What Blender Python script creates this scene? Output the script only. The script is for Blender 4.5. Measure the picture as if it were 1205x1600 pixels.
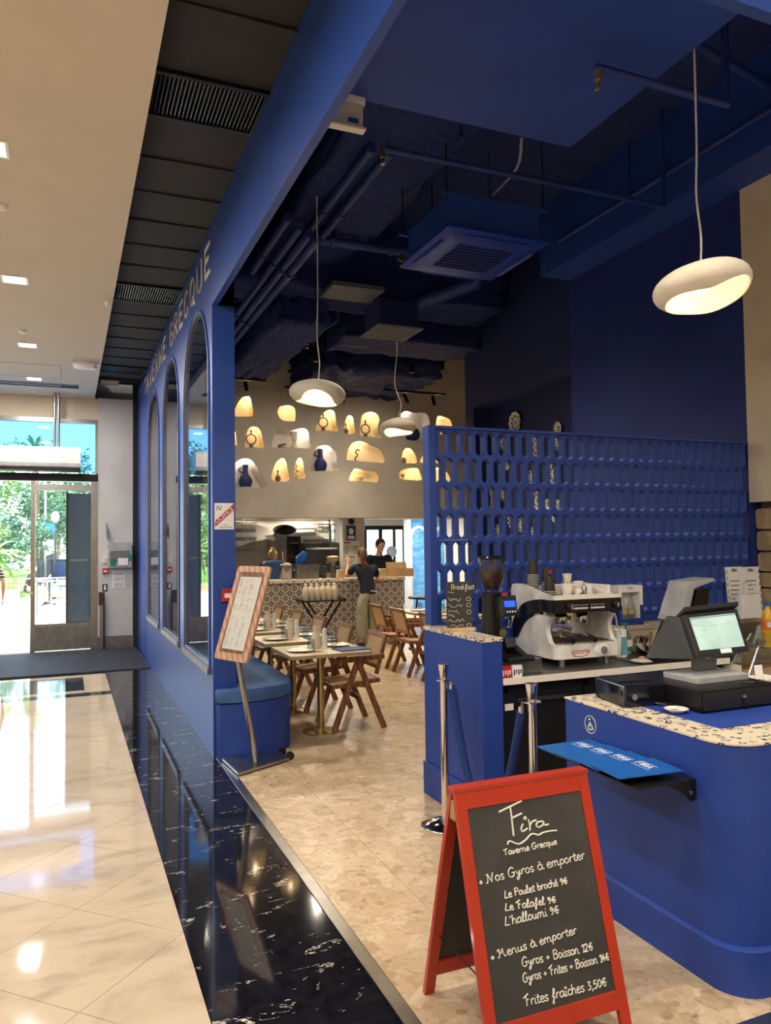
import bpy, bmesh, math, random
from mathutils import Vector, Matrix, Quaternion
from math import sin, cos, pi, radians, sqrt, atan2
random.seed(7)
for o in list(bpy.data.objects): bpy.data.objects.remove(o)
SC = bpy.context.scene
COL = SC.collection

# ------------------------------------------------------------------ camera
FPX, HCAM = 1190.0, 1.75
YAW, PIT, ROL = radians(22.7), radians(2.32), radians(-0.73)
_f = Vector((sin(YAW)*cos(PIT), cos(YAW)*cos(PIT), sin(PIT)))
_r = Vector((cos(YAW), -sin(YAW), 0)); _u = _r.cross(_f)
CR = _r*cos(ROL)+_u*sin(ROL); CU = _u*cos(ROL)-_r*sin(ROL); CW = _f
CC = Vector((0, 0, HCAM))
cam = bpy.data.objects.new('camera', bpy.data.cameras.new('camera'))
COL.objects.link(cam)
cam.matrix_world = Matrix(((CR.x, CU.x, -CW.x, CC.x), (CR.y, CU.y, -CW.y, CC.y), (CR.z, CU.z, -CW.z, CC.z), (0, 0, 0, 1)))
cam.data.sensor_fit = 'VERTICAL'; cam.data.sensor_height = 24.0; cam.data.lens = FPX/1600*24.0
cam.data.clip_start = 0.05; cam.data.clip_end = 400
SC.camera = cam

# ------------------------------------------------------------------ light and exposure
SC.view_settings.view_transform = 'Standard'; SC.view_settings.look = 'None'
SC.view_settings.gamma = 1.0; SC.view_settings.use_curve_mapping = False
SC.view_settings.exposure = 0.42
W = bpy.data.worlds.new('sky'); SC.world = W; W.use_nodes = True
_nt = W.node_tree; _bg = _nt.nodes['Background']
_sky = _nt.nodes.new('ShaderNodeTexSky'); _sky.sky_type = 'HOSEK_WILKIE'; _sky.turbidity = 8.0
_sky.sun_direction = Vector((-0.75, -0.45, 0.85)).normalized()
_nt.links.new(_sky.outputs[0], _bg.inputs[0]); _bg.inputs[1].default_value = 28.0
sd = bpy.data.lights.new('sun', 'SUN'); sd.energy = 9.0; sd.angle = radians(0.6); sd.color = (1, .95, .86)
so = bpy.data.objects.new('sun', sd); COL.objects.link(so)
so.rotation_euler = Vector((0.75, 0.45, -0.85)).to_track_quat('-Z', 'Y').to_euler(); so.location = (0, 20, 20)
def lamp(kind, loc, power, color=(1, 1, 1), size=.1, target=None, spot=None, parent=None, name=None, sy=None, blend=.6):
    d = bpy.data.lights.new(name or kind.lower()+'_light', kind); d.energy = power; d.color = color
    if kind == 'AREA':
        d.size = size
        if sy: d.shape = 'RECTANGLE'; d.size_y = sy
    else: d.shadow_soft_size = size
    if kind == 'SPOT': d.spot_size = radians(spot or 70); d.spot_blend = blend
    o = bpy.data.objects.new(d.name, d); COL.objects.link(o); o.location = loc
    if target is not None: o.rotation_euler = (Vector(target)-Vector(loc)).to_track_quat('-Z', 'Y').to_euler()
    if parent: o.parent = parent
    return o
WARM = (1, .86, .66); NEUT = (1, .95, .88); DAY = (.80, .90, 1)

# ------------------------------------------------------------------ pixel -> place helpers (photo frame 1205 x 1600)
def ray(x, y): return CR*((x-602.5)/FPX) - CU*((y-800)/FPX) + CW
def FL(x, y, z=0.0): d = ray(x, y); return CC + d*((z-HCAM)/d.z)
def PX(x, y, X): d = ray(x, y); return CC + d*(X/d.x)
def PY(x, y, Y): d = ray(x, y); return CC + d*(Y/d.y)

# ------------------------------------------------------------------ materials
def lin(c):
    f = lambda v: (v/255/12.92) if v/255 <= .04045 else ((v/255+.055)/1.055)**2.4
    return (f(c[0]), f(c[1]), f(c[2]), 1)
class E_:
    """tiny node-expression wrapper"""
    def __init__(s, nt, sock): s.nt, s.s = nt, sock
    def _m(s, op, *a):
        n = s.nt.nodes.new('ShaderNodeMath'); n.operation = op
        for i, v in enumerate((s,)+a):
            if isinstance(v, E_): s.nt.links.new(v.s, n.inputs[i])
            else: n.inputs[i].default_value = v
        return E_(s.nt, n.outputs[0])
    def __add__(s, o): return s._m('ADD', o)
    def __sub__(s, o): return s._m('SUBTRACT', o)
    def __mul__(s, o): return s._m('MULTIPLY', o)
    def __truediv__(s, o): return s._m('DIVIDE', o)
    def lt(s, o): return s._m('LESS_THAN', o)
    def gt(s, o): return s._m('GREATER_THAN', o)
    def mx(s, o): return s._m('MAXIMUM', o)
    def mn(s, o): return s._m('MINIMUM', o)
    def ab(s): return s._m('ABSOLUTE')
    def sn(s): return s._m('SINE')
    def cs(s): return s._m('COSINE')
    def sq(s): return s._m('SQRT')
    def at(s, o): return s._m('ARCTAN2', o)
    def fr(s, p): return s._m('FLOORED_MODULO', p)
    def pw(s, o): return s._m('POWER', o)
class MT:
    def __init__(s, name, rough=.5, metal=0.0, spec=.5):
        s.m = bpy.data.materials.new(name); s.m.use_nodes = True; s.nt = s.m.node_tree
        s.b = s.nt.nodes['Principled BSDF']; s.b.inputs['Roughness'].default_value = rough
        s.b.inputs['Metallic'].default_value = metal; s.b.inputs['Specular IOR Level'].default_value = spec
        s._tc = None
    def L(s, a, b): s.nt.links.new(a.s if isinstance(a, E_) else a, b)
    def co(s, kind='Object'):
        if not s._tc: s._tc = s.nt.nodes.new('ShaderNodeTexCoord')
        return s._tc.outputs[kind]
    def pos(s):
        g = s.nt.nodes.new('ShaderNodeNewGeometry'); return g.outputs['Position']
    def mapped(s, src, scale=(1, 1, 1), rot=(0, 0, 0), loc=(0, 0, 0)):
        n = s.nt.nodes.new('ShaderNodeMapping'); n.inputs['Scale'].default_value = scale
        n.inputs['Rotation'].default_value = rot; n.inputs['Location'].default_value = loc
        s.L(src, n.inputs['Vector']); return n.outputs[0]
    def xyz(s, src):
        n = s.nt.nodes.new('ShaderNodeSeparateXYZ'); s.L(src, n.inputs[0]); return [E_(s.nt, o) for o in n.outputs]
    def noise(s, src, scale, detail=3, rough=.55, dist=0.0):
        n = s.nt.nodes.new('ShaderNodeTexNoise'); n.inputs['Scale'].default_value = scale
        n.inputs['Detail'].default_value = detail; n.inputs['Roughness'].default_value = rough; n.inputs['Distortion'].default_value = dist
        s.L(src, n.inputs['Vector']); return E_(s.nt, n.outputs['Fac'])
    def voro(s, src, scale, feature='F1', out='Distance', rnd=1.0):
        n = s.nt.nodes.new('ShaderNodeTexVoronoi'); n.feature = feature; n.inputs['Scale'].default_value = scale
        n.inputs['Randomness'].default_value = rnd; s.L(src, n.inputs['Vector']); return n.outputs[out]
    def wave(s, src, scale, dist=4, detail=2, dscale=1.5, typ='BANDS', dirn='X'):
        n = s.nt.nodes.new('ShaderNodeTexWave'); n.wave_type = typ; n.bands_direction = dirn; n.inputs['Scale'].default_value = scale
        n.inputs['Distortion'].default_value = dist; n.inputs['Detail'].default_value = detail; n.inputs['Detail Scale'].default_value = dscale
        s.L(src, n.inputs['Vector']); return E_(s.nt, n.outputs['Fac'])
    def ramp(s, fac, stops, interp='LINEAR'):
        n = s.nt.nodes.new('ShaderNodeValToRGB'); r = n.color_ramp; r.interpolation = interp
        while len(r.elements) < len(stops): r.elements.new(.5)
        for e, (p, c) in zip(r.elements, stops): e.position = p; e.color = lin(c) if not isinstance(c, (int, float)) else (c, c, c, 1)
        s.L(fac, n.inputs[0]); return n.outputs[0]
    def mix(s, fac, a, b):
        n = s.nt.nodes.new('ShaderNodeMix'); n.data_type = 'RGBA'
        for v, k in ((fac, 0), (a, 6), (b, 7)):
            if isinstance(v, E_): s.L(v, n.inputs[k])
            elif isinstance(v, tuple): n.inputs[k].default_value = lin(v)
            elif isinstance(v, (int, float)): n.inputs[k].default_value = v
            else: s.L(v, n.inputs[k])
        return n.outputs[2]
    def base(s, sock):
        if isinstance(sock, tuple): s.b.inputs['Base Color'].default_value = lin(sock)
        else: s.L(sock, s.b.inputs['Base Color'])
        return s
    def bump(s, h, strength=.2, dist=.01):
        n = s.nt.nodes.new('ShaderNodeBump'); n.inputs['Strength'].default_value = strength; n.inputs['Distance'].default_value = dist
        s.L(h, n.inputs['Height']); s.L(n.outputs[0], s.b.inputs['Normal']); return s
    def emit(s, c, st): s.b.inputs['Emission Color'].default_value = lin(c); s.b.inputs['Emission Strength'].default_value = st; return s
MATS = {}
def mat(name, c, rough=.5, metal=0.0, var=.08, scale=9, bump=0.0, bscale=60, emit=0.0, spec=.5, coat=0.0):
    if name in MATS: return MATS[name]
    k = MT(name, rough, metal, spec); co = k.co()
    lo = tuple(max(0, v*(1-var)) for v in c); hi = tuple(min(255, v*(1+var*.7)) for v in c)
    k.base(k.ramp(k.noise(co, scale, 3), [(.3, lo), (.7, hi)]))
    if bump: k.bump(k.noise(co, bscale, 4), bump, .01)
    if emit: k.emit(c, emit)
    if coat: k.b.inputs['Coat Weight'].default_value = coat; k.b.inputs['Coat Roughness'].default_value = .05
    MATS[name] = k.m; return k.m
def reg(name, k): MATS[name] = k.m; return k.m

def glass_thin(name, tint=(255, 255, 255), f0=.04, rough=0.0):
    m = bpy.data.materials.new(name); m.use_nodes = True; nt = m.node_tree; nt.nodes.clear()
    out = nt.nodes.new('ShaderNodeOutputMaterial'); mx = nt.nodes.new('ShaderNodeMixShader')
    tr = nt.nodes.new('ShaderNodeBsdfTransparent'); gl = nt.nodes.new('ShaderNodeBsdfGlossy'); lw = nt.nodes.new('ShaderNodeLayerWeight')
    lw.inputs[0].default_value = .5; tr.inputs[0].default_value = lin(tint); gl.inputs['Roughness'].default_value = rough
    f = E_(nt, lw.outputs['Facing']).pw(5.0)*(1-f0)+f0                 # Schlick reflectance of a thin sheet
    nt.links.new(f.s, mx.inputs[0]); nt.links.new(tr.outputs[0], mx.inputs[1]); nt.links.new(gl.outputs[0], mx.inputs[2])
    nt.links.new(mx.outputs[0], out.inputs[0]); MATS[name] = m; return m
glass_thin('glass', (240, 246, 244), .06); glass_thin('glass_blue', (158, 200, 236), .12); glass_thin('glass_dark', (60, 78, 96), .12)
glass_thin('clear_plastic', (236, 236, 234), .05, .08); glass_thin('tumbler_glass', (238, 242, 242), .05)

BLUE = (30, 64, 148); NAVY = (17, 32, 88)
mat('blue_paint', BLUE, .55, var=.05, scale=3, bump=.03)
mat('blue_facade', (38, 72, 152), .38, var=.04, scale=2, bump=.03, bscale=30)
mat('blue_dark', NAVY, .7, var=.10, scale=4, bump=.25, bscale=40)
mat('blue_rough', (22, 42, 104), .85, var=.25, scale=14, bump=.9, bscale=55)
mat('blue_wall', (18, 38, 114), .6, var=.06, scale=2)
mat('blue_gloss', (18, 52, 148), .38, var=.05, spec=.35)
mat('blue_pipe', (34, 56, 124), .5, var=.12)
mat('black_panel', (38, 37, 38), .75, var=.14, scale=6, bump=.1)
mat('black_void', (12, 12, 13), .8)
mat('white_ceiling', (214, 202, 184), .8, var=.015, scale=1.5)
mat('cream_wall', (212, 198, 172), .8, var=.03, scale=2)
mat('grey_wall', (205, 203, 198), .7, var=.03, scale=2)
mat('plaster', (186, 178, 166), .85, var=.04, scale=3, bump=.05)
mat('niche_cream', (238, 222, 188), .6, var=.03)
mat('niche_white', (226, 218, 208), .6, var=.03)
mat('chrome', (235, 232, 228), .09, 1.0, var=.02)
mat('steel', (172, 170, 166), .28, 1.0, var=.06)
mat('steel_dull', (150, 148, 142), .42, 1.0, var=.10)
mat('brass', (198, 174, 126), .25, .85, var=.06)
mat('brass_edge', (186, 164, 124), .4, .25)
mat('vent_grey', (88, 93, 104), .6)
mat('door_slate', (62, 92, 126), .2)
mat('black_metal', (24, 24, 25), .4, .3)
mat('black_plastic', (28, 28, 29), .35)
mat('black_gloss', (18, 18, 20), .12)
mat('grey_plastic', (112, 114, 114), .45)
mat('silver_plastic', (176, 177, 176), .4)
mat('white_plastic', (235, 231, 224), .35)
mat('white_enamel', (238, 233, 224), .18, coat=.4)
mat('paper', (240, 232, 216), .8, var=.02)
mat('white_paper', (244, 242, 238), .8, var=.015)
mat('card', (196, 160, 112), .8)
mat('ink', (44, 42, 44), .8)
mat('red_print', (190, 36, 46), .5)
mat('red_paint', (180, 50, 28), .32, var=.05, scale=5, coat=.3)
mat('red_plastic', (196, 40, 36), .4)
mat('blue_folder', (22, 92, 168), .35, var=.03)
mat('menu_blue', (38, 70, 118), .6)
mat('rope_blue', (16, 48, 112), .9, var=.2, scale=60, bump=.3, bscale=200)
mat('cushion', (58, 92, 142), .85, var=.10, scale=7, bump=.15, bscale=90)
mat('chalk', (236, 230, 214), .9, var=.05)
mat('white_letter', (236, 226, 206), .5)
mat('stoneware', (226, 208, 182), .6, var=.05)
mat('vase_blue', (24, 44, 96), .55, var=.08)
mat('terracotta', (118, 92, 74), .8, var=.2, scale=30)
mat('bronze', (84, 62, 46), .45, .4)
mat('marble_bust', (206, 200, 186), .6, var=.08)
mat('lamp_plaster', (226, 216, 196), .8, var=.02, bump=.05, bscale=25)
mat('skin', (222, 168, 140), .55, var=.05); mat('hair_brown', (92, 58, 34), .55, var=.3, scale=40); mat('hair_blonde', (214, 172, 92), .5, var=.2, scale=40)
mat('hair_dark', (44, 32, 28), .6, var=.2, scale=40)
mat('navy_cloth', (24, 30, 46), .85, var=.12, scale=15); mat('blue_cloth', (52, 82, 122), .85, var=.1)
mat('khaki_cloth', (152, 148, 124), .9, var=.1, scale=8, bump=.1); mat('black_cloth', (26, 26, 30), .9); mat('jeans', (52, 82, 150), .85)
mat('leaf_a', (108, 142, 88), .6, var=.35, scale=3); mat('leaf_b', (84, 122, 98), .6, var=.35, scale=3); mat('leaf_palm', (122, 150, 78), .55, var=.3, scale=5)
mat('bark', (104, 88, 72), .9, var=.2); mat('lawn', (118, 170, 70), .9, var=.2)
mat('iron', (52, 58, 62), .5, .3)
mat('pavement', (226, 220, 208), .85, var=.05, scale=1.2)
mat('stone', (172, 150, 116), .9, var=.16, scale=9, bump=.5, bscale=30)
mat('juice', (232, 176, 26), .25); mat('cap_blue', (30, 110, 196), .4); mat('orange_label', (236, 120, 52), .5)
mat('teal_print', (120, 170, 190), .5); mat('green_plastic', (20, 130, 90), .35); mat('coffee', (58, 34, 22), .6, var=.4, scale=60)
mat('cup_black', (40, 38, 37), .6); mat('kraft', (206, 180, 142), .8); mat('grout', (120, 112, 100), .9)
mat('bulb', (255, 232, 180), .4, emit=6.0); mat('panel_light', (255, 246, 230), .4, emit=5.0); mat('led', (255, 226, 170), .4, emit=3.0); mat('tube_light', (225, 240, 255), .4, emit=3.0)
mat('screen', (176, 206, 200), .25, emit=.22); mat('lcd_blue', (30, 70, 255), .3, emit=1.6); mat('green_led', (60, 220, 120), .3, emit=1.0)
mat('mat_dark', (58, 60, 68), .55, var=.3, scale=30, bump=.6, bscale=120)
mat('wood_pale', (206, 172, 128), .55, var=.1)

k = MT('wood', .42)          # chair teak
k.base(k.ramp(k.wave(k.mapped(k.co(), (3, 9, 3)), 1.6, 2.5, 2, 1.0), [(0, (118, 76, 44)), (.5, (136, 90, 54)), (1, (150, 102, 64))])); reg('wood', k)
k = MT('wood_board', .4)
k.base(k.ramp(k.wave(k.mapped(k.co(), (5, 5, .8)), 2.2, 3, 2, 1.4), [(0, (172, 130, 104)), (.5, (190, 148, 120)), (1, (202, 162, 136))])); reg('wood_board', k)
k = MT('cane', .6)
_x, _y, _z = k.xyz(k.co())
k.base(k.mix(((_z*420.0).sn()*(_y*420.0).sn()+(_x*420.0).sn()*(_y*420.0).sn()).gt(.15), (206, 170, 122), (172, 130, 84))); reg('cane', k)
k = MT('tabletop', .35)
k.base(k.ramp(k.noise(k.co(), 5, 5, .6, .6), [(.3, (206, 184, 150)), (.55, (226, 206, 174)), (.75, (214, 192, 158))])); reg('tabletop', k)

k = MT('marble', .06)        # cream mall floor
p = k.pos()
v = k.noise(k.mapped(p, (.9, 2.2, 1), (0, 0, .5)), 1.1, 6, .62, 1.6)
k.base(k.mix(k.noise(p, 7, 5, .6), k.ramp(v, [(.34, (160, 146, 126)), (.48, (200, 182, 156)), (.62, (210, 192, 166)), (.72, (178, 162, 140))]), (204, 186, 160)))
k.L(k.ramp(k.noise(p, 5, 4), [(.3, .035), (.8, .09)]), k.b.inputs['Roughness']); reg('marble', k)
k = MT('granite_black', .06)
p = k.pos()
v1 = (k.noise(k.mapped(p, (.75, 2.6, 1), (0, 0, -.12)), 2.4, 7, .62, .7)-.5).ab()
msk = k.noise(k.mapped(p, (1, 1.6, 1)), 4.5, 4, .7).gt(.56); msk2 = k.noise(p, 3.1, 4, .6).gt(.60)
v2 = (k.noise(k.mapped(p, (1.3, 1.0, 1), (0, 0, .5)), 4.0, 6, .6, .8)-.5).ab()
k.base(k.mix((v1.lt(.0042)*msk).mx(v2.lt(.0016)*msk2), k.ramp(k.noise(p, 18, 4), [(.3, (14, 14, 18)), (.7, (30, 30, 36))]), (214, 204, 188))); reg('granite_black', k)
k = MT('terrazzo', .30)
p = k.pos()
n3 = k.nt.nodes.new('ShaderNodeTexNoise'); n3.inputs['Scale'].default_value = 9; n3.inputs['Detail'].default_value = 4; k.L(p, n3.inputs['Vector'])
av = k.nt.nodes.new('ShaderNodeVectorMath'); av.operation = 'MULTIPLY_ADD'; k.L(n3.outputs['Color'], av.inputs[0]); av.inputs[1].default_value = (.13, .13, .13); k.L(p, av.inputs[2]); pv = av.outputs[0]
def chips(sc, st):
    c_ = k.xyz(k.voro(pv, sc, 'F1', 'Color')); return k.ramp(c_[0], st, 'CONSTANT')
big = chips(11, [(0, (180, 150, 116)), (.22, (198, 172, 138)), (.5, (212, 190, 158)), (.75, (192, 164, 130)), (.93, (150, 120, 90))])
sm = chips(34, [(0, (198, 172, 138)), (.4, (210, 188, 156)), (.75, (180, 150, 118)), (.94, (132, 104, 78))])
vein = E_(k.nt, k.voro(pv, 11, 'DISTANCE_TO_EDGE', 'Distance')).lt(.022)
ff = k.mix(.45, big, sm); ff = k.mix(vein*.35, ff, (168, 138, 104))
k.base(k.mix(k.noise(p, 1.3, 4, .6)*.12, ff, (202, 176, 142))); reg('terrazzo', k)

def rosette(name, a, b, c, s):   # patterned cement tile in the object's own x/z plane, tile size s
    k = MT(name, .35); x, y, z = k.xyz(k.co()); u = x/s; w = z/s
    r = (u*u+w*w).sq(); th = w.at(u)
    pet = (th*8.0).cs()*.055+.24
    m = r.lt(.09)
    ring = (r-.15).ab().lt(.028)
    petal = (r-pet).ab().lt(.05)
    cu = u.ab()-.5; cw = w.ab()-.5; rc = (cu*cu+cw*cw).sq(); tc = cw.at(cu)
    corner = (rc-(tc*4.0).cs()*.04-.22).ab().lt(.07)
    dot = rc.lt(.10)
    dia = ((u.ab()-.5).ab()+(w.ab()-0.0).ab()).lt(.12).mx(((w.ab()-.5).ab()+u.ab()).lt(.12))
    n = k.noise(k.co(), 60, 3)
    dark = ring.mx(petal).mx(corner).mx(dia)
    col = k.mix(dark, a, b); col = k.mix(m.mx(dot), col, c)
    k.base(k.mix(n*.16, col, a)); return reg(name, k)
rosette('tile_pattern', (214, 202, 180), (34, 42, 72), (120, 82, 48), .16)
k = MT('mosaic', .3)             # floral border of the cash desk and bar edge
p = k.pos(); vec = k.mapped(p, (1, 1, 1))
e1 = E_(k.nt, k.voro(vec, 26, 'F1', 'Distance', .75)); th = k.noise(p, 70, 2)
blob = (e1-.36).ab().lt(.075).mx((e1+th*.25).lt(.27))
k.base(k.mix(blob*k.noise(p, 40, 2).gt(.40), (230, 214, 184), (44, 56, 96))); reg('mosaic', k)
k = MT('mural', .8); p = k.co()
k.base(k.ramp(k.noise(k.mapped(p, (1, 1, 2.2)), 2.2, 6, .65, 1.5), [(.3, (70, 132, 190)), (.5, (96, 164, 216)), (.7, (150, 198, 232))])); reg('mural', k)
k = MT('slate', .7); p = k.co()
k.base(k.ramp(k.noise(p, 4, 5, .6, .8), [(.3, (50, 48, 45)), (.7, (66, 63, 58))])); reg('slate', k)
k = MT('plate_pattern', .25); x, y, z = k.xyz(k.co()); r = (y*y+z*z).sq(); th = z.at(y)
k.base(k.mix(((r*90.0).sn()*.6+(th*10.0).cs()*(r*60.0).cs()).gt(.25), (224, 220, 208), (70, 96, 104))); reg('plate_pattern', k)
k = MT('dinner_plate', .25); x, y, z = k.xyz(k.co()); r = (x*x+y*y).sq(); th = y.at(x)
k.base(k.mix((r-.118).ab().lt(.014)*(th*26.0).cs().gt(-.2), (238, 230, 214), (60, 62, 74))); reg('dinner_plate', k)
# ------------------------------------------------------------------ mesh helpers
class M:
    def __init__(s): s.v = []; s.f = []; s.mi = []; s.cur = 0
    def add(s, vs, fs):
        b = len(s.v); s.v += [Vector(v) for v in vs]
        for f in fs: s.f.append([b+i for i in f]); s.mi.append(s.cur)
        return s
    def box(s, x0, x1, y0, y1, z0, z1, xf=None):
        vs = [Vector((x, y, z)) for z in (z0, z1) for y in (y0, y1) for x in (x0, x1)]
        if xf: vs = [xf @ v for v in vs]
        return s.add(vs, [(0, 2, 3, 1), (4, 5, 7, 6), (0, 1, 5, 4), (2, 6, 7, 3), (0, 4, 6, 2), (1, 3, 7, 5)])
    def rbox(s, x0, x1, y0, y1, z0, z1, r=.01, seg=4, axis='z', xf=None):
        """box with rounded edges along one axis"""
        a, b, c = {'z': ((x0, x1), (y0, y1), (z0, z1)), 'y': ((x0, x1), (z0, z1), (y0, y1)), 'x': ((y0, y1), (z0, z1), (x0, x1))}[axis]
        pts = rrect(a[0], a[1], b[0], b[1], r, seg)
        mk = {'z': lambda p, h: (p[0], p[1], h), 'y': lambda p, h: (p[0], h, p[1]), 'x': lambda p, h: (h, p[0], p[1])}[axis]
        return s.loft([[mk(p, h) for p in pts] for h in (c[0], c[1])], xf=xf)
    def loft(s, rings, closed=True, caps=True, xf=None):
        n = len(rings[0]); vs = [Vector(p) for r in rings for p in r]
        if xf: vs = [xf @ v for v in vs]
        fs = []
        for i in range(len(rings)-1):
            for j in range(n if closed else n-1):
                k = (j+1) % n; fs.append((i*n+j, i*n+k, (i+1)*n+k, (i+1)*n+j))
        if caps and closed: fs.append(tuple(reversed(range(n)))); fs.append(tuple((len(rings)-1)*n+j for j in range(n)))
        return s.add(vs, fs)
    def lathe(s, prof, c=(0, 0, 0), seg=20, xf=None, caps=True):
        c = Vector(c)
        rings = [[c+Vector((r*cos(2*pi*j/seg), r*sin(2*pi*j/seg), z)) for j in range(seg)] for r, z in prof]
        return s.loft(rings, True, caps, xf)
    def tube(s, pts, r, seg=8, caps=True):
        pts = [Vector(p) for p in pts]; n = len(pts); rings = []; prev = None
        for i, p in enumerate(pts):
            t = (pts[min(i+1, n-1)]-pts[max(i-1, 0)])
            t = t.normalized() if t.length > 1e-9 else Vector((0, 0, 1))
            if prev is None:
                a = Vector((0, 0, 1)) if abs(t.z) < .9 else Vector((1, 0, 0)); u = t.cross(a).normalized()
            else: u = (prev-t*prev.dot(t)).normalized()
            prev = u; w = t.cross(u); rr = r[i] if isinstance(r, (list, tuple)) else r
            rings.append([p+(u*cos(2*pi*j/seg)+w*sin(2*pi*j/seg))*rr for j in range(seg)])
        return s.loft(rings, True, caps)
    def beam(s, a, b, w, h, up=(0, 0, 1)):
        """rectangular bar from a to b: w across, h along 'up'"""
        a, b = Vector(a), Vector(b); t = (b-a).normalized(); u = Vector(up)
        x = t.cross(u)
        if x.length < 1e-6: x = t.cross(Vector((1, 0, 0)))
        x.normalize(); u = x.cross(t)
        ring = lambda p: [p+x*(i*w/2)+u*(j*h/2) for i, j in ((-1, -1), (1, -1), (1, 1), (-1, 1))]
        return s.loft([ring(a), ring(b)])
    def ell(s, c, r, seg=16, rings=10, xf=None):
        prof = []
        rr = []
        for i in range(rings+1):
            t = pi*i/rings; z = -cos(t); q = max(sin(t), 1e-3)
            rr.append([Vector((c[0]+r[0]*q*cos(2*pi*j/seg), c[1]+r[1]*q*sin(2*pi*j/seg), c[2]+r[2]*z)) for j in range(seg)])
        return s.loft(rr, True, True, xf)
    def quad(s, a, b, c, d): return s.add([a, b, c, d], [(0, 1, 2, 3)])
    def prism(s, pts, d):
        """planar polygon (3d points) pushed by vector d"""
        d = Vector(d); p = [Vector(q) for q in pts]; return s.loft([p, [q+d for q in p]])
    def build(s, name, m, parent=None, smooth=False, loc=None, rz=0.0, bevel=0.0):
        me = bpy.data.meshes.new(name); me.from_pydata([tuple(v) for v in s.v], [], s.f)
        bm = bmesh.new(); bm.from_mesh(me)
        bmesh.ops.recalc_face_normals(bm, faces=bm.faces)
        if bevel:
            bmesh.ops.bevel(bm, geom=[e for e in bm.edges if e.is_manifold and e.calc_face_angle(0) > .6], offset=bevel, segments=2, affect='EDGES', profile=.6)
        bm.to_mesh(me); bm.free()
        ms = m if isinstance(m, (list, tuple)) else [m]
        for q in ms: me.materials.append(MATS[q] if isinstance(q, str) else q)
        if len(ms) > 1 and not bevel:
            for p, i in zip(me.polygons, s.mi): p.material_index = i
        if smooth:
            me.shade_smooth()
            me.set_sharp_from_angle(angle=radians(40))
        o = bpy.data.objects.new(name, me); COL.objects.link(o)
        if parent: o.parent = parent
        if loc is not None: o.location = loc
        o.rotation_euler = (0, 0, rz)
        return o
def rrect(x0, x1, y0, y1, r, seg=4):
    out = []
    for cx, cy, a in ((x1-r, y1-r, 0), (x0+r, y1-r, 90), (x0+r, y0+r, 180), (x1-r, y0+r, 270)):
        for i in range(seg+1):
            t = radians(a+90*i/seg); out.append((cx+r*cos(t), cy+r*sin(t)))
    return out
def smooth_loop(pts, n=5, closed=True):
    out = []; m = len(pts); P = [Vector(p) for p in pts]
    for i in range(m if closed else m-1):
        g = lambda k: P[k % m] if closed else P[min(max(k, 0), m-1)]
        a, b, c, d = g(i-1), g(i), g(i+1), g(i+2)
        for j in range(n):
            t = j/n
            out.append(.5*((2*b)+(c-a)*t+(2*a-5*b+4*c-d)*t*t+(3*b-a-3*c+d)*t**3))
    if not closed: out.append(P[-1])
    return out
def holed(outer, holes, to3, thick):
    """flat plate with holes; outer/holes 2d loops, to3 maps (u,v) -> 3d, thick = extrusion vector"""
    bm = bmesh.new(); es = []
    for loop in [outer]+holes:
        vs = [bm.verts.new(to3(*p)) for p in loop]
        es += [bm.edges.new((vs[i], vs[(i+1) % len(vs)])) for i in range(len(vs))]
    bmesh.ops.triangle_fill(bm, use_beauty=True, edges=es)
    r = bmesh.ops.extrude_face_region(bm, geom=bm.faces[:])
    bmesh.ops.translate(bm, vec=Vector(thick), verts=[g for g in r['geom'] if isinstance(g, bmesh.types.BMVert)])
    bmesh.ops.recalc_face_normals(bm, faces=bm.faces)
    me = bpy.data.meshes.new('plate'); bm.to_mesh(me); bm.free(); return me
def obj(name, me, m, parent=None, loc=None):
    if not me.materials:
        for q in (m if isinstance(m, (list, tuple)) else [m]): me.materials.append(MATS[q])
    me.name = name; o = bpy.data.objects.new(name, me); COL.objects.link(o)
    if parent: o.parent = parent
    if loc is not None: o.location = loc
    return o
def T(name, label, cat, loc=(0, 0, 0), rz=0.0, group=None):
    o = bpy.data.objects.new(name, None); COL.objects.link(o); o.empty_display_size = .1
    o.location = loc; o.rotation_euler = (0, 0, rz); return tag(o, label, cat, group)
def tag(o, label, cat, group=None, kind=None):
    o['label'] = label; o['category'] = cat
    if group: o['group'] = group
    if kind: o['kind'] = kind
    return o
def struct(o): o['kind'] = 'structure'; return o
def dup(root, loc=None, rz=None, label=None, group=None):
    r = root.copy(); COL.objects.link(r)
    if loc is not None: r.location = loc
    if rz is not None: r.rotation_euler = (0, 0, rz)
    if label: r['label'] = label
    if group: r['group'] = group
    for ch in KIDS.get(root.name, list(root.children)):
        c = ch.copy(); COL.objects.link(c); c.parent = r
        for g in list(ch.children):
            d = g.copy(); COL.objects.link(d); d.parent = c
    return r
KIDS = {}
def RM(axis, deg, c=(0, 0, 0)): return Matrix.Translation(c) @ Matrix.Rotation(radians(deg), 4, axis) @ Matrix.Translation(-Vector(c))

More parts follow.
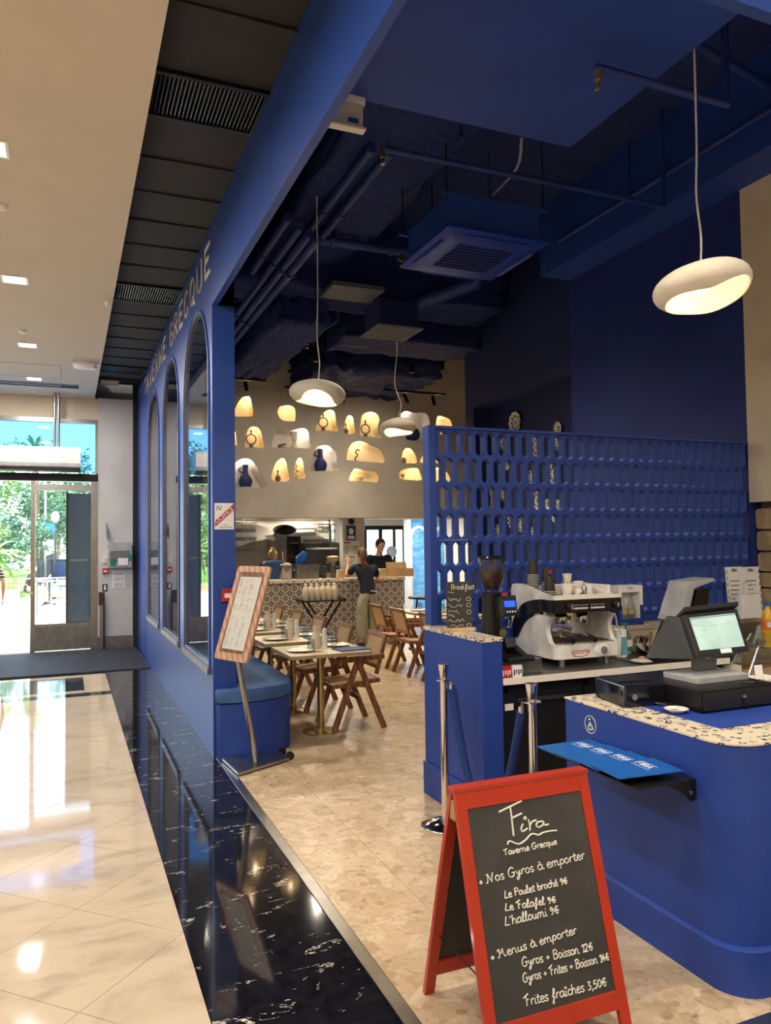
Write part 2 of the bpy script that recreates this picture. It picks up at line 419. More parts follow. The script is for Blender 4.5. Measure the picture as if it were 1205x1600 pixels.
# ------------------------------------------------------------------ stroke lettering (chalk hand and sign capitals)
# every glyph: advance width, strokes as "x,y x,y" in a cell where x-height = 1, capitals = 1.7
GL = {}
def gdef(ch, w, *st): GL[ch] = (w, [[tuple(float(q) for q in p.split(',')) for p in s.split()] for s in st])
gdef('a', .95, '.8,.8 .5,1 .15,.75 .1,.3 .35,.02 .65,.25 .8,.85', '.8,.9 .78,.3 .92,.02 1.05,.1')
gdef('à', .95, '.8,.8 .5,1 .15,.75 .1,.3 .35,.02 .65,.25 .8,.85', '.8,.9 .78,.3 .92,.02 1.05,.1', '.3,1.5 .6,1.25')
gdef('b', .85, '.15,1.75 .12,.9 .12,.05', '.12,.5 .35,.95 .7,.8 .72,.3 .45,.02 .12,.12')
gdef('c', .75, '.7,.8 .45,1 .15,.7 .15,.25 .4,.02 .75,.2')
gdef('e', .8, '.15,.5 .65,.6 .6,.9 .35,1 .12,.6 .2,.12 .5,0 .8,.2')
gdef('é', .8, '.15,.5 .65,.6 .6,.9 .35,1 .12,.6 .2,.12 .5,0 .8,.2', '.3,1.25 .6,1.55')
gdef('f', .7, '.1,.45 .45,.9 .62,1.5 .48,1.75 .32,1.4 .3,.3 .3,-.6 .15,-.7 .15,-.4 .4,.1 .6,.4')
gdef('h', .85, '.15,1.75 .12,.9 .1,.02', '.1,.5 .35,.95 .62,.85 .65,.4 .68,.02 .85,.1')
gdef('k', .8, '.12,1.75 .12,.02', '.62,.95 .15,.42 .68,.02')
gdef('i', .4, '.2,.95 .15,.3 .25,.02 .42,.12', '.25,1.35 .27,1.45')
gdef('î', .45, '.2,.95 .15,.3 .25,.02 .42,.12', '.05,1.25 .25,1.5 .45,1.25')
gdef('l', .5, '.05,.4 .35,1.2 .35,1.7 .2,1.7 .12,.9 .15,.2 .3,.02 .5,.2')
gdef('m', 1.3, '.1,.95 .12,.02', '.12,.6 .3,.98 .52,.85 .55,.02', '.55,.6 .78,.98 1,.85 1.02,.2 1.12,.02 1.28,.1')
gdef('n', .95, '.1,.95 .12,.02', '.12,.6 .32,.98 .6,.85 .64,.2 .75,.02 .92,.1')
gdef('o', .8, '.4,1 .12,.75 .12,.25 .38,.02 .66,.25 .66,.75 .4,1')
gdef('p', .85, '.2,.95 .12,.1 .08,-.7', '.18,.6 .4,.98 .7,.8 .68,.3 .4,.08 .18,.25')
gdef('q', .9, '.7,.85 .4,1 .12,.7 .15,.25 .4,.05 .68,.35 .72,.9', '.72,.9 .66,-.1 .62,-.75')
gdef('r', .65, '.15,.95 .15,.05', '.15,.55 .35,.95 .6,.95')
gdef('s', .65, '.58,.85 .35,1 .12,.8 .22,.55 .5,.42 .52,.15 .3,.0 .08,.15')
gdef('t', .6, '.3,1.5 .26,.3 .38,.02 .6,.15', '.05,1 .58,1.08')
gdef('u', .9, '.12,.95 .12,.3 .3,.02 .55,.2 .66,.9', '.66,.9 .66,.15 .8,.02 .92,.1')
gdef('v', .75, '.08,.95 .32,.02 .62,.95')
gdef('y', .8, '.12,.95 .2,.4 .42,.3 .62,.9', '.62,.9 .5,-.2 .25,-.75 .08,-.5 .35,-.1 .8,.3')
gdef('B', 1.05, '.2,1.7 .15,.05', '.05,1.6 .55,1.75 .85,1.45 .6,1.0 .2,.9', '.3,.92 .8,.85 .9,.35 .55,.02 .05,.1')
gdef('F', 1.0, '.35,1.65 .38,.0', '-.1,1.35 .75,1.95', '.36,.9 .75,1.08')
gdef('G', 1.25, '1,1.45 .7,1.75 .3,1.45 .12,.8 .25,.2 .6,.0 .95,.25 1,.75', '.65,.75 1.15,.8')
gdef('L', .85, '.35,1.7 .2,.9 .08,.05 .4,.1 .8,.0')
gdef('M', 1.4, '.0,.1 .2,.05 .3,.8 .3,1.6', '.3,1.6 .5,.7 .85,1.6', '.85,1.6 .9,.7 1.05,.05 1.3,.15', '.3,1.6 .1,1.5 .05,1.2')
gdef('N', 1.35, '.0,.1 .18,.05 .3,.9 .32,1.6', '.32,1.6 .65,.6 .85,.05', '.85,.05 .95,1.0 1.15,1.7', '.32,1.6 .1,1.4')
gdef('P', .95, '.2,1.7 .15,.05', '.05,1.5 .5,1.75 .85,1.45 .65,1.0 .2,.85')
gdef('T', 1.05, '.05,1.45 .95,1.7', '.5,1.6 .45,.05')
gdef('0', .75, '.4,1.4 .15,1.1 .12,.4 .35,.02 .62,.35 .65,1.05 .4,1.4')
gdef('1', .55, '.05,1.05 .4,1.45 .35,.05', '.15,.03 .55,.08')
gdef('2', .8, '.1,1.15 .3,1.45 .6,1.3 .5,.8 .1,.05 .7,.1')
gdef('3', .75, '.1,1.35 .55,1.4 .3,.85 .6,.6 .5,.15 .1,.05')
gdef('4', .8, '.45,1.45 .05,.55 .7,.6', '.5,1.0 .45,.05')
gdef('5', .75, '.6,1.4 .2,1.35 .15,.8 .5,.85 .6,.4 .35,.02 .08,.1')
gdef('9', .75, '.6,1.1 .35,1.4 .12,1.1 .3,.75 .6,1.1 .5,.3 .25,.0')
gdef('€', .95, '.8,1.25 .55,1.42 .28,1.1 .25,.4 .5,.05 .8,.25', '.05,.85 .65,.92', '.05,.6 .9,.6')
gdef('+', .85, '.1,.6 .7,.65', '.4,1.0 .38,.25'); gdef(',', .35, '.2,.15 .08,-.3'); gdef("'", .4, '.25,1.6 .15,1.25'); gdef('.', .5, '.2,.4 .3,.42'); gdef(' ', .55)
CAPS = {'T': (.8, ['0,1 .8,1', '.4,1 .4,0']), 'A': (.85, ['0,0 .42,1 .84,0', '.17,.35 .67,.35']), 'V': (.8, ['0,1 .4,0 .8,1']),
        'E': (.7, ['.62,1 .05,1 .05,0 .65,0', '.05,.55 .5,.55']), 'R': (.72, ['.05,0 .05,1 .4,1 .62,.87 .62,.65 .4,.52 .05,.52', '.3,.52 .66,0']),
        'N': (.75, ['.05,0 .05,1 .68,0 .68,1']), 'G': (.75, ['.66,.82 .5,.98 .22,.98 .06,.75 .06,.25 .22,.02 .5,.02 .66,.2 .66,.45 .4,.45']),
        'C': (.72, ['.66,.82 .5,.98 .22,.98 .06,.75 .06,.25 .22,.02 .5,.02 .66,.2']), 'Q': (.78, ['.36,1 .14,.9 .05,.65 .05,.35 .14,.1 .36,0 .58,.1 .67,.35 .67,.65 .58,.9 .36,1', '.45,.22 .74,-.14']),
        'U': (.75, ['.05,1 .05,.25 .2,.03 .36,0 .52,.03 .67,.25 .67,1']), 'F': (.68, ['.62,1 .05,1 .05,0', '.05,.55 .5,.55']), 'I': (.3, ['.12,1 .12,0']), ' ': (.5, [])}
def writing(text, size, r, smoothn=4, caps=False, shear=0.0, spacing=1.0):
    """list of polylines [(x,y)...] and the total width"""
    out = []; x = 0
    for ch in text:
        w, st = (CAPS[ch] if caps else GL[ch])
        if caps: st = [[tuple(float(q) for q in p.split(',')) for p in s.split()] for s in st]
        for s in st:
            pts = [Vector((p[0], p[1], 0)) for p in s]
            if not caps and len(pts) > 2: pts = smooth_loop(pts, smoothn, False)
            out.append([((x+p.x+shear*p.y)*size, p.y*size) for p in pts])
        x += w*spacing
    return out, x*size
def strokes(lines, to3, r, mb=None, seg=5):
    mb = mb or M()
    for l in lines:
        if len(l) > 1: mb.tube([to3(*p) for p in l], r, seg)
    return mb
def text(s, size, m, parent, xf, name='lettering', align='CENTER', extrude=.0004, shear=0.0):
    """printed text, as flat mesh"""
    cu = bpy.data.curves.new(name, 'FONT'); cu.body = s; cu.size = size; cu.align_x = align; cu.align_y = 'CENTER'; cu.extrude = extrude; cu.shear = shear; cu.resolution_u = 2
    o = bpy.data.objects.new(name, cu); COL.objects.link(o)
    dg = bpy.context.evaluated_depsgraph_get(); me = bpy.data.meshes.new_from_object(o.evaluated_get(dg))
    bpy.data.objects.remove(o); me.materials.clear(); me.materials.append(MATS[m]); me.transform(xf); me.name = name
    q = bpy.data.objects.new(name, me); COL.objects.link(q); q.parent = parent; return q
def frame(o, x, y):
    """4x4 matrix: text x axis -> x, text y axis -> y, at o"""
    x = Vector(x).normalized(); y = Vector(y); y = (y-x*y.dot(x)).normalized(); z = x.cross(y)
    return Matrix(((x.x, y.x, z.x, o[0]), (x.y, y.y, z.y, o[1]), (x.z, y.z, z.z, o[2]), (0, 0, 0, 1)))

# ------------------------------------------------------------------ skinned figures
def skin(name, chains, m, parent=None, sub=2, root=0):
    """chains: list of [(x,y,z,rx[,ry])...]; equal points are welded, so limbs grow out of the trunk"""
    vs = []; rad = []; es = []; idx = {}
    for ch in chains:
        last = None
        for p in ch:
            key = tuple(round(q, 4) for q in p[:3])
            if key not in idx: idx[key] = len(vs); vs.append(p[:3]); rad.append((p[3], p[4] if len(p) > 4 else p[3]))
            i = idx[key]
            if last is not None and last != i and (last, i) not in es and (i, last) not in es: es.append((last, i))
            last = i
    me = bpy.data.meshes.new(name); me.from_pydata(vs, es, []); o = bpy.data.objects.new(name, me); COL.objects.link(o)
    md = o.modifiers.new('skin', 'SKIN'); md.use_smooth_shade = True; md.branch_smoothing = .3
    for i, r in enumerate(rad): me.skin_vertices[0].data[i].radius = r
    me.skin_vertices[0].data[root].use_root = True
    sb = o.modifiers.new('sub', 'SUBSURF'); sb.levels = sub; sb.render_levels = sub
    dg = bpy.context.evaluated_depsgraph_get(); me2 = bpy.data.meshes.new_from_object(o.evaluated_get(dg))
    bpy.data.objects.remove(o); me2.materials.clear(); me2.materials.append(MATS[m]); me2.name = name
    me2.shade_smooth()
    q = bpy.data.objects.new(name, me2); COL.objects.link(q)
    if parent: q.parent = parent
    return q
def merge_into(o, mb):
    """append extra closed shapes (eyes, nose, ears) to an existing body mesh"""
    bm = bmesh.new(); bm.from_mesh(o.data); vs = [bm.verts.new(v) for v in mb.v]
    for f in mb.f:
        try: bm.faces.new([vs[i] for i in f]).smooth = True
        except ValueError: pass
    bm.to_mesh(o.data); bm.free()
# ================================================================== THE PLACE
XF = 1.12            # facade plane
YD = 13.95           # entrance plane
XR = 5.45            # right wall of the tavern
ZB, ZC = 4.47, 4.30  # black ceiling strip, white mall ceiling
# ---- floors
fl = struct(M().box(-7, 9, -6, 20.2, -.14, -.034).build('floor', 'grout'))
def clip_poly(poly, x0, x1, y0, y1):
    def cl(p, f, a, ax, sgn):
        out = []
        for i in range(len(p)):
            u, v = p[i], p[(i+1) % len(p)]; iu, iv = sgn*(u[ax]-a) >= 0, sgn*(v[ax]-a) >= 0
            if iu: out.append(u)
            if iu != iv:
                t = (a-u[ax])/(v[ax]-u[ax]); out.append((u[0]+(v[0]-u[0])*t, u[1]+(v[1]-u[1])*t))
        return out
    for a, ax, sg in ((x0, 0, 1), (x1, 0, -1), (y0, 1, 1), (y1, 1, -1)):
        if len(poly) > 2: poly = cl(poly, None, a, ax, sg)
    return poly
P89 = .889
for i in range(-13, 16):            # diagonal marble slabs (diamonds)
    for j in range(-13, 18):
        c1, c2 = 4.10+P89*i, 3.115+P89*j
        g = .002
        cor = []
        for a, b in ((c1+g, c2+g), (c1+P89-g, c2+g), (c1+P89-g, c2+P89-g), (c1+g, c2+P89-g)): cor.append(((a-b)/2, (a+b)/2))
        p = clip_poly(cor, -3.4, .493, 1.4, 9.68)
        if len(p) < 3: continue
        ar = abs(sum(p[q][0]*p[(q+1) % len(p)][1]-p[(q+1) % len(p)][0]*p[q][1] for q in range(len(p))))/2
        if ar < .004: continue
        M().prism([(x, y, -.03) for x, y in p], (0, 0, .03)).build('marble_slab', 'marble', fl)
for a in ((-7, -3.402, -6, YD), (-3.4, 9, -6, 1.398)): M().box(*a, -.03, 0).build('marble_slab', 'marble', fl)
y = 1.4
for L_ in (1.3, 1.25, .95, 1.1, 1.1, 1.1, 1.0, 1.0, 1.1, 1.1, 1.1, 1.1):   # black granite border
    y2 = min(y+L_, YD); M().box(.497, XF+.012, y+.001, y2-.001, -.03, 0).build('granite_slab', 'granite_black', fl); y = y2
for a in ((-3.4, .493, 9.684, 9.90), (-3.4, .20, 10.08, 11.10)): M().box(*a, -.03, 0).build('granite_slab', 'granite_black', fl)
M().box(-3.4, .493, 11.28, YD, -.03, -.004).build('granite_slab', 'granite_black', fl)
for a in ((.203, .493, 9.904, 11.277), (-3.4, .20, 9.904, 10.077), (-3.4, .20, 11.103, 11.277)): M().box(*a, -.03, 0).build('marble_band', 'marble', fl)
M().box(XF+.015, XF+.075, 2.06, 6.42, -.03, .006).build('metal_strip', 'steel', fl, bevel=.003)
M().box(XF+.078, 5.6, 2.06, 2.118, -.03, .006).build('metal_strip', 'steel', fl, bevel=.003)
for i in range(4): M().box(XF+.014+i*1.12, XF+.012+(i+1)*1.12, 1.4, 2.058, -.03, 0).build('granite_slab', 'granite_black', fl)
M().box(5.61, 9, 1.4, 2.118, -.03, 0).build('granite_slab', 'granite_black', fl)
ys = [2.12, 3.346, 4.63, 5.91, 7.19, 8.47, 9.75, 11.03, 12.4, 13.7, 15.0, 17.5, 20.1]
xs = [XF+.078, 1.60, 2.45, 3.73, 5.01, 6.3, 7.6, 8.9]
for i in range(len(ys)-1):
    for j in range(len(xs)-1):
        M().box(xs[j]+.001, xs[j+1]-.001, ys[i]+.001, ys[i+1]-.001, -.03, 0).build('terrazzo_slab', 'terrazzo', fl)
mt = M().box(-2.6, 1.10, 11.45, 13.86, -.004, .014)
mo = mt.build('entrance_mat', 'mat_dark'); tag(mo, 'dark grey ribbed doormat in front of the glass entrance', 'doormat')
mo.location.z = .001
for i in range(26): M().box(-2.58, 1.08, 11.5+i*.09, 11.545+i*.09, .014, .019).build('rib', 'mat_dark', mo)

# ---- mall ceiling, black strip with panels and grilles
ce = struct(M().box(-7, .43, -6, YD+.3, ZC, ZC+.12).build('ceiling', 'white_ceiling'))
M().box(.43, 9, -6, 1.4, ZC, ZC+.12).build('bay', 'white_ceiling', ce)
M().box(.40, .43, 1.4, YD+.3, ZC+.12, ZB+.3).build('edge', 'black_void', ce)
bc = struct(M().box(.40, XF+.1, 1.4, YD, ZB+.12, ZB+.16).build('ceiling_strip', 'black_void'))
gr = [(4.40, 4.90), (8.20, 8.78), (12.07, 12.57)]
cuts = []
for a, b in zip([(1.4, 1.4)]+gr, gr+[(13.0, 13.0)]):
    n = max(1, round((b[0]-a[1])/.55))
    for i in range(n): cuts.append((a[1]+(b[0]-a[1])*i/n, a[1]+(b[0]-a[1])*(i+1)/n))
for i, (a, b) in enumerate(cuts):
    if b-a < .1: continue
    t = random.uniform(-.004, .006)
    M().add([(.435, a+.004, ZB+t), (XF-.002, a+.004, ZB-t), (XF-.002, b-.004, ZB+.012-t), (.435, b-.004, ZB+.012+t), (.435, a+.004, ZB+.04), (XF-.002, a+.004, ZB+.04), (XF-.002, b-.004, ZB+.04), (.435, b-.004, ZB+.04)],
            [(0, 3, 2, 1), (4, 5, 6, 7), (0, 1, 5, 4), (1, 2, 6, 5), (2, 3, 7, 6), (3, 0, 4, 7)]).build('black_panel', 'black_panel', bc)
gl_ = ['large slatted air grille in the black ceiling nearest the camera', 'slatted air grille in the black ceiling above the sign letters', 'farthest narrow air grille in the black ceiling by the entrance']
for q, (a, b) in enumerate(gr):
    g = T('ceiling_grille', gl_[q], 'air grille', (.435, a, ZB), group='black ceiling grilles')
    w = XF-.437; M().box(0, w, 0, .03, -.012, .02).box(0, w, b-a-.03, b-a, -.012, .02).box(0, .02, .03, b-a-.03, -.012, .02).box(w-.02, w, .03, b-a-.03, -.012, .02).build('frame', 'black_metal', g)
    sl = M().box(-.004, .004, .03, b-a-.03, -.005, .03, RM('Y', 20)).build('slat', 'black_metal', g)
    n = 26
    for i in range(n):
        s = sl if i == 0 else sl.copy()
        if i: COL.objects.link(s); s.parent = g
        s.location = (.035+(w-.07)*i/(n-1), 0, 0)
# recess with cables at the far end of the strip
rc = struct(M().box(.40, XF+.1, 13.0, YD, ZB+.10, ZB+.14).build('ceiling_recess', 'black_void'))
M().box(.45, 1.10, 12.98, 13.02, ZB-.03, ZB+.12).build('edge', 'black_panel', rc)
tag(M().tube(smooth_loop([(.82, 13.5, ZB+.06), (.86, 13.3, ZB-.02), (.95, 13.5, ZB+.05), (1.06, 13.3, ZB-.03)], 6, False), .012, 6).build('loose_cable', 'black_plastic'), 'loose black cable in the open ceiling recess', 'cable')
tag(M().box(.50, .78, 13.15, 13.55, ZB-.01, ZB+.09).build('junction_box', 'card', bevel=.01), 'brown junction box in the open ceiling recess', 'junction box')

# ceiling lights of the mall: one row in sight, carried on behind the photographer and over the rest of the hall
def ceil_light(x, y, label, power=34):
    t = T('ceiling_light', label, 'ceiling light', (x, y, ZC), group='square mall ceiling lights')
    M().box(-.115, .115, -.115, -.095, -.008, .002).box(-.115, .115, .095, .115, -.008, .002).box(-.115, -.095, -.095, .095, -.008, .002).box(.095, .115, -.095, .095, -.008, .002).build('trim', 'white_plastic', t)
    M().box(-.095, .095, -.095, .095, -.004, .003).build('diffuser', 'panel_light', t)
    lamp('AREA', (0, 0, -.02), power, NEUT, .19, parent=t, name='ceiling_light_lamp')
    return t
for i, y in enumerate((5.34, 7.95, 10.5, 12.58)):
    ceil_light(-.47, y, ('square ceiling light cut by the left picture edge', 'second square ceiling light from the near left edge', 'third square ceiling light along the white ceiling', 'square ceiling light nearest the entrance doors')[i])
for x, y in [(-.47, 2.75), (-.47, .15), (-.47, -2.45), (-3.1, 10.5), (-3.1, 7.95), (-3.1, 5.34), (-3.1, 2.75), (-3.1, .15), (-3.1, -2.45), (-3.1, 12.58), (2.0, .15), (4.6, .15), (2.0, -2.45), (4.6, -2.45)]:
    ceil_light(x, y, 'square ceiling light of the hall outside the picture')
def disc(name, px_, py_, r, label, cat, z=ZC, m='white_plastic'):
    c = FL(px_, py_, z); o = M().lathe([(r, 0), (r, -.012), (r*.6, -.03), (.004, -.034)], seg=20).build(name, m, smooth=True, loc=c); return tag(o, label, cat)
disc('ceiling_sensor', 2, 321, .045, 'round white sensor on the ceiling at the left picture edge', 'sensor')
disc('ceiling_sensor', 35, 516, .05, 'round white sensor between two square ceiling lights', 'sensor')
disc('ceiling_sensor', 52, 610, .05, 'round white sensor near the entrance bulkhead', 'sensor')
c = FL(168, 468, ZC); tag(M().box(-.03, .03, -.03, .03, -.03, 0).lathe([(.018, -.03), (.018, -.06), (.03, -.063), (.004, -.07)], seg=10).build('sprinkler_head', 'white_plastic', loc=c), 'small white sprinkler at the edge of the white ceiling', 'sprinkler')
c = FL(133, 566, ZC); e = T('emergency_light', 'oval white emergency light at the edge of the white ceiling', 'emergency light', c)
M().rbox(-.17, .17, -.09, .09, -.03, 0, .08, 6).build('base', 'white_plastic', e, True); M().rbox(-.15, .15, -.07, .07, -.09, -.03, .065, 6).build('diffuser', 'white_plastic', e, True); M().rbox(-.11, .11, -.03, .03, -.075, -.031, .02, 3).build('reflector', 'white_plastic', e)
a, b, c, d = FL(6, 569, ZC), FL(83, 574, ZC), FL(84, 588, ZC), FL(8, 583, ZC)
h = T('ceiling_hatch', 'square access hatch let into the white ceiling', 'hatch', (a+c)/2)
w = .42; M().box(-w, w, -.45, -.44, -.003, .001).box(-w, w, .44, .45, -.003, .001).box(-w, -w+.01, -.44, .44, -.003, .001).box(w-.01, w, -.44, .44, -.003, .001).build('joint', 'grey_plastic', h); M().box(-w+.01, w-.01, -.44, .44, -.002, .001).build('panel', 'white_ceiling', h)
sl = T('slot_diffuser', 'long twin slot air diffuser in the ceiling before the entrance', 'air diffuser', (-.9, 12.95, ZC))
M().box(-2.0, 1.06, -.09, -.06, -.012, .002).box(-2.0, 1.06, .16, .19, -.012, .002).build('frame', 'steel_dull', sl); M().box(-2.0, 1.06, -.055, .155, -.006, -.001).build('slot', 'black_void', sl); M().box(-2.0, .8, .02, .06, -.014, -.002).build('vane', 'silver_plastic', sl)

# ---- hall walls out of sight, so that the light bounces as in a closed mall
struct(M().box(-7.2, -7, -6, YD+.3, 0, ZC).build('wall_left', 'cream_wall'))
struct(M().box(-7.2, 9.2, -6.2, -6, 0, 6).build('wall_behind', 'cream_wall'))
struct(M().box(9.0, 9.2, -6, 20.2, -.1, 6).build('wall_far_right', 'cream_wall'))

# ---- entrance wall
we = struct(M().box(-7, .484, YD, YD+.3, 3.93, ZC).build('wall_entrance', 'cream_wall'))
M().box(.486, 1.05, YD-.06, YD+.24, .22, 4.30).build('pier', 'grey_wall', we)
M().box(.484, 1.06, YD-.07, YD+.24, 0, .22).build('pier_plinth', 'steel_dull', we)
M().box(1.05, XF+.02, YD-.05, YD+.2, 0, 4.58).build('rough_joint', 'black_panel', we)
M().box(-7, -2.6, YD, YD+.3, 0, 3.93).build('side_wall', 'cream_wall', we)
M().box(.40, XF+.015, YD+.1, YD+.3, 4.3, 6.0).build('upper_wall', 'black_panel', we)
tw = struct(M().box(-2.6, .44, YD+.06, YD+.075, 3.02, 3.86).build('window_1', 'glass_blue'))
M().box(-2.6, .486, YD, YD+.12, 3.86, 3.93).box(.44, .486, YD, YD+.12, 2.98, 3.86).build('frame', 'steel', tw)
M().box(-2.6, .486, YD-.02, YD+.14, 2.86, 2.99).build('lintel', 'black_metal', tw)
ac = T('air_curtain', 'long cream air curtain casing hung over the entrance doors', 'air curtain', (-.9, YD-.3, 3.05))
M().rbox(-1.7, 1.10, -.16, .16, 0, .34, .05, 4, 'x').build('casing', 'white_plastic', ac, True); M().box(-1.7, 1.10, -.165, -.155, .05, .075).build('seam', 'silver_plastic', ac); M().box(-1.7, 1.10, -.12, .12, -.05, 0).build('outlet', 'black_metal', ac)
for x in (.70, .76): M().tube([(x, 0, .34), (x, 0, ZC-3.05)], .024, 10).build('hanger_rod', 'steel', ac, True)
# door leaves
d1 = struct(M().box(-.56, -.49, YD-.03, YD+.04, 0, 2.86).box(.37, .44, YD-.03, YD+.04, 0, 2.86).box(-.49, .37, YD-.03, YD+.04, 2.70, 2.80).box(-.49, .37, YD-.03, YD+.04, .42, .47).build('door_1', 'steel'))
M().box(-.49, .37, YD-.02, YD+.03, .03, .42).build('kick_plate', 'steel_dull', d1); M().box(-.49, .37, YD, YD+.012, .47, 2.70).build('pane', 'glass', d1)
M().lathe([(.03, 0), (.03, .02), (.02, .03)], (0, 0, 0), 12, Matrix.Translation((-.525, YD-.03, 1.0)) @ Matrix.Rotation(pi/2, 4, 'X')).build('lock', 'chrome', d1)
M().box(.44, .486, YD-.05, YD+.1, 0, 2.86).build('jamb', 'steel', d1)
d2 = struct(M().box(.0, .38, YD+.42, YD+.47, .45, 2.68).build('door_2', 'door_slate'))
M().box(-.02, .02, YD+.40, YD+.49, .42, 2.7).box(.37, .42, YD+.40, YD+.49, .42, 2.7).build('frame', 'black_metal', d2); M().box(.02, .37, YD+.43, YD+.46, .42, .45).build('rail', 'black_metal', d2); M().box(.05, .34, YD+.414, YD+.42, 1.5, 1.53).build('push_bar', 'steel', d2)
g = T('door_guard', 'steel and black edge post standing beside the glass door', 'door guard', (.545, YD-.17, 0)); M().box(-.035, .02, -.03, .03, 0, .95).build('post', 'steel', g); M().box(.02, .045, -.03, .03, 0, .97).build('edge', 'black_metal', g); M().box(-.055, .03, -.045, -.03, .76, .98).build('plate', 'bronze', g)
# fittings on the pier
def onpier(x0, y0, x1, y1): a = PY(x0, y0, YD-.06); b = PY(x1, y1, YD-.06); return a.x, b.x, b.z, a.z
YP = YD-.06
a = onpier(168, 848, 205, 886); q = T('defibrillator_cabinet', 'clear fronted defibrillator cabinet on the entrance pier', 'cabinet', ((a[0]+a[1])/2, YP, a[2])); w = (a[1]-a[0])/2; h = a[3]-a[2]
M().rbox(-w, w, -.14, 0, 0, h, .02, 3, 'y').build('body', 'silver_plastic', q); M().rbox(-w+.03, w-.03, -.15, -.141, .08, h-.14, .02, 3, 'y').build('window', 'clear_plastic', q); M().box(-w+.04, -w+.12, -.156, -.152, .03, .15).build('green_sign', 'green_plastic', q); M().box(-w+.16, w-.06, -.156, -.152, .04, .16).build('notice', 'white_paper', q); M().box(w-.05, w+.01, -.165, -.13, .12, .22).build('latch', 'green_plastic', q)
a = onpier(160, 888, 169, 896); q = T('fire_alarm_button', 'red fire alarm button on the entrance pier', 'alarm button', ((a[0]+a[1])/2, YP, a[2])); w = (a[1]-a[0])/2; h = a[3]-a[2]; M().box(-w, w, -.05, 0, 0, h).build('box', 'red_plastic', q, bevel=.006); M().box(-w*.6, w*.6, -.054, -.05, h*.3, h*.6).build('label_plate', 'white_paper', q)
a = onpier(161, 870, 167, 879); q = T('wall_switch', 'small beige switch beside the defibrillator cabinet', 'switch', ((a[0]+a[1])/2, YP, a[2])); w = (a[1]-a[0])/2; h = a[3]-a[2]; M().box(-w, w, -.03, 0, 0, h).build('plate', 'paper', q); M().box(-w*.4, w*.4, -.04, -.03, h*.3, h*.7).build('rocker', 'silver_plastic', q)
for nm, px4, lb in (('notice_sheet', (175, 892, 195, 900), 'upper grey notice sheet under the defibrillator cabinet'), ('notice_sheet', (175, 901, 195, 908), 'middle grey notice sheet with pictograms on the pier'), ('notice_sheet', (175, 909, 195, 918), 'lower grey notice sheet on the entrance pier'), ('sticker', (197, 891, 204, 897), 'small white sticker on the pier beside the notices'), ('pictogram_sign', (160, 913, 168, 924), 'small black pictogram sign on the entrance pier')):
    a = onpier(*px4); q = T(nm, lb, 'sign', ((a[0]+a[1])/2, YP, a[2])); w = (a[1]-a[0])/2; h = a[3]-a[2]
    M().box(-w, w, -.006, 0, 0, h).build('sheet', 'black_plastic' if 'pict' in nm else 'white_paper', q)
    mk = M()
    if 'pict' in nm: mk.lathe([(.018, -.002), (.018, .002)], seg=10, xf=Matrix.Translation((0, -.008, h*.75)) @ Matrix.Rotation(pi/2, 4, 'X')); mk.box(-.02, .02, -.008, -.006, h*.2, h*.58)
    else:
        for r_ in range(2): mk.box(-w*.75, w*.75, -.008, -.006, h*(.25+.3*r_), h*(.33+.3*r_))
    mk.build('print', 'white_paper' if 'pict' in nm else 'grey_plastic', q)
q = T('flag_sign', 'grey triangular flag sign sticking out from the pier', 'sign', (PY(166, 830, YP).x, YP, PY(166, 845, YP).z)); M().prism([(0, 0, .30), (0, -.16, .18), (0, -.16, 0), (0, 0, .08)], (.006, 0, 0)).build('panel', 'silver_plastic', q); M().box(-.012, .018, -.01, 0, .1, .3).build('bracket', 'steel', q)
# ---- blue facade with three arched windows
def arch_loop(y0, y1, zb, zt, n=14):
    r = (y1-y0)/2; zs = zt-r; c = (y0+y1)/2
    return [(y0, zb), (y1, zb)]+[(c+r*cos(pi*i/n), zs+r*sin(pi*i/n)) for i in range(n+1)]
ARCH = [(6.54, 8.06), (8.44, 9.96), (10.38, 11.92)]
loops = [arch_loop(a, b, .70, 3.97) for a, b in ARCH]
for l in loops: l[:] = [l[0], l[1]]+l[2:]
def dedupe(l):
    out = []
    for p in l:
        if not out or (abs(p[0]-out[-1][0])+abs(p[1]-out[-1][1])) > 1e-5: out.append(p)
    return out
wf = struct(obj('wall_facade', holed([(6.42, 0), (12.27, 0), (12.27, ZB), (6.42, ZB)], [dedupe(l) for l in loops], lambda u, v: (XF, u, v), (.19, 0, 0)), 'blue_facade'))
for n, (l, (a, b)) in enumerate(zip(loops, ARCH)):
    lp = dedupe(l); cy = (a+b)/2
    w = struct(M().prism([(XF+.012, p[0], p[1]) for p in lp], (.008, 0, 0)).build('window_%d' % (n+2), 'glass'))
    inner = [(cy+(p[0]-cy)*.965, 2.3+(p[1]-2.3)*.983) for p in lp]
    fr = obj('frame', holed(lp, [inner], lambda u, v: (XF-.014, u, v), (.03, 0, 0)), 'blue_facade', w)
    inner2 = [(cy+(p[0]-cy)*.945, 2.3+(p[1]-2.3)*.973) for p in lp]
    obj('bead', holed(inner, [inner2], lambda u, v: (XF-.004, u, v), (.012, 0, 0)), 'steel', w)
    M().box(XF-.03, XF+.07, a-.01, b+.01, .66, .72).build('sill', 'steel_dull', w)
wr = struct(M().box(XF+.015, XF+.19, 12.285, YD+.1, 0, ZB).build('wall_return', 'blue_facade'))
M().box(XF-.004, XF+.1, 12.255, 12.285, 0, ZB).build('joint', 'blue_dark', wr)
fa = struct(M().box(XF, XF+.05, 2.06, 6.42, 3.78, 5.65).build('wall_fascia', 'blue_facade'))
M().box(XF+.05, 9, 2.06, 2.11, 3.78, 5.65).build('front', 'blue_facade', fa)
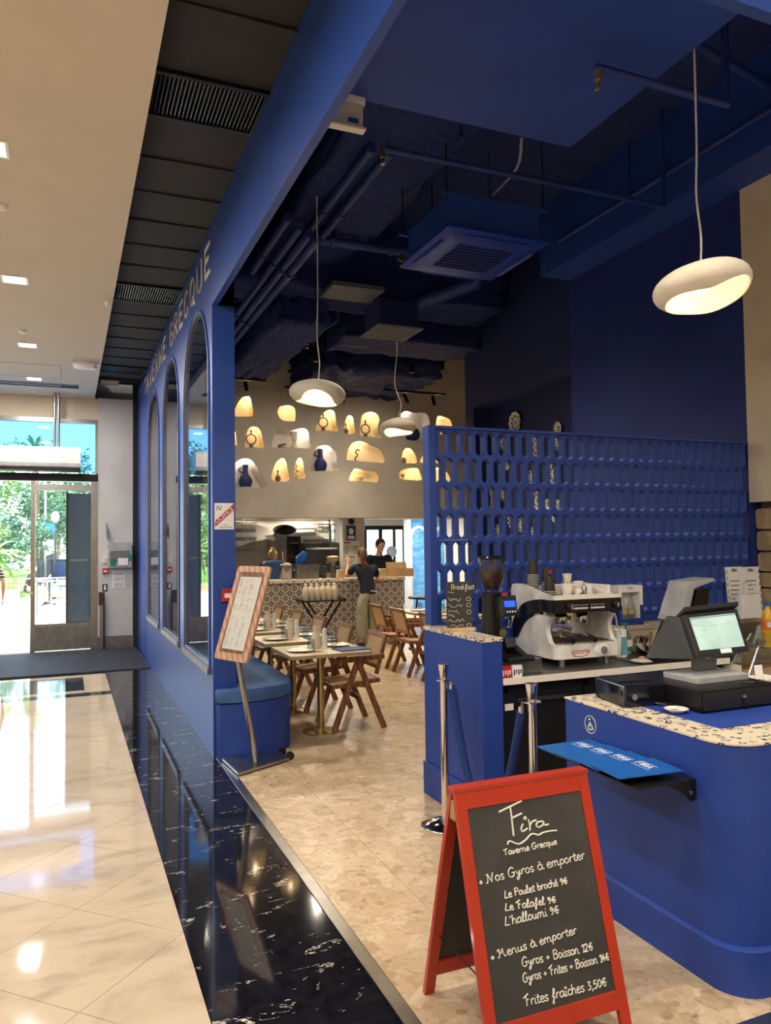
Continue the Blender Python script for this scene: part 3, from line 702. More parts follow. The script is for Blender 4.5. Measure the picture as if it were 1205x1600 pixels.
M().box(XF, 9, 1.4, 2.06, ZB, ZB+.1).build('front_ceiling', 'black_panel', fa)
M().box(XF, XF+.19, 6.42, 12.27, ZB, 5.65).build('upper', 'blue_dark', fa); M().box(XF+.015, XF+.19, 12.27, YD+.1, ZB, 5.65).build('upper', 'blue_dark', fa)
M().box(XF+.05, XF+.19, 6.42, 6.62, 3.78, 5.65).build('post', 'blue_paint', fa)
# sign letters, read from the far end towards the camera
s = 'TAVERNE GRECQUE'
LX = [227.6, 231.3, 235.6, 240.2, 245.3, 251.0, 257.3, None, 268.0, 275.3, 283.2, 291.3, 300.8, 311.7, 324.3]
for i, ch in enumerate(s):
    if ch == ' ': continue
    l, _ = writing(ch, 1.0, 0, caps=True); yc = PX(LX[i], 600-(LX[i]-227)*2.02, XF).y; wl_ = max(p[0] for q in l for p in q); mb = M()
    for st in l:
        pts = [Vector((XF-.004, yc-(p[0]-wl_/2)*.40, 4.10+p[1]*.245)) for p in st]
        if len(pts) > 5: pts = smooth_loop(pts, 3, False)
        for a, b in zip(pts[:-1], pts[1:]): mb.beam(a-(b-a).normalized()*.008, b+(b-a).normalized()*.008, .006, .034, up=(0, (b-a).z, -(b-a).y))
    o = mb.build('sign_letter', 'white_letter')
    nth = ['', ' in the first word', ' in the second word']
    w_ = 1 if i < 7 else 2
    seen = s[:i].count(ch) if i < 7 else s[8:i].count(ch)
    extra = '' if s.count(ch) == 1 else (' of the far word' if w_ == 1 else ' of the near word')
    if (s[:7].count(ch) if w_ == 1 else s[8:].count(ch)) > 1: extra = (' first' if seen == 0 else ' second')+extra
    tag(o, 'cream raised sign letter %s%s on the blue fascia' % (ch, (','+extra if extra.startswith(' first') or extra.startswith(' second') else extra)), 'letter', 'raised sign letters')

# ---- tavern shell
struct(M().box(XF, 9.2, 1.9, 20.2, 5.6, 5.75).build('ceiling_tavern', 'blue_rough'))
sf = struct(M().box(XF+.051, 3.24, 2.112, 4.31, 4.50, 4.60).build('ceiling_soffit', 'blue_paint'))
M().box(1.35, 1.365, 3.02, 3.10, 4.494, 4.502).build('slot', 'black_void', sf, loc=(.34, -.3, 0))
bm_ = struct(M().box(5.05, XR+.3, 2.112, 7.33, 4.81, 5.6).build('ceiling_beam', 'blue_paint'))
wl = struct(M().box(XR, XR+.3, 4.86, 7.33, 0, 5.6).build('wall_right', 'blue_wall'))
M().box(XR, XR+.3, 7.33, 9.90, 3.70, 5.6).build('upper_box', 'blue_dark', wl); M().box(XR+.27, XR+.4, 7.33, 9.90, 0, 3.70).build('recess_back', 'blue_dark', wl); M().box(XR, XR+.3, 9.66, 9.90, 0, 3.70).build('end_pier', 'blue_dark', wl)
bp = struct(M().box(XR-.004, XR+.3, 2.112, 4.856, 2.06, 5.6).build('wall_panel', 'cream_wall'))
M().prism([(XR-.004, y, z) for y, z in arch_loop(2.9, 4.33, 2.07, 3.95)], (-.004, 0, 0)).build('arch', 'niche_cream', bp)
sw = struct(M().box(XR+.14, XR+.4, 2.112, 4.87, 0, 2.06).build('wall_stone', 'grout'))
random.seed(3); z = .0
while z < 2.03:
    hh = random.uniform(.12, .21); hh = min(hh, 2.05-z)
    if hh < .06: break
    y = 4.86
    while y > 2.5:
        ww = random.uniform(.22, .42)
        vs = M().rbox(-ww+.012, 0, 0, hh-.012, 0, random.uniform(.05, .09), .035, 3)
        M_ = Matrix(((0, 0, -1, XR+.145), (1, 0, 0, y), (0, 1, 0, z), (0, 0, 0, 1)))
        vs.v = [M_ @ (v+Vector((0, 0, random.uniform(-.006, .006)))) for v in vs.v]
        vs.build('stone_block', 'stone', sw, bevel=.008); y -= ww
    z += hh
# rough sprayed beams and ducts under the ceiling
def rough_box(name, x0, x1, y0, y1, z0, z1, m='blue_rough', seed=1, amp=.035, n=14):
    random.seed(seed); bm = bmesh.new()
    bmesh.ops.create_cube(bm, size=1, matrix=Matrix.Translation(((x0+x1)/2, (y0+y1)/2, (z0+z1)/2)) @ Matrix.Diagonal((x1-x0, y1-y0, z1-z0, 1)))
    bmesh.ops.subdivide_edges(bm, edges=bm.edges[:], cuts=n, use_grid_fill=True)
    for v in bm.verts: v.co += Vector((random.uniform(-amp, amp), random.uniform(-amp, amp), random.uniform(-amp, amp)))
    me = bpy.data.meshes.new(name); bm.to_mesh(me); bm.free(); me.shade_smooth(); return struct(obj(name, me, m))
rough_box('ceiling_beam_rough', 2.05, 3.05, 4.35, 10.6, 5.05, 5.62, seed=1)
rough_box('ceiling_beam_cross', 1.35, 5.3, 8.5, 9.3, 4.78, 5.62, seed=2)
rough_box('ceiling_duct', 2.35, 3.0, 8.9, 12.2, 4.45, 5.2, 'blue_rough', 3)
rough_box('ceiling_mass', 3.6, 5.6, 10.9, 12.9, 4.42, 5.6, 'blue_dark', 4, .06)
rough_box('ceiling_mass', 1.32, 2.4, 11.3, 12.9, 4.55, 5.6, 'blue_dark', 5, .06)
rough_box('ceiling_mass', 2.4, 3.6, 12.0, 12.9, 5.0, 5.6, 'blue_dark', 6, .05)
rough_box('ceiling_duct', 3.4, 5.5, 9.4, 10.2, 4.5, 5.0, 'blue_dark', 7, .02)
# pipes
def pipe(label, pts, r=.03, name='ceiling_pipe', m='blue_pipe', clamps=0, fit=None):
    t = T(name, label, 'pipe', pts[0]); o = Vector(pts[0]); P = [Vector(p)-o for p in pts]
    M().tube(P, r, 10).build('pipe_run', m, t, True)
    for i in range(clamps):
        q = P[0].lerp(P[-1], (i+.5)/clamps); M().tube([q-(P[-1]-P[0]).normalized()*.02, q+(P[-1]-P[0]).normalized()*.02], r*1.35, 10).build('coupling', m, t, True)
        M().tube([q, (q.x, q.y, 5.6-o.z)], .005, 5).build('hanger', 'black_metal', t)
    if fit:
        q = Vector(fit)-o; M().tube([q, q-Vector((0, 0, .06))], r*.9, 8).lathe([(.012, -.06), (.016, -.075), (.006, -.10), (.02, -.112), (.004, -.116)], q, 10).build('sprinkler', 'brass', t, True)
    return t
for i, (px_, py_, zz) in enumerate(((363, 470, 4.85), (364, 499, 4.78), (374, 507, 4.72), (388, 507, 4.68))):
    c = FL(px_, py_, zz)
    pipe(['leftmost blue pipe of the bundle above the first window', 'second blue pipe of the bundle from the left', 'third blue pipe of the bundle from the left', 'rightmost blue pipe of the bundle above the dining tables'][i], [(c.x, 6.9, zz), (c.x, 12.8, zz)], .045, clamps=3)
for i, (px_, py_) in enumerate(((452, 400), (478, 400))):
    c = FL(px_, py_, 5.0); pipe(['upper left thin pipe running up to the cross pipe', 'upper right thin pipe running up to the cross pipe'][i], [(c.x, 5.7, 5.0), (c.x, 8.2, 5.0)], .04, clamps=1)
a, b = FL(472, 370, 4.98), FL(625, 395, 4.98); pipe('insulated cross pipe bending over the near pendant lamp', [(a.x, a.y, 4.98), (b.x+.2, a.y, 4.98)], .05, clamps=2, fit=(b.x, a.y, 4.93))
a, b = FL(596, 232, 4.72), FL(1036, 323, 4.72); pipe('long sprinkler pipe crossing behind the smooth blue soffit', [(a.x, a.y, 4.72), (b.x, a.y, 4.72), (b.x, a.y, 5.58)], .024, clamps=2, fit=(a.x+.01, a.y, 4.71))
a, b = FL(932, 106, 4.36), FL(1141, 160, 4.36); pipe('sprinkler pipe with drop head below the smooth blue soffit', [(a.x, a.y, 4.36), (b.x, a.y, 4.36), (b.x, a.y, 5.2), (b.x-.2, a.y, 5.2)], .026, fit=(a.x+.01, a.y, 4.35))
a = FL(1205, 171, 5.05); pipe('thin pipe running along the right ceiling beam', [(a.x, 2.2, 5.05), (a.x, 6.9, 5.05)], .022, clamps=2)
a = FL(1100, 70, 5.3); pipe('dark pipe in the upper right ceiling corner', [(a.x-1.2, a.y-.2, 5.3), (a.x+.9, a.y+.2, 5.3)], .03)
c = FL(612, 440, 4.6); pipe('bent grey blue drain pipe beyond the near pendant lamp', [(c.x+.1, 9.6, 5.4), (c.x+.1, 9.6, 4.75), (c.x-.25, 9.9, 4.55)], .03, fit=(c.x-.25, 9.9, 4.53))
a = FL(700, 470, 4.65); pipe('fat blue drain pipe sloping down beside the cassette unit', [(a.x+.35, 7.6, 5.3), (a.x+.3, 7.9, 4.85), (a.x-.4, 8.6, 4.66)], .09)
pts = [FL(815, 215, 5.0), FL(808, 262, 4.9), FL(770, 305, 4.8)]; tag(M().tube(smooth_loop(pts, 6, False), .012, 6).build('hanging_cable', 'silver_plastic'), 'pale cable looping down behind the cassette unit', 'cable')
# air conditioning cassette
ax0, ax1, ay0, ay1, az = 2.85, 3.85, 5.41, 6.42, 4.30
t = T('air_conditioner', 'square blue ceiling cassette air conditioner hung on rods', 'air conditioner', ((ax0+ax1)/2, (ay0+ay1)/2, az))
M().loft([[(x*s_, y*s_, z) for x, y in rrect(-.5, .5, -.5, .5, .02, 3)] for s_, z in ((1, .035), (1, .02), (.93, .0), (.8, -.02), (.62, -.012))]).build('face_panel', 'blue_gloss', t, True)
for k_ in range(4): M().rbox(-.30, .30, -.46, -.40, -.012, .006, .025, 4, xf=Matrix.Rotation(k_*pi/2, 4, 'Z') @ RM('X', 14, (0, -.43, 0))).build('louvre', 'blue_gloss', t, True)
for i in range(9): M().box(-.27, .27, -.25+i*.06, -.235+i*.06, -.024, -.012).build('intake_slat', 'blue_dark', t)
M().box(-.43, .43, -.43, .43, .03, .34).build('body', 'blue_paint', t); M().box(-.52, .50, -.46, -.43, .30, .33).build('bracket', 'blue_paint', t); M().box(-.52, .50, .43, .46, .30, .33).build('bracket', 'blue_paint', t)
for x in (-.48, .46):
    for y in (-.445, .445): M().tube([(x, y, .26), (x, y, 1.28)], .006, 6).build('hanger_rod', 'black_metal', t)
t = T('ceiling_vent', 'grey square air vent hanging beyond the near pendant lamp', 'air vent', (3.68, 8.54, 4.33))
M().box(-.30, .30, -.30, .30, 0, .02).build('plate', 'vent_grey', t); M().box(-.25, .25, -.25, .25, .02, .34).build('plenum', 'blue_dark', t)
for i in range(13): M().box(-.265, .265, -.27+i*.044, -.255+i*.044, -.008, 0).build('fin', 'grey_plastic', t)
c = FL(550, 460, 4.7); t = T('access_plate', 'small pale square plate fixed under the dark ceiling', 'plate', (c.x, c.y, 4.7)); M().box(-.32, .32, -.25, .25, 0, .05).build('panel', 'vent_grey', t); M().tube([(0, 0, .05), (0, 0, .9)], .01, 6).build('hanger', 'black_metal', t)
# security camera, emergency exit light
c = PX(929, 394, XR); t = T('security_camera', 'white dome security camera on the dark blue wall', 'camera', c)
M().lathe([(.055, 0), (.055, .03), (.045, .04)], seg=18, xf=RM('Y', -90)).build('mount', 'white_plastic', t, True); M().ell((-.075, -.015, -.01), (.07, .065, .065)).build('body', 'white_plastic', t, True); M().lathe([(.03, 0), (.03, .02), (.004, .024)], seg=14, xf=Matrix.Translation((-.115, -.055, -.02)) @ Vector((-.6, -.75, -.2)).to_track_quat('Z', 'Y').to_matrix().to_4x4()).build('lens', 'black_gloss', t, True)
c = FL(540, 162, 4.44); t = T('exit_light', 'clear emergency exit light under the corner of the soffit', 'emergency light', (c.x, c.y+.02, 4.35))
M().box(-.13, .13, -.03, .03, .10, .16).build('base', 'white_plastic', t, bevel=.008); M().box(-.13, .13, -.028, .028, -.04, .10).build('diffuser', 'clear_plastic', t); M().box(-.12, .12, -.006, .006, -.03, .10).build('sign_plate', 'white_plastic', t); M().box(.02, .09, -.0075, -.006, -.01, .02).build('blue_mark', 'blue_folder', t); M().box(-.13, .13, -.03, .03, -.055, -.04).build('foot', 'paper', t)

# ---- niche wall over the bar
YN = 12.9
NA = [((360, 600), 6.025, p) for p in (
 [(30, 303), (40, 250), (70, 180), (110, 130), (150, 115), (185, 120), (200, 170), (215, 240), (212, 295), (198, 305)],
 [(445, 270), (460, 220), (500, 203), (560, 200), (600, 220), (615, 265), (612, 335), (600, 350), (520, 348), (475, 328)],
 [(-30, 575), (-20, 450), (25, 420), (50, 460), (66, 560), (60, 577)],
 [(140, 603), (145, 520), (162, 440), (197, 405), (250, 405), (290, 450), (310, 540), (315, 604), (225, 594)],
 [(397, 598), (405, 520), (427, 445), (475, 425), (560, 437), (640, 420), (700, 416), (735, 450), (747, 540), (747, 603), (560, 594)],
 [(805, 437), (820, 370), (860, 290), (910, 250), (955, 242), (985, 275), (1000, 370), (1012, 440), (900, 436)],
 [(1075, 460), (1080, 380), (1092, 320), (1120, 294), (1150, 306), (1168, 380), (1170, 463)],
 [(-40, 970), (-15, 830), (45, 742), (100, 708), (145, 700), (200, 716), (250, 780), (300, 870), (337, 971), (150, 966)],
 [(397, 905), (400, 820), (430, 740), (488, 697), (520, 720), (540, 800), (550, 910)],
 [(595, 880), (605, 800), (625, 720), (655, 693), (680, 716), (695, 800), (705, 884)],
 [(760, 812), (770, 720), (800, 612), (840, 582), (920, 578), (970, 620), (1000, 660), (1006, 730), (1025, 808), (870, 818)])]
NB = [((520, 600), 6.025, p) for p in (
 [(258, 480), (262, 360), (282, 290), (340, 263), (400, 270), (440, 320), (430, 390), (437, 450), (462, 482), (452, 511), (400, 500), (300, 494)],
 [(640, 300), (655, 270), (700, 254), (760, 270), (860, 270), (900, 300), (915, 370), (915, 522), (700, 524), (675, 480), (655, 400)],
 [(985, 460), (985, 310), (1060, 312), (1108, 340), (1128, 400), (1125, 462)],
 [(132, 700), (145, 620), (180, 562), (240, 538), (300, 546), (360, 580), (430, 606), (470, 660), (487, 738), (400, 737), (150, 716)],
 [(655, 740), (652, 680), (670, 622), (710, 601), (750, 622), (785, 680), (792, 742), (720, 746)],
 [(830, 740), (845, 680), (880, 622), (920, 612), (960, 640), (985, 690), (995, 743)],
 [(152, 905), (165, 860), (200, 802), (240, 798), (320, 820), (400, 830), (430, 862), (432, 908), (410, 927), (340, 920), (180, 912)],
 [(628, 870), (635, 822), (680, 801), (790, 791), (820, 830), (838, 900), (760, 906), (640, 894)],
 [(960, 925), (958, 800), (1030, 795), (1090, 850), (1100, 920)])]
NICHES = []
for org, s_, p in NA+NB:
    pts = smooth_loop([(q[0], q[1], 0) for q in p], 4)
    out = []
    for q in pts:
        w_ = PY(org[0]+q.x/s_, org[1]+q.y/s_, YN); out.append((w_.x, w_.z))
    NICHES.append(out)
me = holed([(1.31, 2.21), (9.0, 2.21), (9.0, 5.6), (1.31, 5.6)], NICHES, lambda u, v: (u, YN, v), (0, .02, 0))
wn = struct(obj('wall_niches', me, 'plaster'))
M().box(1.31, 9.0, YN+.02, YN+.34, 2.21, 2.27).build('soffit', 'plaster', wn)
PALE = (4, 7, 10, 12)
for i, lp in enumerate(NICHES):
    cx = sum(p[0] for p in lp)/len(lp); cz = sum(p[1] for p in lp)/len(lp); zb = min(p[1] for p in lp); zt = max(p[1] for p in lp)
    rings = []
    for s_, d in ((1.0, .0), (1.0, .10), (.97, .17), (.86, .215), (.5, .225)):
        rings.append([(cx+(p[0]-cx)*s_, YN+.004+d, (zb+.0+(p[1]-zb)*(s_ if s_ < .99 else 1))) for p in lp])
    mb = M(); n_ = len(lp); mb.loft(rings, True, False); mb.add(rings[-1], [tuple(range(n_))])
    nn = mb.build('niche', 'niche_white' if i in PALE else 'niche_cream', wn, True)
    top = max(lp, key=lambda p: p[1]); ar = (max(p[0] for p in lp)-min(p[0] for p in lp))*(zt-zb)
    M().box(top[0]-.035, top[0]+.035, YN+.03, YN+.05, zt-.025, zt-.012).build('led_strip', 'led', wn)
    lamp('POINT', (top[0], YN+.09, zt-.06), (1.0 if i in PALE else 1.15)*(.35+ar*2.2), (1, .88, .74) if i in PALE else (1, .78, .50), .03, parent=wn, name='niche_lamp')
def inn(i, u): lp = NICHES[i]; x0 = min(p[0] for p in lp); x1 = max(p[0] for p in lp); return Vector((x0+(x1-x0)*u, YN+.12, min(p[1] for p in lp)+.012))
def jug(c, h, label):
    t = T('jug', label, 'jug', c, group='dark blue niche jugs'); r = h*.29
    M().lathe([(r*.55, 0), (r*.75, .02*h), (r*1.0, .22*h), (r*.98, .36*h), (r*.7, .5*h), (r*.42, .6*h), (r*.36, .8*h), (r*.44, 1.0*h), (r*.36, 1.0*h), (.004, .97*h)], seg=20).build('body', 'vase_blue', t, True)
    for k_ in (0, 1): M().tube([(-r*(.36+(.62+.14*k_)*sin(pi*a)), 0, h*(.66+(.3-.06*k_)*(1-a)-.03*k_)) for a in [j/8 for j in range(9)]], h*.018, 6).build('handle', 'vase_blue', t, True)
    return t
jug(inn(7, .52), .40, 'dark blue round jug in the white niche nearest the blue column')
jug(inn(10, .41), .40, 'dark blue round jug in the white niche under the near pendant lamp')
c = inn(12, .46); tag(M().lathe([(.06, 0), (.13, .05), (.145, .14), (.11, .22), (.06, .245), (.05, .24), (.004, .2)], seg=18).build('round_pot', 'vase_blue', smooth=True, loc=c), 'dark blue round pot in the niche behind the far pendant lamp', 'pot')
def ringv(c, label):
    t = T('ring_sculpture', label, 'sculpture', c, group='bronze ring sculptures'); M().loft([[(x*s_, y*s_, z) for x, y in rrect(-.04, .04, -.03, .03, .008, 2)] for s_, z in ((1, 0), (.6, .085))]).build('base', 'terracotta', t)
    M().tube([(.085*sin(2*pi*a/20), 0, .165+.085*cos(2*pi*a/20)) for a in range(21)], .011, 7, False).build('ring', 'bronze', t, True); M().lathe([(.012, .24), (.014, .29), (.022, .31), (.014, .325), (.004, .33)], seg=10).build('finial', 'bronze', t, True)
ringv(inn(5, .43), 'bronze ring sculpture in the pointed niche right of the near lamp'); ringv(inn(3, .41), 'bronze ring sculpture in the niche nearest the blue column'); ringv(inn(11, .36), 'bronze ring sculpture in the niche left of the far lamp')
def bott(i, u, label, h=.2):
    t = T('small_flask', label, 'flask', inn(i, u), group='small dark flasks in the niches'); M().lathe([(.03, 0), (.045, .02), (.05, .07), (.03, .1), (.012, .115), (.01, h-.02), (.016, h), (.004, h)], seg=14).build('body', 'terracotta', t, True); M().lathe([(.018, h-.03), (.018, h-.015)], seg=10).build('collar', 'bronze', t)
bott(6, .36, 'small dark flask in the narrow niche between two lamps'); bott(8, .45, 'small dark flask in the niche left of the leaf figurine'); bott(15, .3, 'small dark flask in the egg shaped niche', .1); bott(16, .55, 'small dark flask in the niche beside the lattice post', .12)
c = inn(4, .62); t = T('marble_bust', 'pale carved bust in the wide white niche', 'bust', c); M().loft([[(x*s_, y*s_*.7, z) for x, y in rrect(-.05, .05, -.05, .05, .04, 4)] for s_, z in ((1.5, 0), (1.3, .04), (.7, .08), (.65, .11), (.95, .15), (1.05, .2), (1.0, .24))]).build('head', 'marble_bust', t, True); M().loft([[(x*s_, y*s_*.8, z) for x, y in rrect(-.055, .055, -.055, .055, .045, 4)] for s_, z in ((1.1, .22), (1.4, .27), (1.25, .3))]).build('crown', 'marble_bust', t, True); M().box(-.012, .012, -.05, -.03, .15, .19).build('nose', 'marble_bust', t, bevel=.004)
c = inn(4, .32); t = T('stone_fragment', 'broken stone fragment beside the carved bust', 'fragment', c); M().loft([[(-.08, -.05, 0), (.07, -.05, 0), (.07, .05, 0), (-.08, .05, 0)], [(-.08, -.04, .06), (.05, -.04, .09), (.05, .04, .1), (-.07, .04, .07)]]).build('block', 'terracotta', t, bevel=.01); M().box(.0, .05, -.055, -.045, .02, .05).build('chip', 'marble_bust', t)
c = inn(9, .4); t = T('leaf_figurine', 'gold leaf figurine in the tall narrow niche', 'figurine', c)
for k_ in range(5): M().ell((.03*(-1)**k_, 0, .05+.045*k_), (.045-.004*k_, .014, .032)).build('leaf', 'kraft', t, True)
M().tube([(0, 0, 0), (0, 0, .26)], .008, 6).build('stem', 'bronze', t)
c = inn(14, .33); t = T('seahorse_figurine', 'dark curled figurine in the wide niche above the shallow one', 'figurine', c); M().tube(smooth_loop([(.06, 0, .01), (.0, 0, .02), (-.03, 0, .07), (.02, 0, .13), (-.02, 0, .19), (.03, 0, .24), (.05, 0, .2)], 5, False), [.012]*31, 8).build('body', 'bronze', t, True); M().box(-.04, .08, -.03, .03, 0, .012).build('base', 'terracotta', t)
c = inn(17, .42); t = T('footed_bowl', 'small pale footed bowl in the long shallow niche', 'bowl', c); M().lathe([(.035, 0), (.02, .02), (.05, .035), (.085, .08), (.08, .08), (.04, .045), (.004, .04)], seg=18).build('bowl', 'stoneware', t, True); M().lathe([(.04, 0), (.04, .008)], seg=14).build('foot', 'paper', t)
c = inn(18, .27); t = T('small_goblet', 'small olive goblet in the low niche near the lattice', 'goblet', c); M().lathe([(.03, 0), (.01, .015), (.01, .05), (.035, .07), (.04, .11), (.034, .11), (.004, .07)], seg=14).build('cup', 'kraft', t, True); M().lathe([(.032, 0), (.032, .006)], seg=12).build('foot', 'bronze', t)
# track rails and spots in front of the niche wall
for i, (x0, x1, y_, z_) in enumerate(((1.35, 3.0, 12.2, 4.42), (3.4, 4.7, 12.5, 4.40), (5.0, 6.2, 12.0, 4.36))):
    t = T('track_light', ('black track light rail above the left niches', 'black track light rail behind the near pendant lamp', 'black track light rail above the lattice')[i], 'track light', (x0, y_, z_))
    M().box(0, x1-x0, -.02, .02, 0, .035).build('rail', 'black_metal', t); M().tube([(.2, 0, .03), (.2, 0, 1.2)], .006, 5).build('hanger', 'black_metal', t)
    for f_ in (.35, .8):
        q = Vector(((x1-x0)*f_, 0, -.02)); d_ = Vector((.1, -.55, -.8)).normalized() if f_ < .5 else Vector((.05, -.30, -.95)).normalized()
        M().tube([q, q-Vector((0, 0, .06))], .012, 6).tube([q-Vector((0, 0, .06))-d_*.05, q-Vector((0, 0, .06))+d_*.12], .032, 12).build('spot_head', 'black_metal', t, True)
        lamp('SPOT', q-Vector((0, 0, .06))+d_*.135, 130, WARM, .03, target=q-Vector((0, 0, .06))+d_*2, spot=85, parent=t, name='track_spot')
for i, (x_, y_) in enumerate(((3.6, 7.2), (2.55, 2.45), (4.6, 8.6), (3.3, 10.4), (4.9, 10.6))):  # added spots that brighten the tavern floor and the niche wall
    t = T('added_ceiling_spot', ('small black ceiling spot over the dining aisle', 'small black ceiling spot over the cash desk', 'small black ceiling spot over the right tables', 'small black ceiling spot turned to the left half of the niche wall', 'small black ceiling spot turned to the right half of the niche wall')[i], 'spotlight', (x_, y_, 5.1 if i != 1 and i < 3 else 4.37))
    M().tube([(0, 0, .5 if i != 1 and i < 3 else .13 if i == 1 else 1.23), (0, 0, .1)], .01, 6).build('stem', 'black_metal', t); M().tube([(0, 0, .12), (0, 0, 0)], .045, 12).build('head', 'black_metal', t, True)
    lamp('SPOT', (0, 0, -.01), (260, 150, 260, 120, 120)[i], WARM, .05, target=(0, 0, -2) if i < 3 else (0, 2.4, -2.3), spot=115 if i < 3 else 95, parent=t, name='added_spot_lamp', blend=.9)
# ---- bar with patterned tiles
bar = T('bar_counter', 'long bar counter clad in blue and white patterned tiles', 'bar', (0, 12.45, 0))
M().box(2.0, 5.53, .012, .55, 0, 1.09).build('body', 'grout', bar)
TS = .16
tm = M().box(-TS/2+.0015, TS/2-.0015, -.0, .012, -TS/2+.0015, TS/2-.0015).build('tile', 'tile_pattern', bar)
first = True
for i in range(20):
    for j in range(7):
        if j == 6:  # cut row at the floor
            o = M().box(-TS/2+.0015, TS/2-.0015, 0, .012, -.06, TS/2-.0015).build('tile', 'tile_pattern', bar)
        elif first: o = tm; first = False
        else: o = tm.copy(); COL.objects.link(o)
        o.parent = bar; o.location = (5.53-TS/2-i*TS, -.001, 1.085-TS/2-j*TS)
M().box(1.98, 5.56, -.03, .60, 1.09, 1.14).build('top', 'mosaic', bar, bevel=.004)
ZT = 1.141
# ---- kitchen behind the bar
kw = struct(M().box(1.31, 5.05, 15.0, 15.15, 0, 2.3).build('wall_kitchen', 'grey_wall'))
M().box(1.31, 9, YN+.34, 15.0, 2.25, 2.32).build('low_ceiling', 'white_ceiling', kw)
xa, xb = PY(536, 850, 13.6).x, PY(570, 850, 13.6).x
pt = struct(M().box(xa, xb, 13.6, 13.8, 0, 2.25).build('wall_partition', 'grey_wall'))
def dl(x, y, label):
    t = T('downlight', label, 'downlight', (x, y, 2.25), group='small kitchen downlights'); M().lathe([(.06, 0), (.06, -.008), (.045, -.01)], seg=16).build('ring', 'white_plastic', t); M().lathe([(.044, -.004), (.004, -.006)], seg=14).build('lens', 'panel_light', t); lamp('AREA', (0, 0, -.02), 24, WARM, .09, parent=t, name='downlight_lamp')
for px_, lb in ((385, 'recessed downlight over the hanging glasses at the left'), (468, 'recessed downlight over the fridge'), (520, 'recessed downlight over the shelf of glasses')):
    c = FL(px_, 811, 2.25); dl(c.x, min(c.y, 14.6), lb)
yb = 14.72
def K(x, y, Y=yb): return PY(x, y, Y)
# shelves of glasses
def wine_glass(h=.17):
    t = bpy.data.objects.new('wine_glass', None); COL.objects.link(t)
    M().lathe([(.03, 0), (.028, .004), (.005, .008), (.005, h*.45), (.012, h*.5), (.034, h*.65), (.036, h*.8), (.029, h), (.027, h), (.033, h*.8), (.03, h*.66), (.004, h*.52)], seg=12).build('bowl', 'tumbler_glass', t, True)
    return t
def shelf(x0, x1, yp, label, inv_rows, dz=.0):
    a, b = K(x0, yp), K(x1, yp); t = T('glass_shelf', label, 'shelf', (a.x, yb, a.z)); w = b.x-a.x
    M().box(0, w, -.16, .16, -.035, 0).build('board', 'steel', t, bevel=.003); M().box(.0, w, .16, .28, -.03, -.01).build('bracket', 'steel_dull', t); return a, w
g0 = wine_glass(); used = [False]
def glasses(x0, w, z, n, rows, lab, grp, flip=False):
    for r in range(rows):
        for i in range(n):
            if not used[0]: o = g0; used[0] = True
            else: o = dup(g0)
            o.location = (x0+.04+(w-.08)*i/max(1, n-1), yb-.09+r*.16, z); o.rotation_euler = (pi if flip else 0, 0, 0); tag(o, lab, 'glass', grp)
a, w = shelf(362, 400, 853, 'steel wall shelf with glasses behind the blue column', 2); glasses(a.x, w, a.z+.002, 6, 2, 'clear stemmed glass standing on the left kitchen shelf', 'glasses on the left kitchen shelf')
rk = T('glass_rack', 'metal rack for hanging glasses above the left kitchen shelf', 'rack', (a.x, yb, K(380, 818).z)); M().box(0, w, -.15, .15, -.0, .02).build('rail_plate', 'steel_dull', rk); M().tube([(w/2, 0, .02), (w/2, 0, 2.25-K(380, 818).z)], .01, 6).build('hanger', 'steel_dull', rk)
glasses(a.x, w, K(380, 818).z-.003, 6, 2, 'clear stemmed glass hanging upside down at the left rack', 'glasses on the left rack', True)
a, w = shelf(474, 523, 856, 'long steel wall shelf crowded with glasses beside the notices', 2); glasses(a.x, w, a.z+.002, 8, 2, 'clear stemmed glass standing on the long kitchen shelf', 'glasses on the long kitchen shelf')
rk = T('glass_rack', 'metal rack for hanging glasses above the long kitchen shelf', 'rack', (a.x+.25, yb, K(500, 820).z)); M().box(0, w-.25, -.15, .15, 0, .02).build('rail_plate', 'steel_dull', rk); M().tube([(w/2, 0, .02), (w/2, 0, 2.25-K(500, 820).z)], .01, 6).build('hanger', 'steel_dull', rk)
glasses(a.x+.25, w-.25, K(500, 820).z-.003, 5, 2, 'clear stemmed glass hanging upside down at the right rack', 'glasses on the right rack', True)
# fridge, black hood, containers
a, b = K(430, 905, 14.3), K(448, 838, 14.3); t = T('steel_fridge', 'tall steel fridge with gold lit glass door behind the bar', 'fridge', (a.x, 14.3, 0)); w = b.x-a.x
M().box(0, w, 0, .6, 0, b.z).build('body', 'steel', t); M().box(.03, w-.03, -.02, 0, 1.0, b.z-.08).build('door', 'steel', t); M().box(.06, w*.45, -.03, -.02, 1.05, b.z-.15).build('pane', 'brass', t); M().tube([(w*.6, -.04, 1.2), (w*.6, -.04, b.z-.3)], .012, 8).build('handle', 'chrome', t); M().box(-.05, w+.02, -.04, .6, b.z, b.z+.025).build('top', 'steel_dull', t)
a, b = K(449, 900, 14.45), K(470, 838, 14.45); t = T('black_oven', 'black oven block between the fridge and the glass shelf', 'oven', (a.x, 14.45, .85)); w = b.x-a.x; M().box(0, w, 0, .5, 0, b.z-.85).build('body', 'black_plastic', t); M().box(.04, w-.04, -.01, 0, .1, b.z-1.0).build('door', 'black_gloss', t); M().tube([(.06, -.03, b.z-.98), (w-.06, -.03, b.z-.98)], .01, 6).build('handle', 'steel', t); M().box(0, w, .0, .5, -.85, 0).build('stand', 'steel_dull', t)
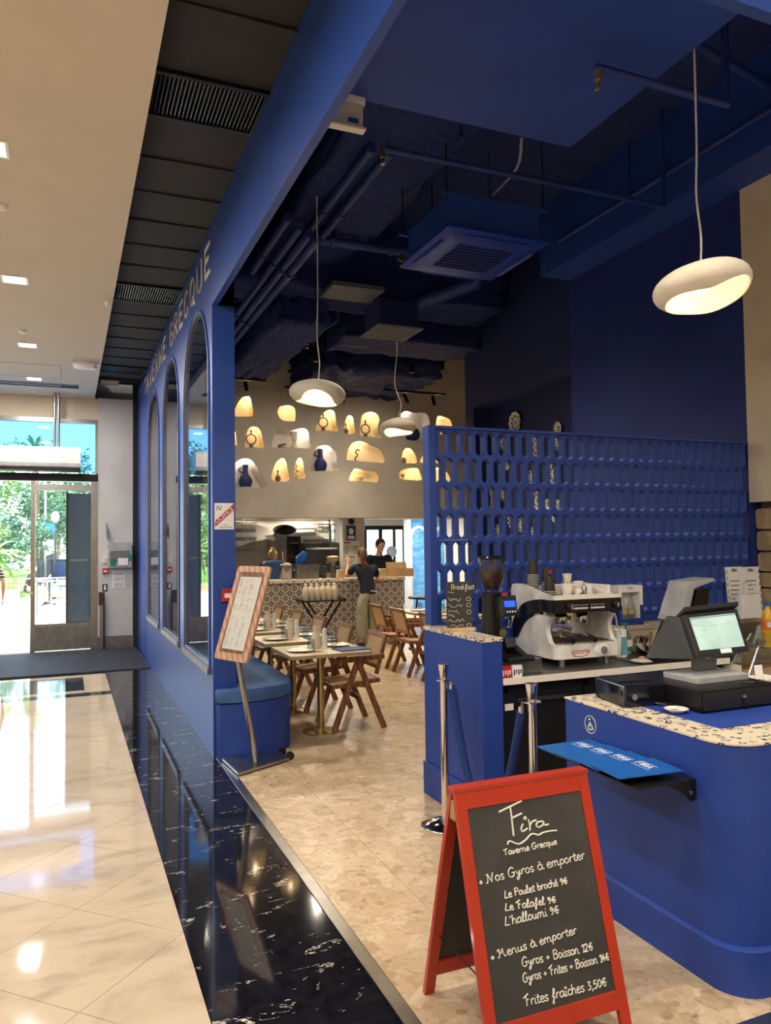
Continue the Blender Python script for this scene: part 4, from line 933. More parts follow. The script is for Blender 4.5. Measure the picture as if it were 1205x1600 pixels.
sp = T('splashback', 'black splashback panel behind the long glass shelf', 'panel', (a.x+w+.02, 14.985, .9)); M().box(0, K(534, 850, 14.98).x-a.x-w-.04, 0, .012, 0, .86).build('panel', 'black_plastic', sp); M().box(0, K(534, 850, 14.98).x-a.x-w-.04, -.004, .012, .86, .875).build('trim', 'steel', sp)
a = K(437, 838, 14.5); b = K(478, 826, 14.5); t = T('clear_crate', 'translucent storage crate on top of the black oven', 'crate', (a.x+.2, 14.46, K(449, 838, 14.45).z+.001)); w = b.x-a.x; M().loft([rr for rr in ([(x, y, z) for x, y in rrect(-i*.02, w+i*.02, -i*.02, .4+i*.02, .04, 3)] for i, z in ((0, 0), (1, .14)))], caps=False).build('tub', 'clear_plastic', t); M().box(-.03, w+.03, -.03, .43, .14, .155).build('lid', 'silver_plastic', t)
c = K(446, 830, 14.2); t = T('black_bag', 'black bag heaped over the fridge top', 'bag', (c.x, 14.32, K(448, 838, 14.3).z+.03)); M().ell((.05, .1, .10), (.24, .14, .10)).build('heap', 'black_cloth', t, True); M().tube(smooth_loop([(-.15, .0, .1), (-.2, -.06, .04), (-.16, -.06, .0)], 4, False), .012, 6).build('strap', 'black_cloth', t)
def at_bar(x, Y): return Vector((PY(x, 900, Y).x, Y, ZT))
c = at_bar(448, 12.85); t = T('steel_bucket', 'steel wine bucket on the bar near the fridge', 'bucket', c); M().lathe([(.09, 0), (.105, .02), (.115, .24), (.12, .245), (.108, .24), (.1, .03), (.004, .02)], seg=20).build('pail', 'steel', t, True); M().tube([(.12, 0, .2), (.14, 0, .19), (.14, 0, .16), (.118, 0, .15)], .006, 6).build('handle', 'steel', t); M().ell((0, 0, .24), (.09, .09, .05)).build('filling', 'kraft', t, True)
c = at_bar(478, 12.88); t = T('blue_cloth', 'bright blue cloth standing out of a steel tub', 'cloth', (c.x-.12, c.y, ZT+.262)); M().loft([[(-.05, -.03, 0), (.05, -.03, 0), (.05, .03, 0), (-.05, .03, 0)], [(-.06, -.05, .10), (.10, -.05, .09), (.10, .05, .11), (-.05, .05, .12)], [(.06, -.02, .21), (.15, -.02, .2), (.15, .02, .2), (.07, .02, .22)]]).build('fold', 'blue_folder', t, True); M().box(-.04, .04, -.025, .025, -.01, .005).build('end', 'blue_folder', t)
t = T('steel_tub', 'rectangular brushed steel tub on the bar top', 'tub', (c.x+.02, c.y, ZT)); M().loft([[(x, y, z) for x, y in rrect(-.2-i*.01, .2+i*.01, -.1, .1, .02, 3)] for i, z in ((0, 0), (1, .26))]).build('body', 'steel_dull', t); M().box(-.225, .225, -.115, .115, .245, .26).build('rim', 'steel', t)
for i, (px_, Y, h, lb) in enumerate(((506, 12.75, .2, 'glass jar of dark berries on the bar'), (513, 12.9, .26, 'tall clear bottle on the bar between the jars'), (521, 12.75, .22, 'lidded glass jar on the bar beside the notices'), (527, 12.95, .18, 'clear carafe on the bar nearest the waitress'))):
    c = at_bar(px_, Y); t = T('bar_jar', lb, 'jar', c); M().lathe([(.045, 0), (.052, .01), (.052, h*.7), (.035, h*.8), (.035, h), (.032, h), (.048, h*.68), (.046, .012)], seg=16).build('glass_body', 'tumbler_glass', t, True); M().lathe([(.047, .006), (.047, h*.35), (.004, h*.36)], seg=14).build('contents', ('coffee', 'kraft', 'terracotta', 'stoneware')[i], t, True); M().lathe([(.038, h), (.038, h+.02), (.004, h+.024)], seg=14).build('lid', 'steel', t)
c = at_bar(519, 13.0); t = T('beer_tap', 'chrome beer tap on the bar', 'tap', (c.x, 12.98, ZT)); M().tube([(0, 0, 0), (0, 0, .32)], .03, 12).build('column', 'chrome', t, True); M().tube([(-.1, 0, .34), (.1, 0, .34)], .045, 12).build('head', 'brass', t, True); M().tube([(0, -.04, .3), (0, -.12, .28), (0, -.12, .22)], .012, 8).build('spout', 'chrome', t)
for px_, Y, w, h, m, lb in ((532, 12.6, .12, .14, 'paper', 'cream napkin holder on the bar left of the waitress'), (597, 12.62, .12, .14, 'paper', 'cream card holder on the bar right of the waitress')):
    c = at_bar(px_, Y); t = T('napkin_holder', lb, 'holder', c); M().box(-w/2, w/2, -.05, .05, 0, .02).box(-w/2, w/2, -.05, -.04, .02, h).box(-w/2, w/2, .04, .05, .02, h).build('case', 'wood_pale', t); M().box(-w/2+.005, w/2-.005, -.038, .038, .02, h+.012).build('napkins', m, t)
c = at_bar(623, 12.7); t = T('wicker_box', 'brown open box at the right end of the bar', 'box', (c.x+.03, 12.72, ZT)); M().box(-.22, .22, -.14, -.125, 0, .14).box(-.22, .22, .125, .14, 0, .14).box(-.22, -.205, -.125, .125, 0, .14).box(.205, .22, -.125, .125, 0, .14).build('sides', 'card', t); M().box(-.205, .205, -.125, .125, 0, .02).build('bottom', 'card', t); M().box(-.2, .2, .14, .155, .1, .26, RM('X', -15, (0, .14, .14))).build('lid', 'card', t)
c = at_bar(596, 12.95); t = T('bar_till', 'dark till screen between the waitress and the barman', 'till', (c.x, 12.9, ZT)); M().box(-.08, .08, -.06, .06, 0, .02).box(-.02, .02, -.02, .02, .02, .12).build('stand', 'black_plastic', t); M().box(-.17, .17, -.012, .012, .09, .3, RM('X', -12, (0, 0, .1))).build('display', 'black_plastic', t)
# notices on the partition
for x0, y0, x1, y1, m, lb, nm in ((541, 821, 556, 844, 'menu_blue', 'blue tinted photo poster on the white partition', 'photo_poster'), (537, 846, 549, 868, 'paper', 'upper left notice sheet with a red heading on the partition', 'notice_sheet'), (550, 846, 562, 868, 'paper', 'upper right notice sheet on the partition', 'notice_sheet'), (537, 869, 558, 884, 'paper', 'lower notice sheet with a red band on the partition', 'notice_sheet')):
    a, b = PY(x0, y0, 13.6), PY(x1, y1, 13.6); t = T(nm, lb, 'poster' if 'photo' in nm else 'notice', ((a.x+b.x)/2, 13.6, b.z)); w, h = (b.x-a.x)/2, a.z-b.z
    M().box(-w, w, -.006, 0, 0, h).build('sheet', m, t); mk = M()
    if 'photo' in nm: mk.ell((0, -.008, h*.6), (w*.5, .003, h*.22)); mk.box(-w*.7, w*.7, -.008, -.006, h*.08, h*.3); mk.build('figure', 'white_paper', t)
    else:
        for r_ in range(5): mk.box(-w*.8, w*(.2+.12*r_), -.008, -.006, h*(.12+.13*r_), h*(.16+.13*r_))
        mk.build('print', 'grey_plastic', t)
        if 'red' in lb: M().box(-w*.95, w*.7, -.009, -.006, h*.86, h*.95).build('red_band', 'red_print', t)
c = PY(548, 815, 13.6); t = T('wall_speaker', 'small round black speaker at the top of the partition', 'speaker', (c.x, 13.6, c.z)); M().lathe([(.06, 0), (.06, .05), (.045, .06), (.004, .05)], seg=18, xf=RM('X', 90)).build('cone', 'black_plastic', t, True); M().lathe([(.075, 0), (.075, .03)], seg=18, xf=RM('X', 90)).build('ring', 'white_plastic', t)
# ---- far room beyond the bar
fr_ = struct(M().box(xb, 9.0, 13.3, 20.2, 2.5, 2.6).build('ceiling_far', 'white_ceiling'))
mw0 = PY(640, 850, 17.6).x
mu = struct(M().box(mw0, 9.0, 17.6, 17.75, 0, 2.5).build('wall_mural', 'mural'))
def arch_ring(c, w, h, t, y, name, m, par):
    out = [(c-w/2, 0), (c-w/2, h-w/2)]+[(c-w/2*cos(pi*i/14), h-w/2+w/2*sin(pi*i/14)) for i in range(1, 14)]+[(c+w/2, h-w/2), (c+w/2, 0)]
    inn_ = [(c+(p[0]-c)*(1-2*t/w), p[1]*(1-t/h) if p[1] > 0 else 0) for p in out]
    mb = M(); n_ = len(out)
    mb.loft([[(p[0], y, p[1]) for p in out], [(p[0], y-.02, p[1]) for p in out], [(p[0], y-.02, p[1]) for p in inn_], [(p[0], y, p[1]) for p in inn_]], closed=False, caps=False)
    return mb.build(name, m, par)
for cpx in (655, 692): c = PY(cpx, 850, 17.59).x; arch_ring(c, .52 if cpx < 690 else .55, 2.18, .07, 17.598, 'painted_arch', 'white_plastic', mu)
M().box(mw0-.09, mw0, 17.5, 17.75, 0, 2.5).build('edge_post', 'grey_wall', mu)
gx0, gx1 = PY(571, 850, 20.0).x, PY(633, 850, 20.0).x
gw = struct(M().box(gx0, gx1, 20.0, 20.06, 2.12, 2.24).box(gx0-.05, gx0+.05, 20.0, 20.06, 0, 2.12).box(gx1-.06, gx1, 20.0, 20.06, 0, 2.12).box(gx0+.42, gx0+.52, 20.0, 20.06, 0, 2.12).box(gx0+.86, gx0+.93, 20.0, 20.06, 0, 2.12).build('window_5', 'black_metal'))
M().box(gx0, gx1, 20.02, 20.03, 0, 2.12).build('pane', 'glass', gw)
wb = struct(M().box(gx1, 9.0, 20.0, 20.2, 0, 2.6).build('wall_back', 'grey_wall')); M().box(gx0, gx1, 20.0, 20.2, 2.24, 2.6).box(1.31, gx0-.05, 20.0, 20.2, 0, 2.6).build('surround', 'grey_wall', wb); M().box(1.31, 9.2, 20.05, 20.2, 2.6, 5.6).build('upper', 'grey_wall', wb)
struct(M().box(5.0, 5.1, 15.0, 20.0, 0, 2.5).build('wall_store', 'grey_wall'))
for i, y_ in enumerate((15.0, 17.0)):
    t = T('strip_light', ('nearer light strip on the far room ceiling', 'farther light strip on the far room ceiling')[i], 'strip light', (6.9, y_, 2.5)); M().box(-1.1, 1.1, -.04, .04, -.03, 0).build('housing', 'white_plastic', t); M().box(-1.08, 1.08, -.03, .03, -.045, -.03).build('tube', 'tube_light', t); lamp('AREA', (0, 0, -.06), 80, DAY, 2.1, parent=t, name='strip_lamp', sy=.06)
c = PY(612, 862, 19.5); t = T('disc_stand', 'pale round disc sign standing by the far glass door', 'sign', (c.x, 19.5, 0)); M().lathe([(.16, -.01), (.16, .01)], seg=24, xf=Matrix.Translation((0, 0, c.z)) @ RM('X', 90)).build('disc', 'silver_plastic', t); M().tube([(0, .02, 0), (0, .02, c.z)], .015, 8).build('pole', 'steel', t); M().lathe([(.14, 0), (.14, .02)], (0, .02, 0), 18).build('base', 'steel', t)

# ---- blue lattice screen
YL = 4.87
lt = T('lattice_screen', 'blue breeze block lattice screen behind the coffee counter', 'screen', (2.367, YL, 1.165))
PW, PH, DP = .0995, .2, .06
def lattice_cell():
    w, h = PW/2-.0002, PH/2-.0006; a, b, c = .033, .086, .062
    hole = [(-a, -c), (-a*.35, -b), (a*.35, -b), (a, -c), (a, c), (a*.35, b), (-a*.35, b), (-a, c)]
    bm = bmesh.new(); es = []
    for loop in ([(-w, -h), (w, -h), (w, h), (-w, h)], hole):
        vs = [bm.verts.new((p[0], 0, p[1])) for p in loop]; es += [bm.edges.new((vs[i], vs[(i+1) % len(vs)])) for i in range(len(vs))]
    bmesh.ops.triangle_fill(bm, use_beauty=True, edges=es)
    r = bmesh.ops.extrude_face_region(bm, geom=bm.faces[:]); bmesh.ops.translate(bm, vec=(0, DP, 0), verts=[g for g in r['geom'] if isinstance(g, bmesh.types.BMVert)])
    inner = [e for e in bm.edges if len(e.link_faces) == 2 and e.calc_face_angle(0) > 1.2 and all(abs(abs(v.co.x)-w) > 1e-4 and abs(abs(v.co.z)-h) > 1e-4 for v in e.verts) and abs(e.verts[0].co.y-e.verts[1].co.y) < 1e-5]
    bmesh.ops.bevel(bm, geom=inner, offset=.0045, segments=1, affect='EDGES')
    bmesh.ops.recalc_face_normals(bm, faces=bm.faces); me = bpy.data.meshes.new('block'); bm.to_mesh(me); bm.free(); me.materials.append(MATS['blue_paint']); return me
cm = lattice_cell()
for j in range(7):
    zc = 1.40-PH/2-j*PH; off = .130 if j % 2 == 0 else .180
    M().box(.056, off-PW/2-(PW if j % 2 else 0), 0, DP, zc-PH/2+.0006, zc+PH/2-.0006).build('filler', 'blue_paint', lt) if j % 2 == 0 else None
    for i in range(0 if j % 2 == 0 else -1, 31):
        x = off+i*PW
        if x+PW/2 > 3.075: continue
        o = bpy.data.objects.new('block', cm); COL.objects.link(o); o.parent = lt; o.location = (x, 0, zc)
M().box(0, .056, -.022, DP+.02, 0, 1.42).build('post', 'blue_paint', lt, bevel=.004); M().box(.056, 3.08, -.018, DP+.016, 1.40, 1.42).build('top_rail', 'blue_paint', lt)
# ---- half wall and coffee counter
hw = T('counter_end_panel', 'blue end panel of the coffee counter with mosaic top', 'panel', (2.33, 4.08, 0))
M().box(0, .145, 0, .82, .22, 1.135).build('panel', 'blue_paint', hw, bevel=.006); M().box(-.018, .146, -.018, .82, 0, .22).build('plinth', 'blue_paint', hw, bevel=.006); M().box(-.006, .147, -.006, .82, 1.135, 1.16).build('top', 'mosaic', hw, bevel=.003)
bw_ = T('counter_back_wall', 'low blue wall carrying the lattice screen', 'low wall', (2.478, 4.85, 0)); M().box(0, 2.95, 0, .10, 0, 1.155).build('panel', 'blue_paint', bw_); M().box(0, 2.95, -.006, .104, 1.155, 1.164).build('cap', 'blue_paint', bw_)
cc = T('coffee_counter', 'low steel coffee counter with black fridge doors', 'counter', (2.478, 4.09, 0))
CW_ = 1.86
M().box(0, CW_, 0, .755, .86, .90).build('worktop', 'steel_dull', cc, bevel=.003); M().box(0, CW_, -.012, 0, .865, .905).build('edge_band', 'paper', cc)
M().box(0, CW_, .06, .75, .03, .86).build('carcass', 'black_plastic', cc)
for i in range(3):
    dd = M().box(.02+i*.615, .02+i*.615+.6, .03, .06, .05, .80).build('door', 'black_plastic', cc, bevel=.004); M().box(.12+i*.615, .12+i*.615+.36, .012, .03, .745, .765).build('handle', 'iron', dd)
    M().box(.05+i*.615, .05+i*.615+.5, .028, .06, .80, .855).build('vent_band', 'black_metal', cc)
M().box(.03, .09, .024, .03, .70, .74).build('energy_label', 'paper', cc)
lg = T('back_ledge', 'pale ledge shelf behind the coffee machine', 'ledge', (2.48, 4.60, .90)); M().box(1.1, 2.97, .05, .243, .165, .20).build('board', 'cream_wall', lg, bevel=.003); M().box(1.1, 2.97, .06, .24, .0005, .165).build('riser', 'cream_wall', lg); 
ZL = 1.1005
# right back counter (sink block) beyond the cash desk
rb = T('sink_counter', 'stainless steel counter block at the right edge', 'counter', (4.36, 4.0, 0)); M().box(0, 1.05, 0, .64, .86, .95).build('worktop', 'steel', rb, bevel=.004); M().box(0, 1.05, .05, .64, .03, .86).build('carcass', 'wood_pale', rb); M().box(.0, 1.05, .60, .64, .95, 1.06).build('upstand', 'steel', rb); M().box(.3, .95, .06, .5, .951, .956).build('basin_rim', 'steel_dull', rb)
for i in range(2): M().box(.04+i*.5, .5+i*.5, .03, .05, .1, .82).build('door', 'wood_pale', rb, bevel=.003)
M().box(-.02, .0, .0, .64, .03, .86).build('ribbed_side', 'paper', rb)
# ---- espresso machine
MX, MY, MZ = 3.0, 4.27, .9005
cm_ = T('espresso_machine', 'white two group espresso machine with black control band', 'coffee machine', (MX, MY, MZ)); W_ = .55
M().rbox(0, W_, 0, .53, .055, .15, .05, 5).build('base', 'white_enamel', cm_, True, bevel=0)
for x in (.09, W_-.09):
    for y in (.06, .46): M().lathe([(.024, 0), (.024, .056)], (x, y, 0), 14).build('foot', 'steel', cm_, True)
def side(pts, x0, x1, name, m): return M().prism([(x0, y, z) for y, z in pts], (x1-x0, 0, 0)).build(name, m, cm_, True)
cv = lambda p, n=4: [(q.x, q.y) for q in smooth_loop([(a, b, 0) for a, b in p], n, False)]
lowp = [(.04, .15)]+cv([(.07, .16), (.10, .22), (.10, .28), (.06, .335)])+cv([(.14, .345), (.24, .33), (.36, .27), (.46, .15)])
blk = [(.0, .365)]+cv([(.10, .365), (.22, .355), (.36, .295), (.45, .20), (.50, .15)])+[(.53, .15), (.53, .27)]+cv([(.50, .31), (.42, .385), (.30, .43), (.16, .45)])+[(.0, .45)]
topp = [(.02, .45)]+cv([(.16, .45), (.30, .43), (.42, .385), (.53, .27)])+[(.535, .30), (.535, .50)]+cv([(.52, .535), (.44, .545), (.30, .52), (.14, .485)])+[(.02, .475)]
for s_, (x0, x1) in ((0, (0, .035)), (1, (W_-.035, W_))):
    side(lowp, x0, x1, 'side_panel', 'white_enamel'); side(blk, x0+.003, x1-.003, 'side_band', 'black_gloss'); side(topp, x0-.002, x1+.002, 'hood_side', 'white_enamel')
M().box(.035, W_-.035, .30, .53, .15, .45).build('boiler_housing', 'chrome', cm_); M().box(.035, W_-.035, .04, .30, .148, .156).build('drip_tray', 'steel', cm_)
for i in range(12): M().box(.05+i*.038, .062+i*.038, .05, .29, .156, .162).build('grate_bar', 'steel_dull', cm_)
ctl = M().box(.0, W_, -.004, .05, .362, .452).box(.035, W_-.035, .05, .34, .40, .45).build('control_band', 'black_gloss', cm_)
for i in range(14):
    x = .15+i*.017+(.02 if i > 6 else 0); M().box(x, x+.011, -.008, -.003, .385, .397).build('button', 'white_plastic', ctl); M().box(x+.003, x+.009, -.0075, -.003, .408, .416).build('button', 'silver_plastic', ctl)
for x in (.115, W_-.05): M().lathe([(.024, 0), (.024, .022), (.019, .028), (.004, .028)], seg=16, xf=Matrix.Translation((x, -.004, .405)) @ RM('X', 90)).build('knob', 'black_plastic', ctl, True); M().box(x-.004, x+.004, -.036, -.030, .39, .42).build('knob_mark', 'silver_plastic', ctl)
M().box(.0, W_, .0, .1, .452, .475).build('front_strip', 'paper', cm_); M().box(.035, W_-.035, .1, .5, .452, .462).build('cup_tray', 'black_metal', cm_)
M().box(W_-.03, W_-.01, .1, .5, .475, .535).box(.05, W_-.03, .49, .505, .462, .52).build('cup_rail', 'paper', cm_)
for gx in (.19, .37):
    g_ = M().lathe([(.042, .0), (.045, .02), (.045, .06), (.035, .075)], (gx, .20, .27), 18).box(gx-.03, gx+.03, .2, .31, .31, .36).build('group_head', 'chrome', cm_, True)
    pf = M().lathe([(.02, -.02), (.034, -.012), (.036, .0)], (gx, .2, .19), 16).tube([(gx, .18, .19), (gx-.03, .08, .186)], .011, 8).build('portafilter', 'chrome', cm_, True); M().tube([(gx-.03, .08, .186), (gx-.07, -.03, .176)], [.014, .018], 10).build('handle', 'black_plastic', pf, True)
M().tube(smooth_loop([(W_-.06, .06, .36), (W_-.03, .03, .33), (W_-.02, .02, .25), (W_-.0, .0, .19)], 4, False), .006, 8).build('steam_wand', 'chrome', cm_, True)
M().ell((W_*.70, -.002, .10), (.075, .014, .042)).build('gauge_boss', 'white_enamel', cm_, True); M().lathe([(.026, 0), (.026, .006), (.022, .008), (.004, .008)], seg=18, xf=Matrix.Translation((W_*.70, -.013, .10)) @ RM('X', 90)).build('gauge', 'grey_plastic', cm_, True)
text('astoria', .055, 'red_print', cm_, frame((W_*.36, -.002, .103), (1, 0, 0), (0, 0, 1)), 'logo', shear=.2); M().tube([(W_*.36-.06+.12*i/8, -.002, .078-.012*sin(pi*i/8)) for i in range(9)], .0025, 5).build('logo_swoosh', 'red_print', cm_)
# cups on the machine
def cup(r, h, m, rim, name='cup'):
    t = bpy.data.objects.new(name, None); COL.objects.link(t)
    M().lathe([(r*.72, 0), (r*.74, .002), (r*.98, h), (r*.93, h), (r*.70, .006), (.003, .006)], seg=16).build('wall', m, t, True); M().tube([(r*.98*cos(2*pi*i/16), r*.98*sin(2*pi*i/16), h) for i in range(17)], .0022, 5, False).build('rim', rim, t, True); return t
ct = MZ+.4625
pb = cup(.04, .105, 'cup_black', 'paper', 'paper_cup'); used_b = [False]
def stack(x, y, n, lab, up=.014):
    for i in range(n):
        o = pb if not used_b[0] else dup(pb); used_b[0] = True
        o.location = (MX+x, MY+y, ct+.1085+i*up); o.rotation_euler = (pi, 0, 0); tag(o, 'black paper cup, %s from the bottom of the %s' % (('first', 'second', 'third', 'fourth', 'fifth', 'sixth', 'seventh', 'eighth', 'ninth', 'tenth', 'topmost')[i], lab), 'paper cup', 'black paper cups on the coffee machine')
stack(.10, .40, 11, 'tall left stack'); stack(.19, .36, 7, 'middle stack'); stack(.13, .24, 3, 'short front stack')
for x, y in ((.19, .36),): tag(M().box(-.012, .012, -.001, .0, 0, .03).build('cup_sticker', 'red_print', loc=(MX+x, MY+y-.0405, ct+.150)), 'small red and white sticker on the middle black cup', 'sticker')
pw = cup(.034, .07, 'paper', 'white_paper', 'paper_cup'); k0 = [False]
for x, y, z, tilt, lb in ((.24, .30, 0, 0, 'white paper cup at the back of the cup cluster'), (.30, .22, 0, 0, 'white paper cup in front of the leaning cup'), (.34, .33, 0, 0, 'white paper cup under the topmost cup'), (.345, .33, .072, 0, 'topmost white paper cup on the coffee machine'), (.40, .28, 0, 0, 'white paper cup right of the cluster centre'), (.405, .28, .02, 0, 'white paper cup nested in the right one'), (.46, .24, 0, pi, 'upturned white paper cup at the right end of the machine top')):
    o = pw if not k0[0] else dup(pw); k0[0] = True; o.location = (MX+x, MY+y, ct+.002+z+(.07 if tilt else 0)); o.rotation_euler = (tilt, 0, 0); tag(o, lb, 'paper cup', 'white paper cups on the coffee machine')
t = T('stirrer_cup', 'white cup filled with wooden stirrers on the machine', 'cup', (MX+.215, MY+.16, ct+.002)); M().lathe([(.03, 0), (.042, .085), (.038, .085), (.027, .006), (.003, .006)], seg=16).build('wall', 'paper', t, True)
for i in range(9): M().beam((.02*cos(i*.7), .02*sin(i*.7), .012), (.03*cos(i*.7), .03*sin(i*.7), .10+.006*(i % 3)), .005, .0015).build('stirrer', 'wood_pale', t)
t = T('steel_shaker', 'small steel shaker among the white cups', 'shaker', (MX+.37, MY+.17, ct+.002)); M().lathe([(.02, 0), (.021, .055), (.016, .062), (.004, .064)], seg=14).build('body', 'steel', t, True); M().lathe([(.0215, .045), (.0215, .05)], seg=14).build('band', 'steel_dull', t)
t = T('sugar_tub', 'small printed sugar tub in front of the white cups', 'tub', (MX+.29, MY+.13, ct+.002)); M().lathe([(.024, 0), (.028, .05), (.025, .05), (.004, .04)], seg=14).build('pot', 'paper', t, True); M().box(-.01, .01, -.0285, -.0265, .012, .022).build('green_mark', 'green_plastic', t)
# grinder on its steel knock box
kx, ky = 2.545, 4.38
t = T('knock_box', 'steel drawer box under the coffee grinder', 'drawer box', (kx-.04, ky-.18, .9005)); M().box(0, .34, 0, .42, 0, .09).build('body', 'steel', t, bevel=.004); M().box(.02, .32, -.008, 0, .015, .075).build('drawer_front', 'steel_dull', t)
t = T('coffee_grinder', 'black coffee grinder with a clear hopper of beans', 'coffee grinder', (kx+.06, ky+.03, .991))
M().loft([[(x, y, z) for x, y in rrect(-.085+a, .085-a, -.09+a+b, .10-a, .05, 4)] for z, a, b in ((0, 0, 0), (.02, 0, 0), (.05, .015, .03), (.22, .02, .03), (.34, .03, .02), (.42, .02, 0))]).build('body', 'black_plastic', t, True)
M().box(-.07, .13, -.30, -.05, 0, .03).build('tray', 'black_plastic', t, bevel=.01); M().prism([(.06, -.06, .03), (.06, -.28, .03), (.06, -.2, .06), (.06, -.06, .11)], (.04, 0, 0)).build('tray_side', 'black_plastic', t)
M().box(-.01, .10, -.15, -.05, .27, .40, RM('X', -10, (0, -.1, .3))).build('head', 'black_plastic', t, bevel=.006); M().box(.005, .085, -.153, -.150, .325, .365, RM('X', -10, (0, -.1, .3))).build('display', 'lcd_blue', t)
for i in range(4): M().lathe([(.006, 0), (.006, .004)], seg=10, xf=Matrix.Translation((.015+i*.02, -.158, .305)) @ RM('X', 90)).build('button', 'white_plastic', t)
M().box(.0, .04, -.125, -.12, .405, .425).build('red_sticker', 'red_print', t); M().lathe([(.03, 0), (.018, -.035), (.018, -.05)], (.05, -.12, .25), 14).build('chute', 'chrome', t, True); M().lathe([(.028, 0), (.028, .004)], seg=18, xf=Matrix.Translation((.03, -.075, .16)) @ RM('X', 90)).build('badge', 'brass', t); M().box(.0, .07, -.17, -.07, .05, .12, RM('X', -20, (0, -.1, .08))).build('fork', 'black_plastic', t, bevel=.006)
M().lathe([(.045, .42), (.05, .44), (.075, .50), (.085, .53), (.088, .64), (.084, .64), (.08, .535), (.046, .445)], seg=24, caps=False).build('hopper', 'clear_plastic', t, True); M().lathe([(.042, .44), (.07, .50), (.077, .53), (.078, .565), (.004, .57)], seg=20).build('beans', 'coffee', t, True); M().lathe([(.09, .64), (.09, .655), (.07, .665), (.004, .667)], seg=24).build('lid', 'black_gloss', t, True)
for i, (m, lb) in enumerate((('red_plastic', 'red sugar sachet pack in front of the drawer box'), ('white_paper', 'black and white sachet pack in front of the drawer box'))):
    t = T('sachet_pack', lb, 'sachets', (2.52+i*.08, 4.125, .9005)); M().loft([[(x, y, z) for x, y in rrect(-.035-.004*q, .035+.004*q, -.02, .02, .01, 2)] for z, q in ((0, 0), (.04, 1), (.075, 0))]).build('pack', m, t)
    for j in range(4): M().box(-.03+j*.016, -.022+j*.016, -.0215, -.0195, .015+.01*(j % 2), .05).build('print', 'ink' if i else 'white_paper', t)
# little blackboard on the end panel
t = T('table_blackboard', 'small upright blackboard with a handwritten breakfast list', 'blackboard', (2.405, 4.50, 1.1605), -.32)
M().box(-.105, .105, -.03, .03, 0, .022).build('foot', 'wood_pale', t, bevel=.003); M().rbox(-.085, .085, -.006, .006, .015, .325, .018, 4, 'y').build('board', 'slate', t)
mb = M(); l, w = writing('Breakfast', .022, 0); strokes(l, lambda x, y: (x-.055, -.0075, y*.9+.275), .0016, mb)
random.seed(11)
for r_, (z_, n_) in enumerate(((.245, 5), (.205, 9), (.165, 10), (.125, 8), (.10, 5), (.068, 11))):
    pts = [(-.075+.0105*i, -.0075, z_+random.choice((-.006, .008, .0, .012))) for i in range(n_)]; mb.tube(smooth_loop(pts, 2, False), .0014, 4)
for z_ in (.21, .17, .125, .035): mb.tube([(.062+.015*cos(i*pi/6), -.0075, z_+.013*sin(i*pi/6)) for i in range(13)], .0013, 4, False)
mb.tube([(-.06+.008*i, -.0075, .035+.006*sin(i*.9)) for i in range(12)], .0014, 4); mb.build('chalk_writing', 'chalk', t)
# things on the ledge and worktop right of the machine
t = T('gift_box', 'white and blue gift box with two bottles in its window', 'gift box', (PY(978, 950, 4.72).x, 4.72, ZL)); 
M().box(-.115, .115, .03, .06, 0, .30).box(-.115, -.085, -.06, .03, 0, .30).box(.085, .115, -.06, .03, 0, .30).box(-.085, .085, -.06, .03, .25, .30).build('carton', 'white_paper', t); M().box(-.117, .117, -.062, -.058, 0, .05).box(-.117, -.086, -.062, -.058, .05, .15).box(.086, .117, -.062, -.058, .05, .15).box(-.118, -.115, -.06, .06, 0, .15).build('blue_sleeve', 'blue_paint', t)
for x, m in ((-.045, 'tumbler_glass'), (.035, 'clear_plastic')): M().lathe([(.03, .05), (.032, .06), (.032, .14), (.012, .19), (.012, .235), (.004, .236)], (x, -.015, 0), 14).build('bottle', m, t, True); M().lathe([(.0325, .08), (.0325, .12)], (x, -.015, 0), 14, caps=False).build('bottle_label', 'kraft', t)
l, w = writing('FIRA', .02, 0, caps=True); strokes(l, lambda x, y: (x-w/2, -.0615, .27+y), .001).build('print', 'ink', t)
t = T('printed_sleeve', 'white tube printed with a pale blue cup beside the soap bottle', 'carton', (3.71, 4.48, .9005)); M().lathe([(.045, 0), (.045, .20), (.04, .2), (.04, .19), (.004, .19)], seg=20).build('tube', 'white_paper', t, True); M().prism([(-.03, -.046, .02), (.03, -.046, .02), (.022, -.046, .15), (-.022, -.046, .15)], (0, .006, 0)).build('print', 'teal_print', t)
t = T('soap_bottle', 'clear hand soap bottle with a green pump', 'soap bottle', (3.83, 4.56, .9005)); M().rbox(-.038, .038, -.025, .025, .0, .15, .02, 4).build('bottle', 'clear_plastic', t, True); M().rbox(-.034, .034, -.022, .022, .003, .09, .018, 4).build('liquid', 'stoneware', t, True); M().box(-.033, .033, -.027, -.0252, .03, .11).build('bottle_label', 'paper', t); M().box(-.033, .033, -.0275, -.027, .03, .06).build('label_band', 'green_plastic', t); M().lathe([(.018, .15), (.018, .175), (.006, .18), (.006, .22), (.004, .22)], seg=12).build('collar', 'green_plastic', t, True); M().box(-.045, .015, -.008, .008, .215, .232).build('pump', 'green_plastic', t, bevel=.004)
t = T('domed_cup_lid', 'white domed saucer with a brown sugar lump on the worktop', 'saucer', (3.66, 4.20, .9005)); M().lathe([(.03, 0), (.075, .012), (.08, .018), (.05, .026), (.004, .03)], seg=24).build('dish', 'white_enamel', t, True); M().box(-.015, .015, -.015, .015, .03, .045).build('lump', 'card', t, bevel=.004)  # a domed cup lid lying on the worktop
t = T('paper_slip', 'white paper slip lying on the dark rubber mat', 'paper', (3.80, 4.25, .9065), .5); M().box(-.07, .07, -.045, .045, 0, .002).build('sheet', 'white_paper', t)
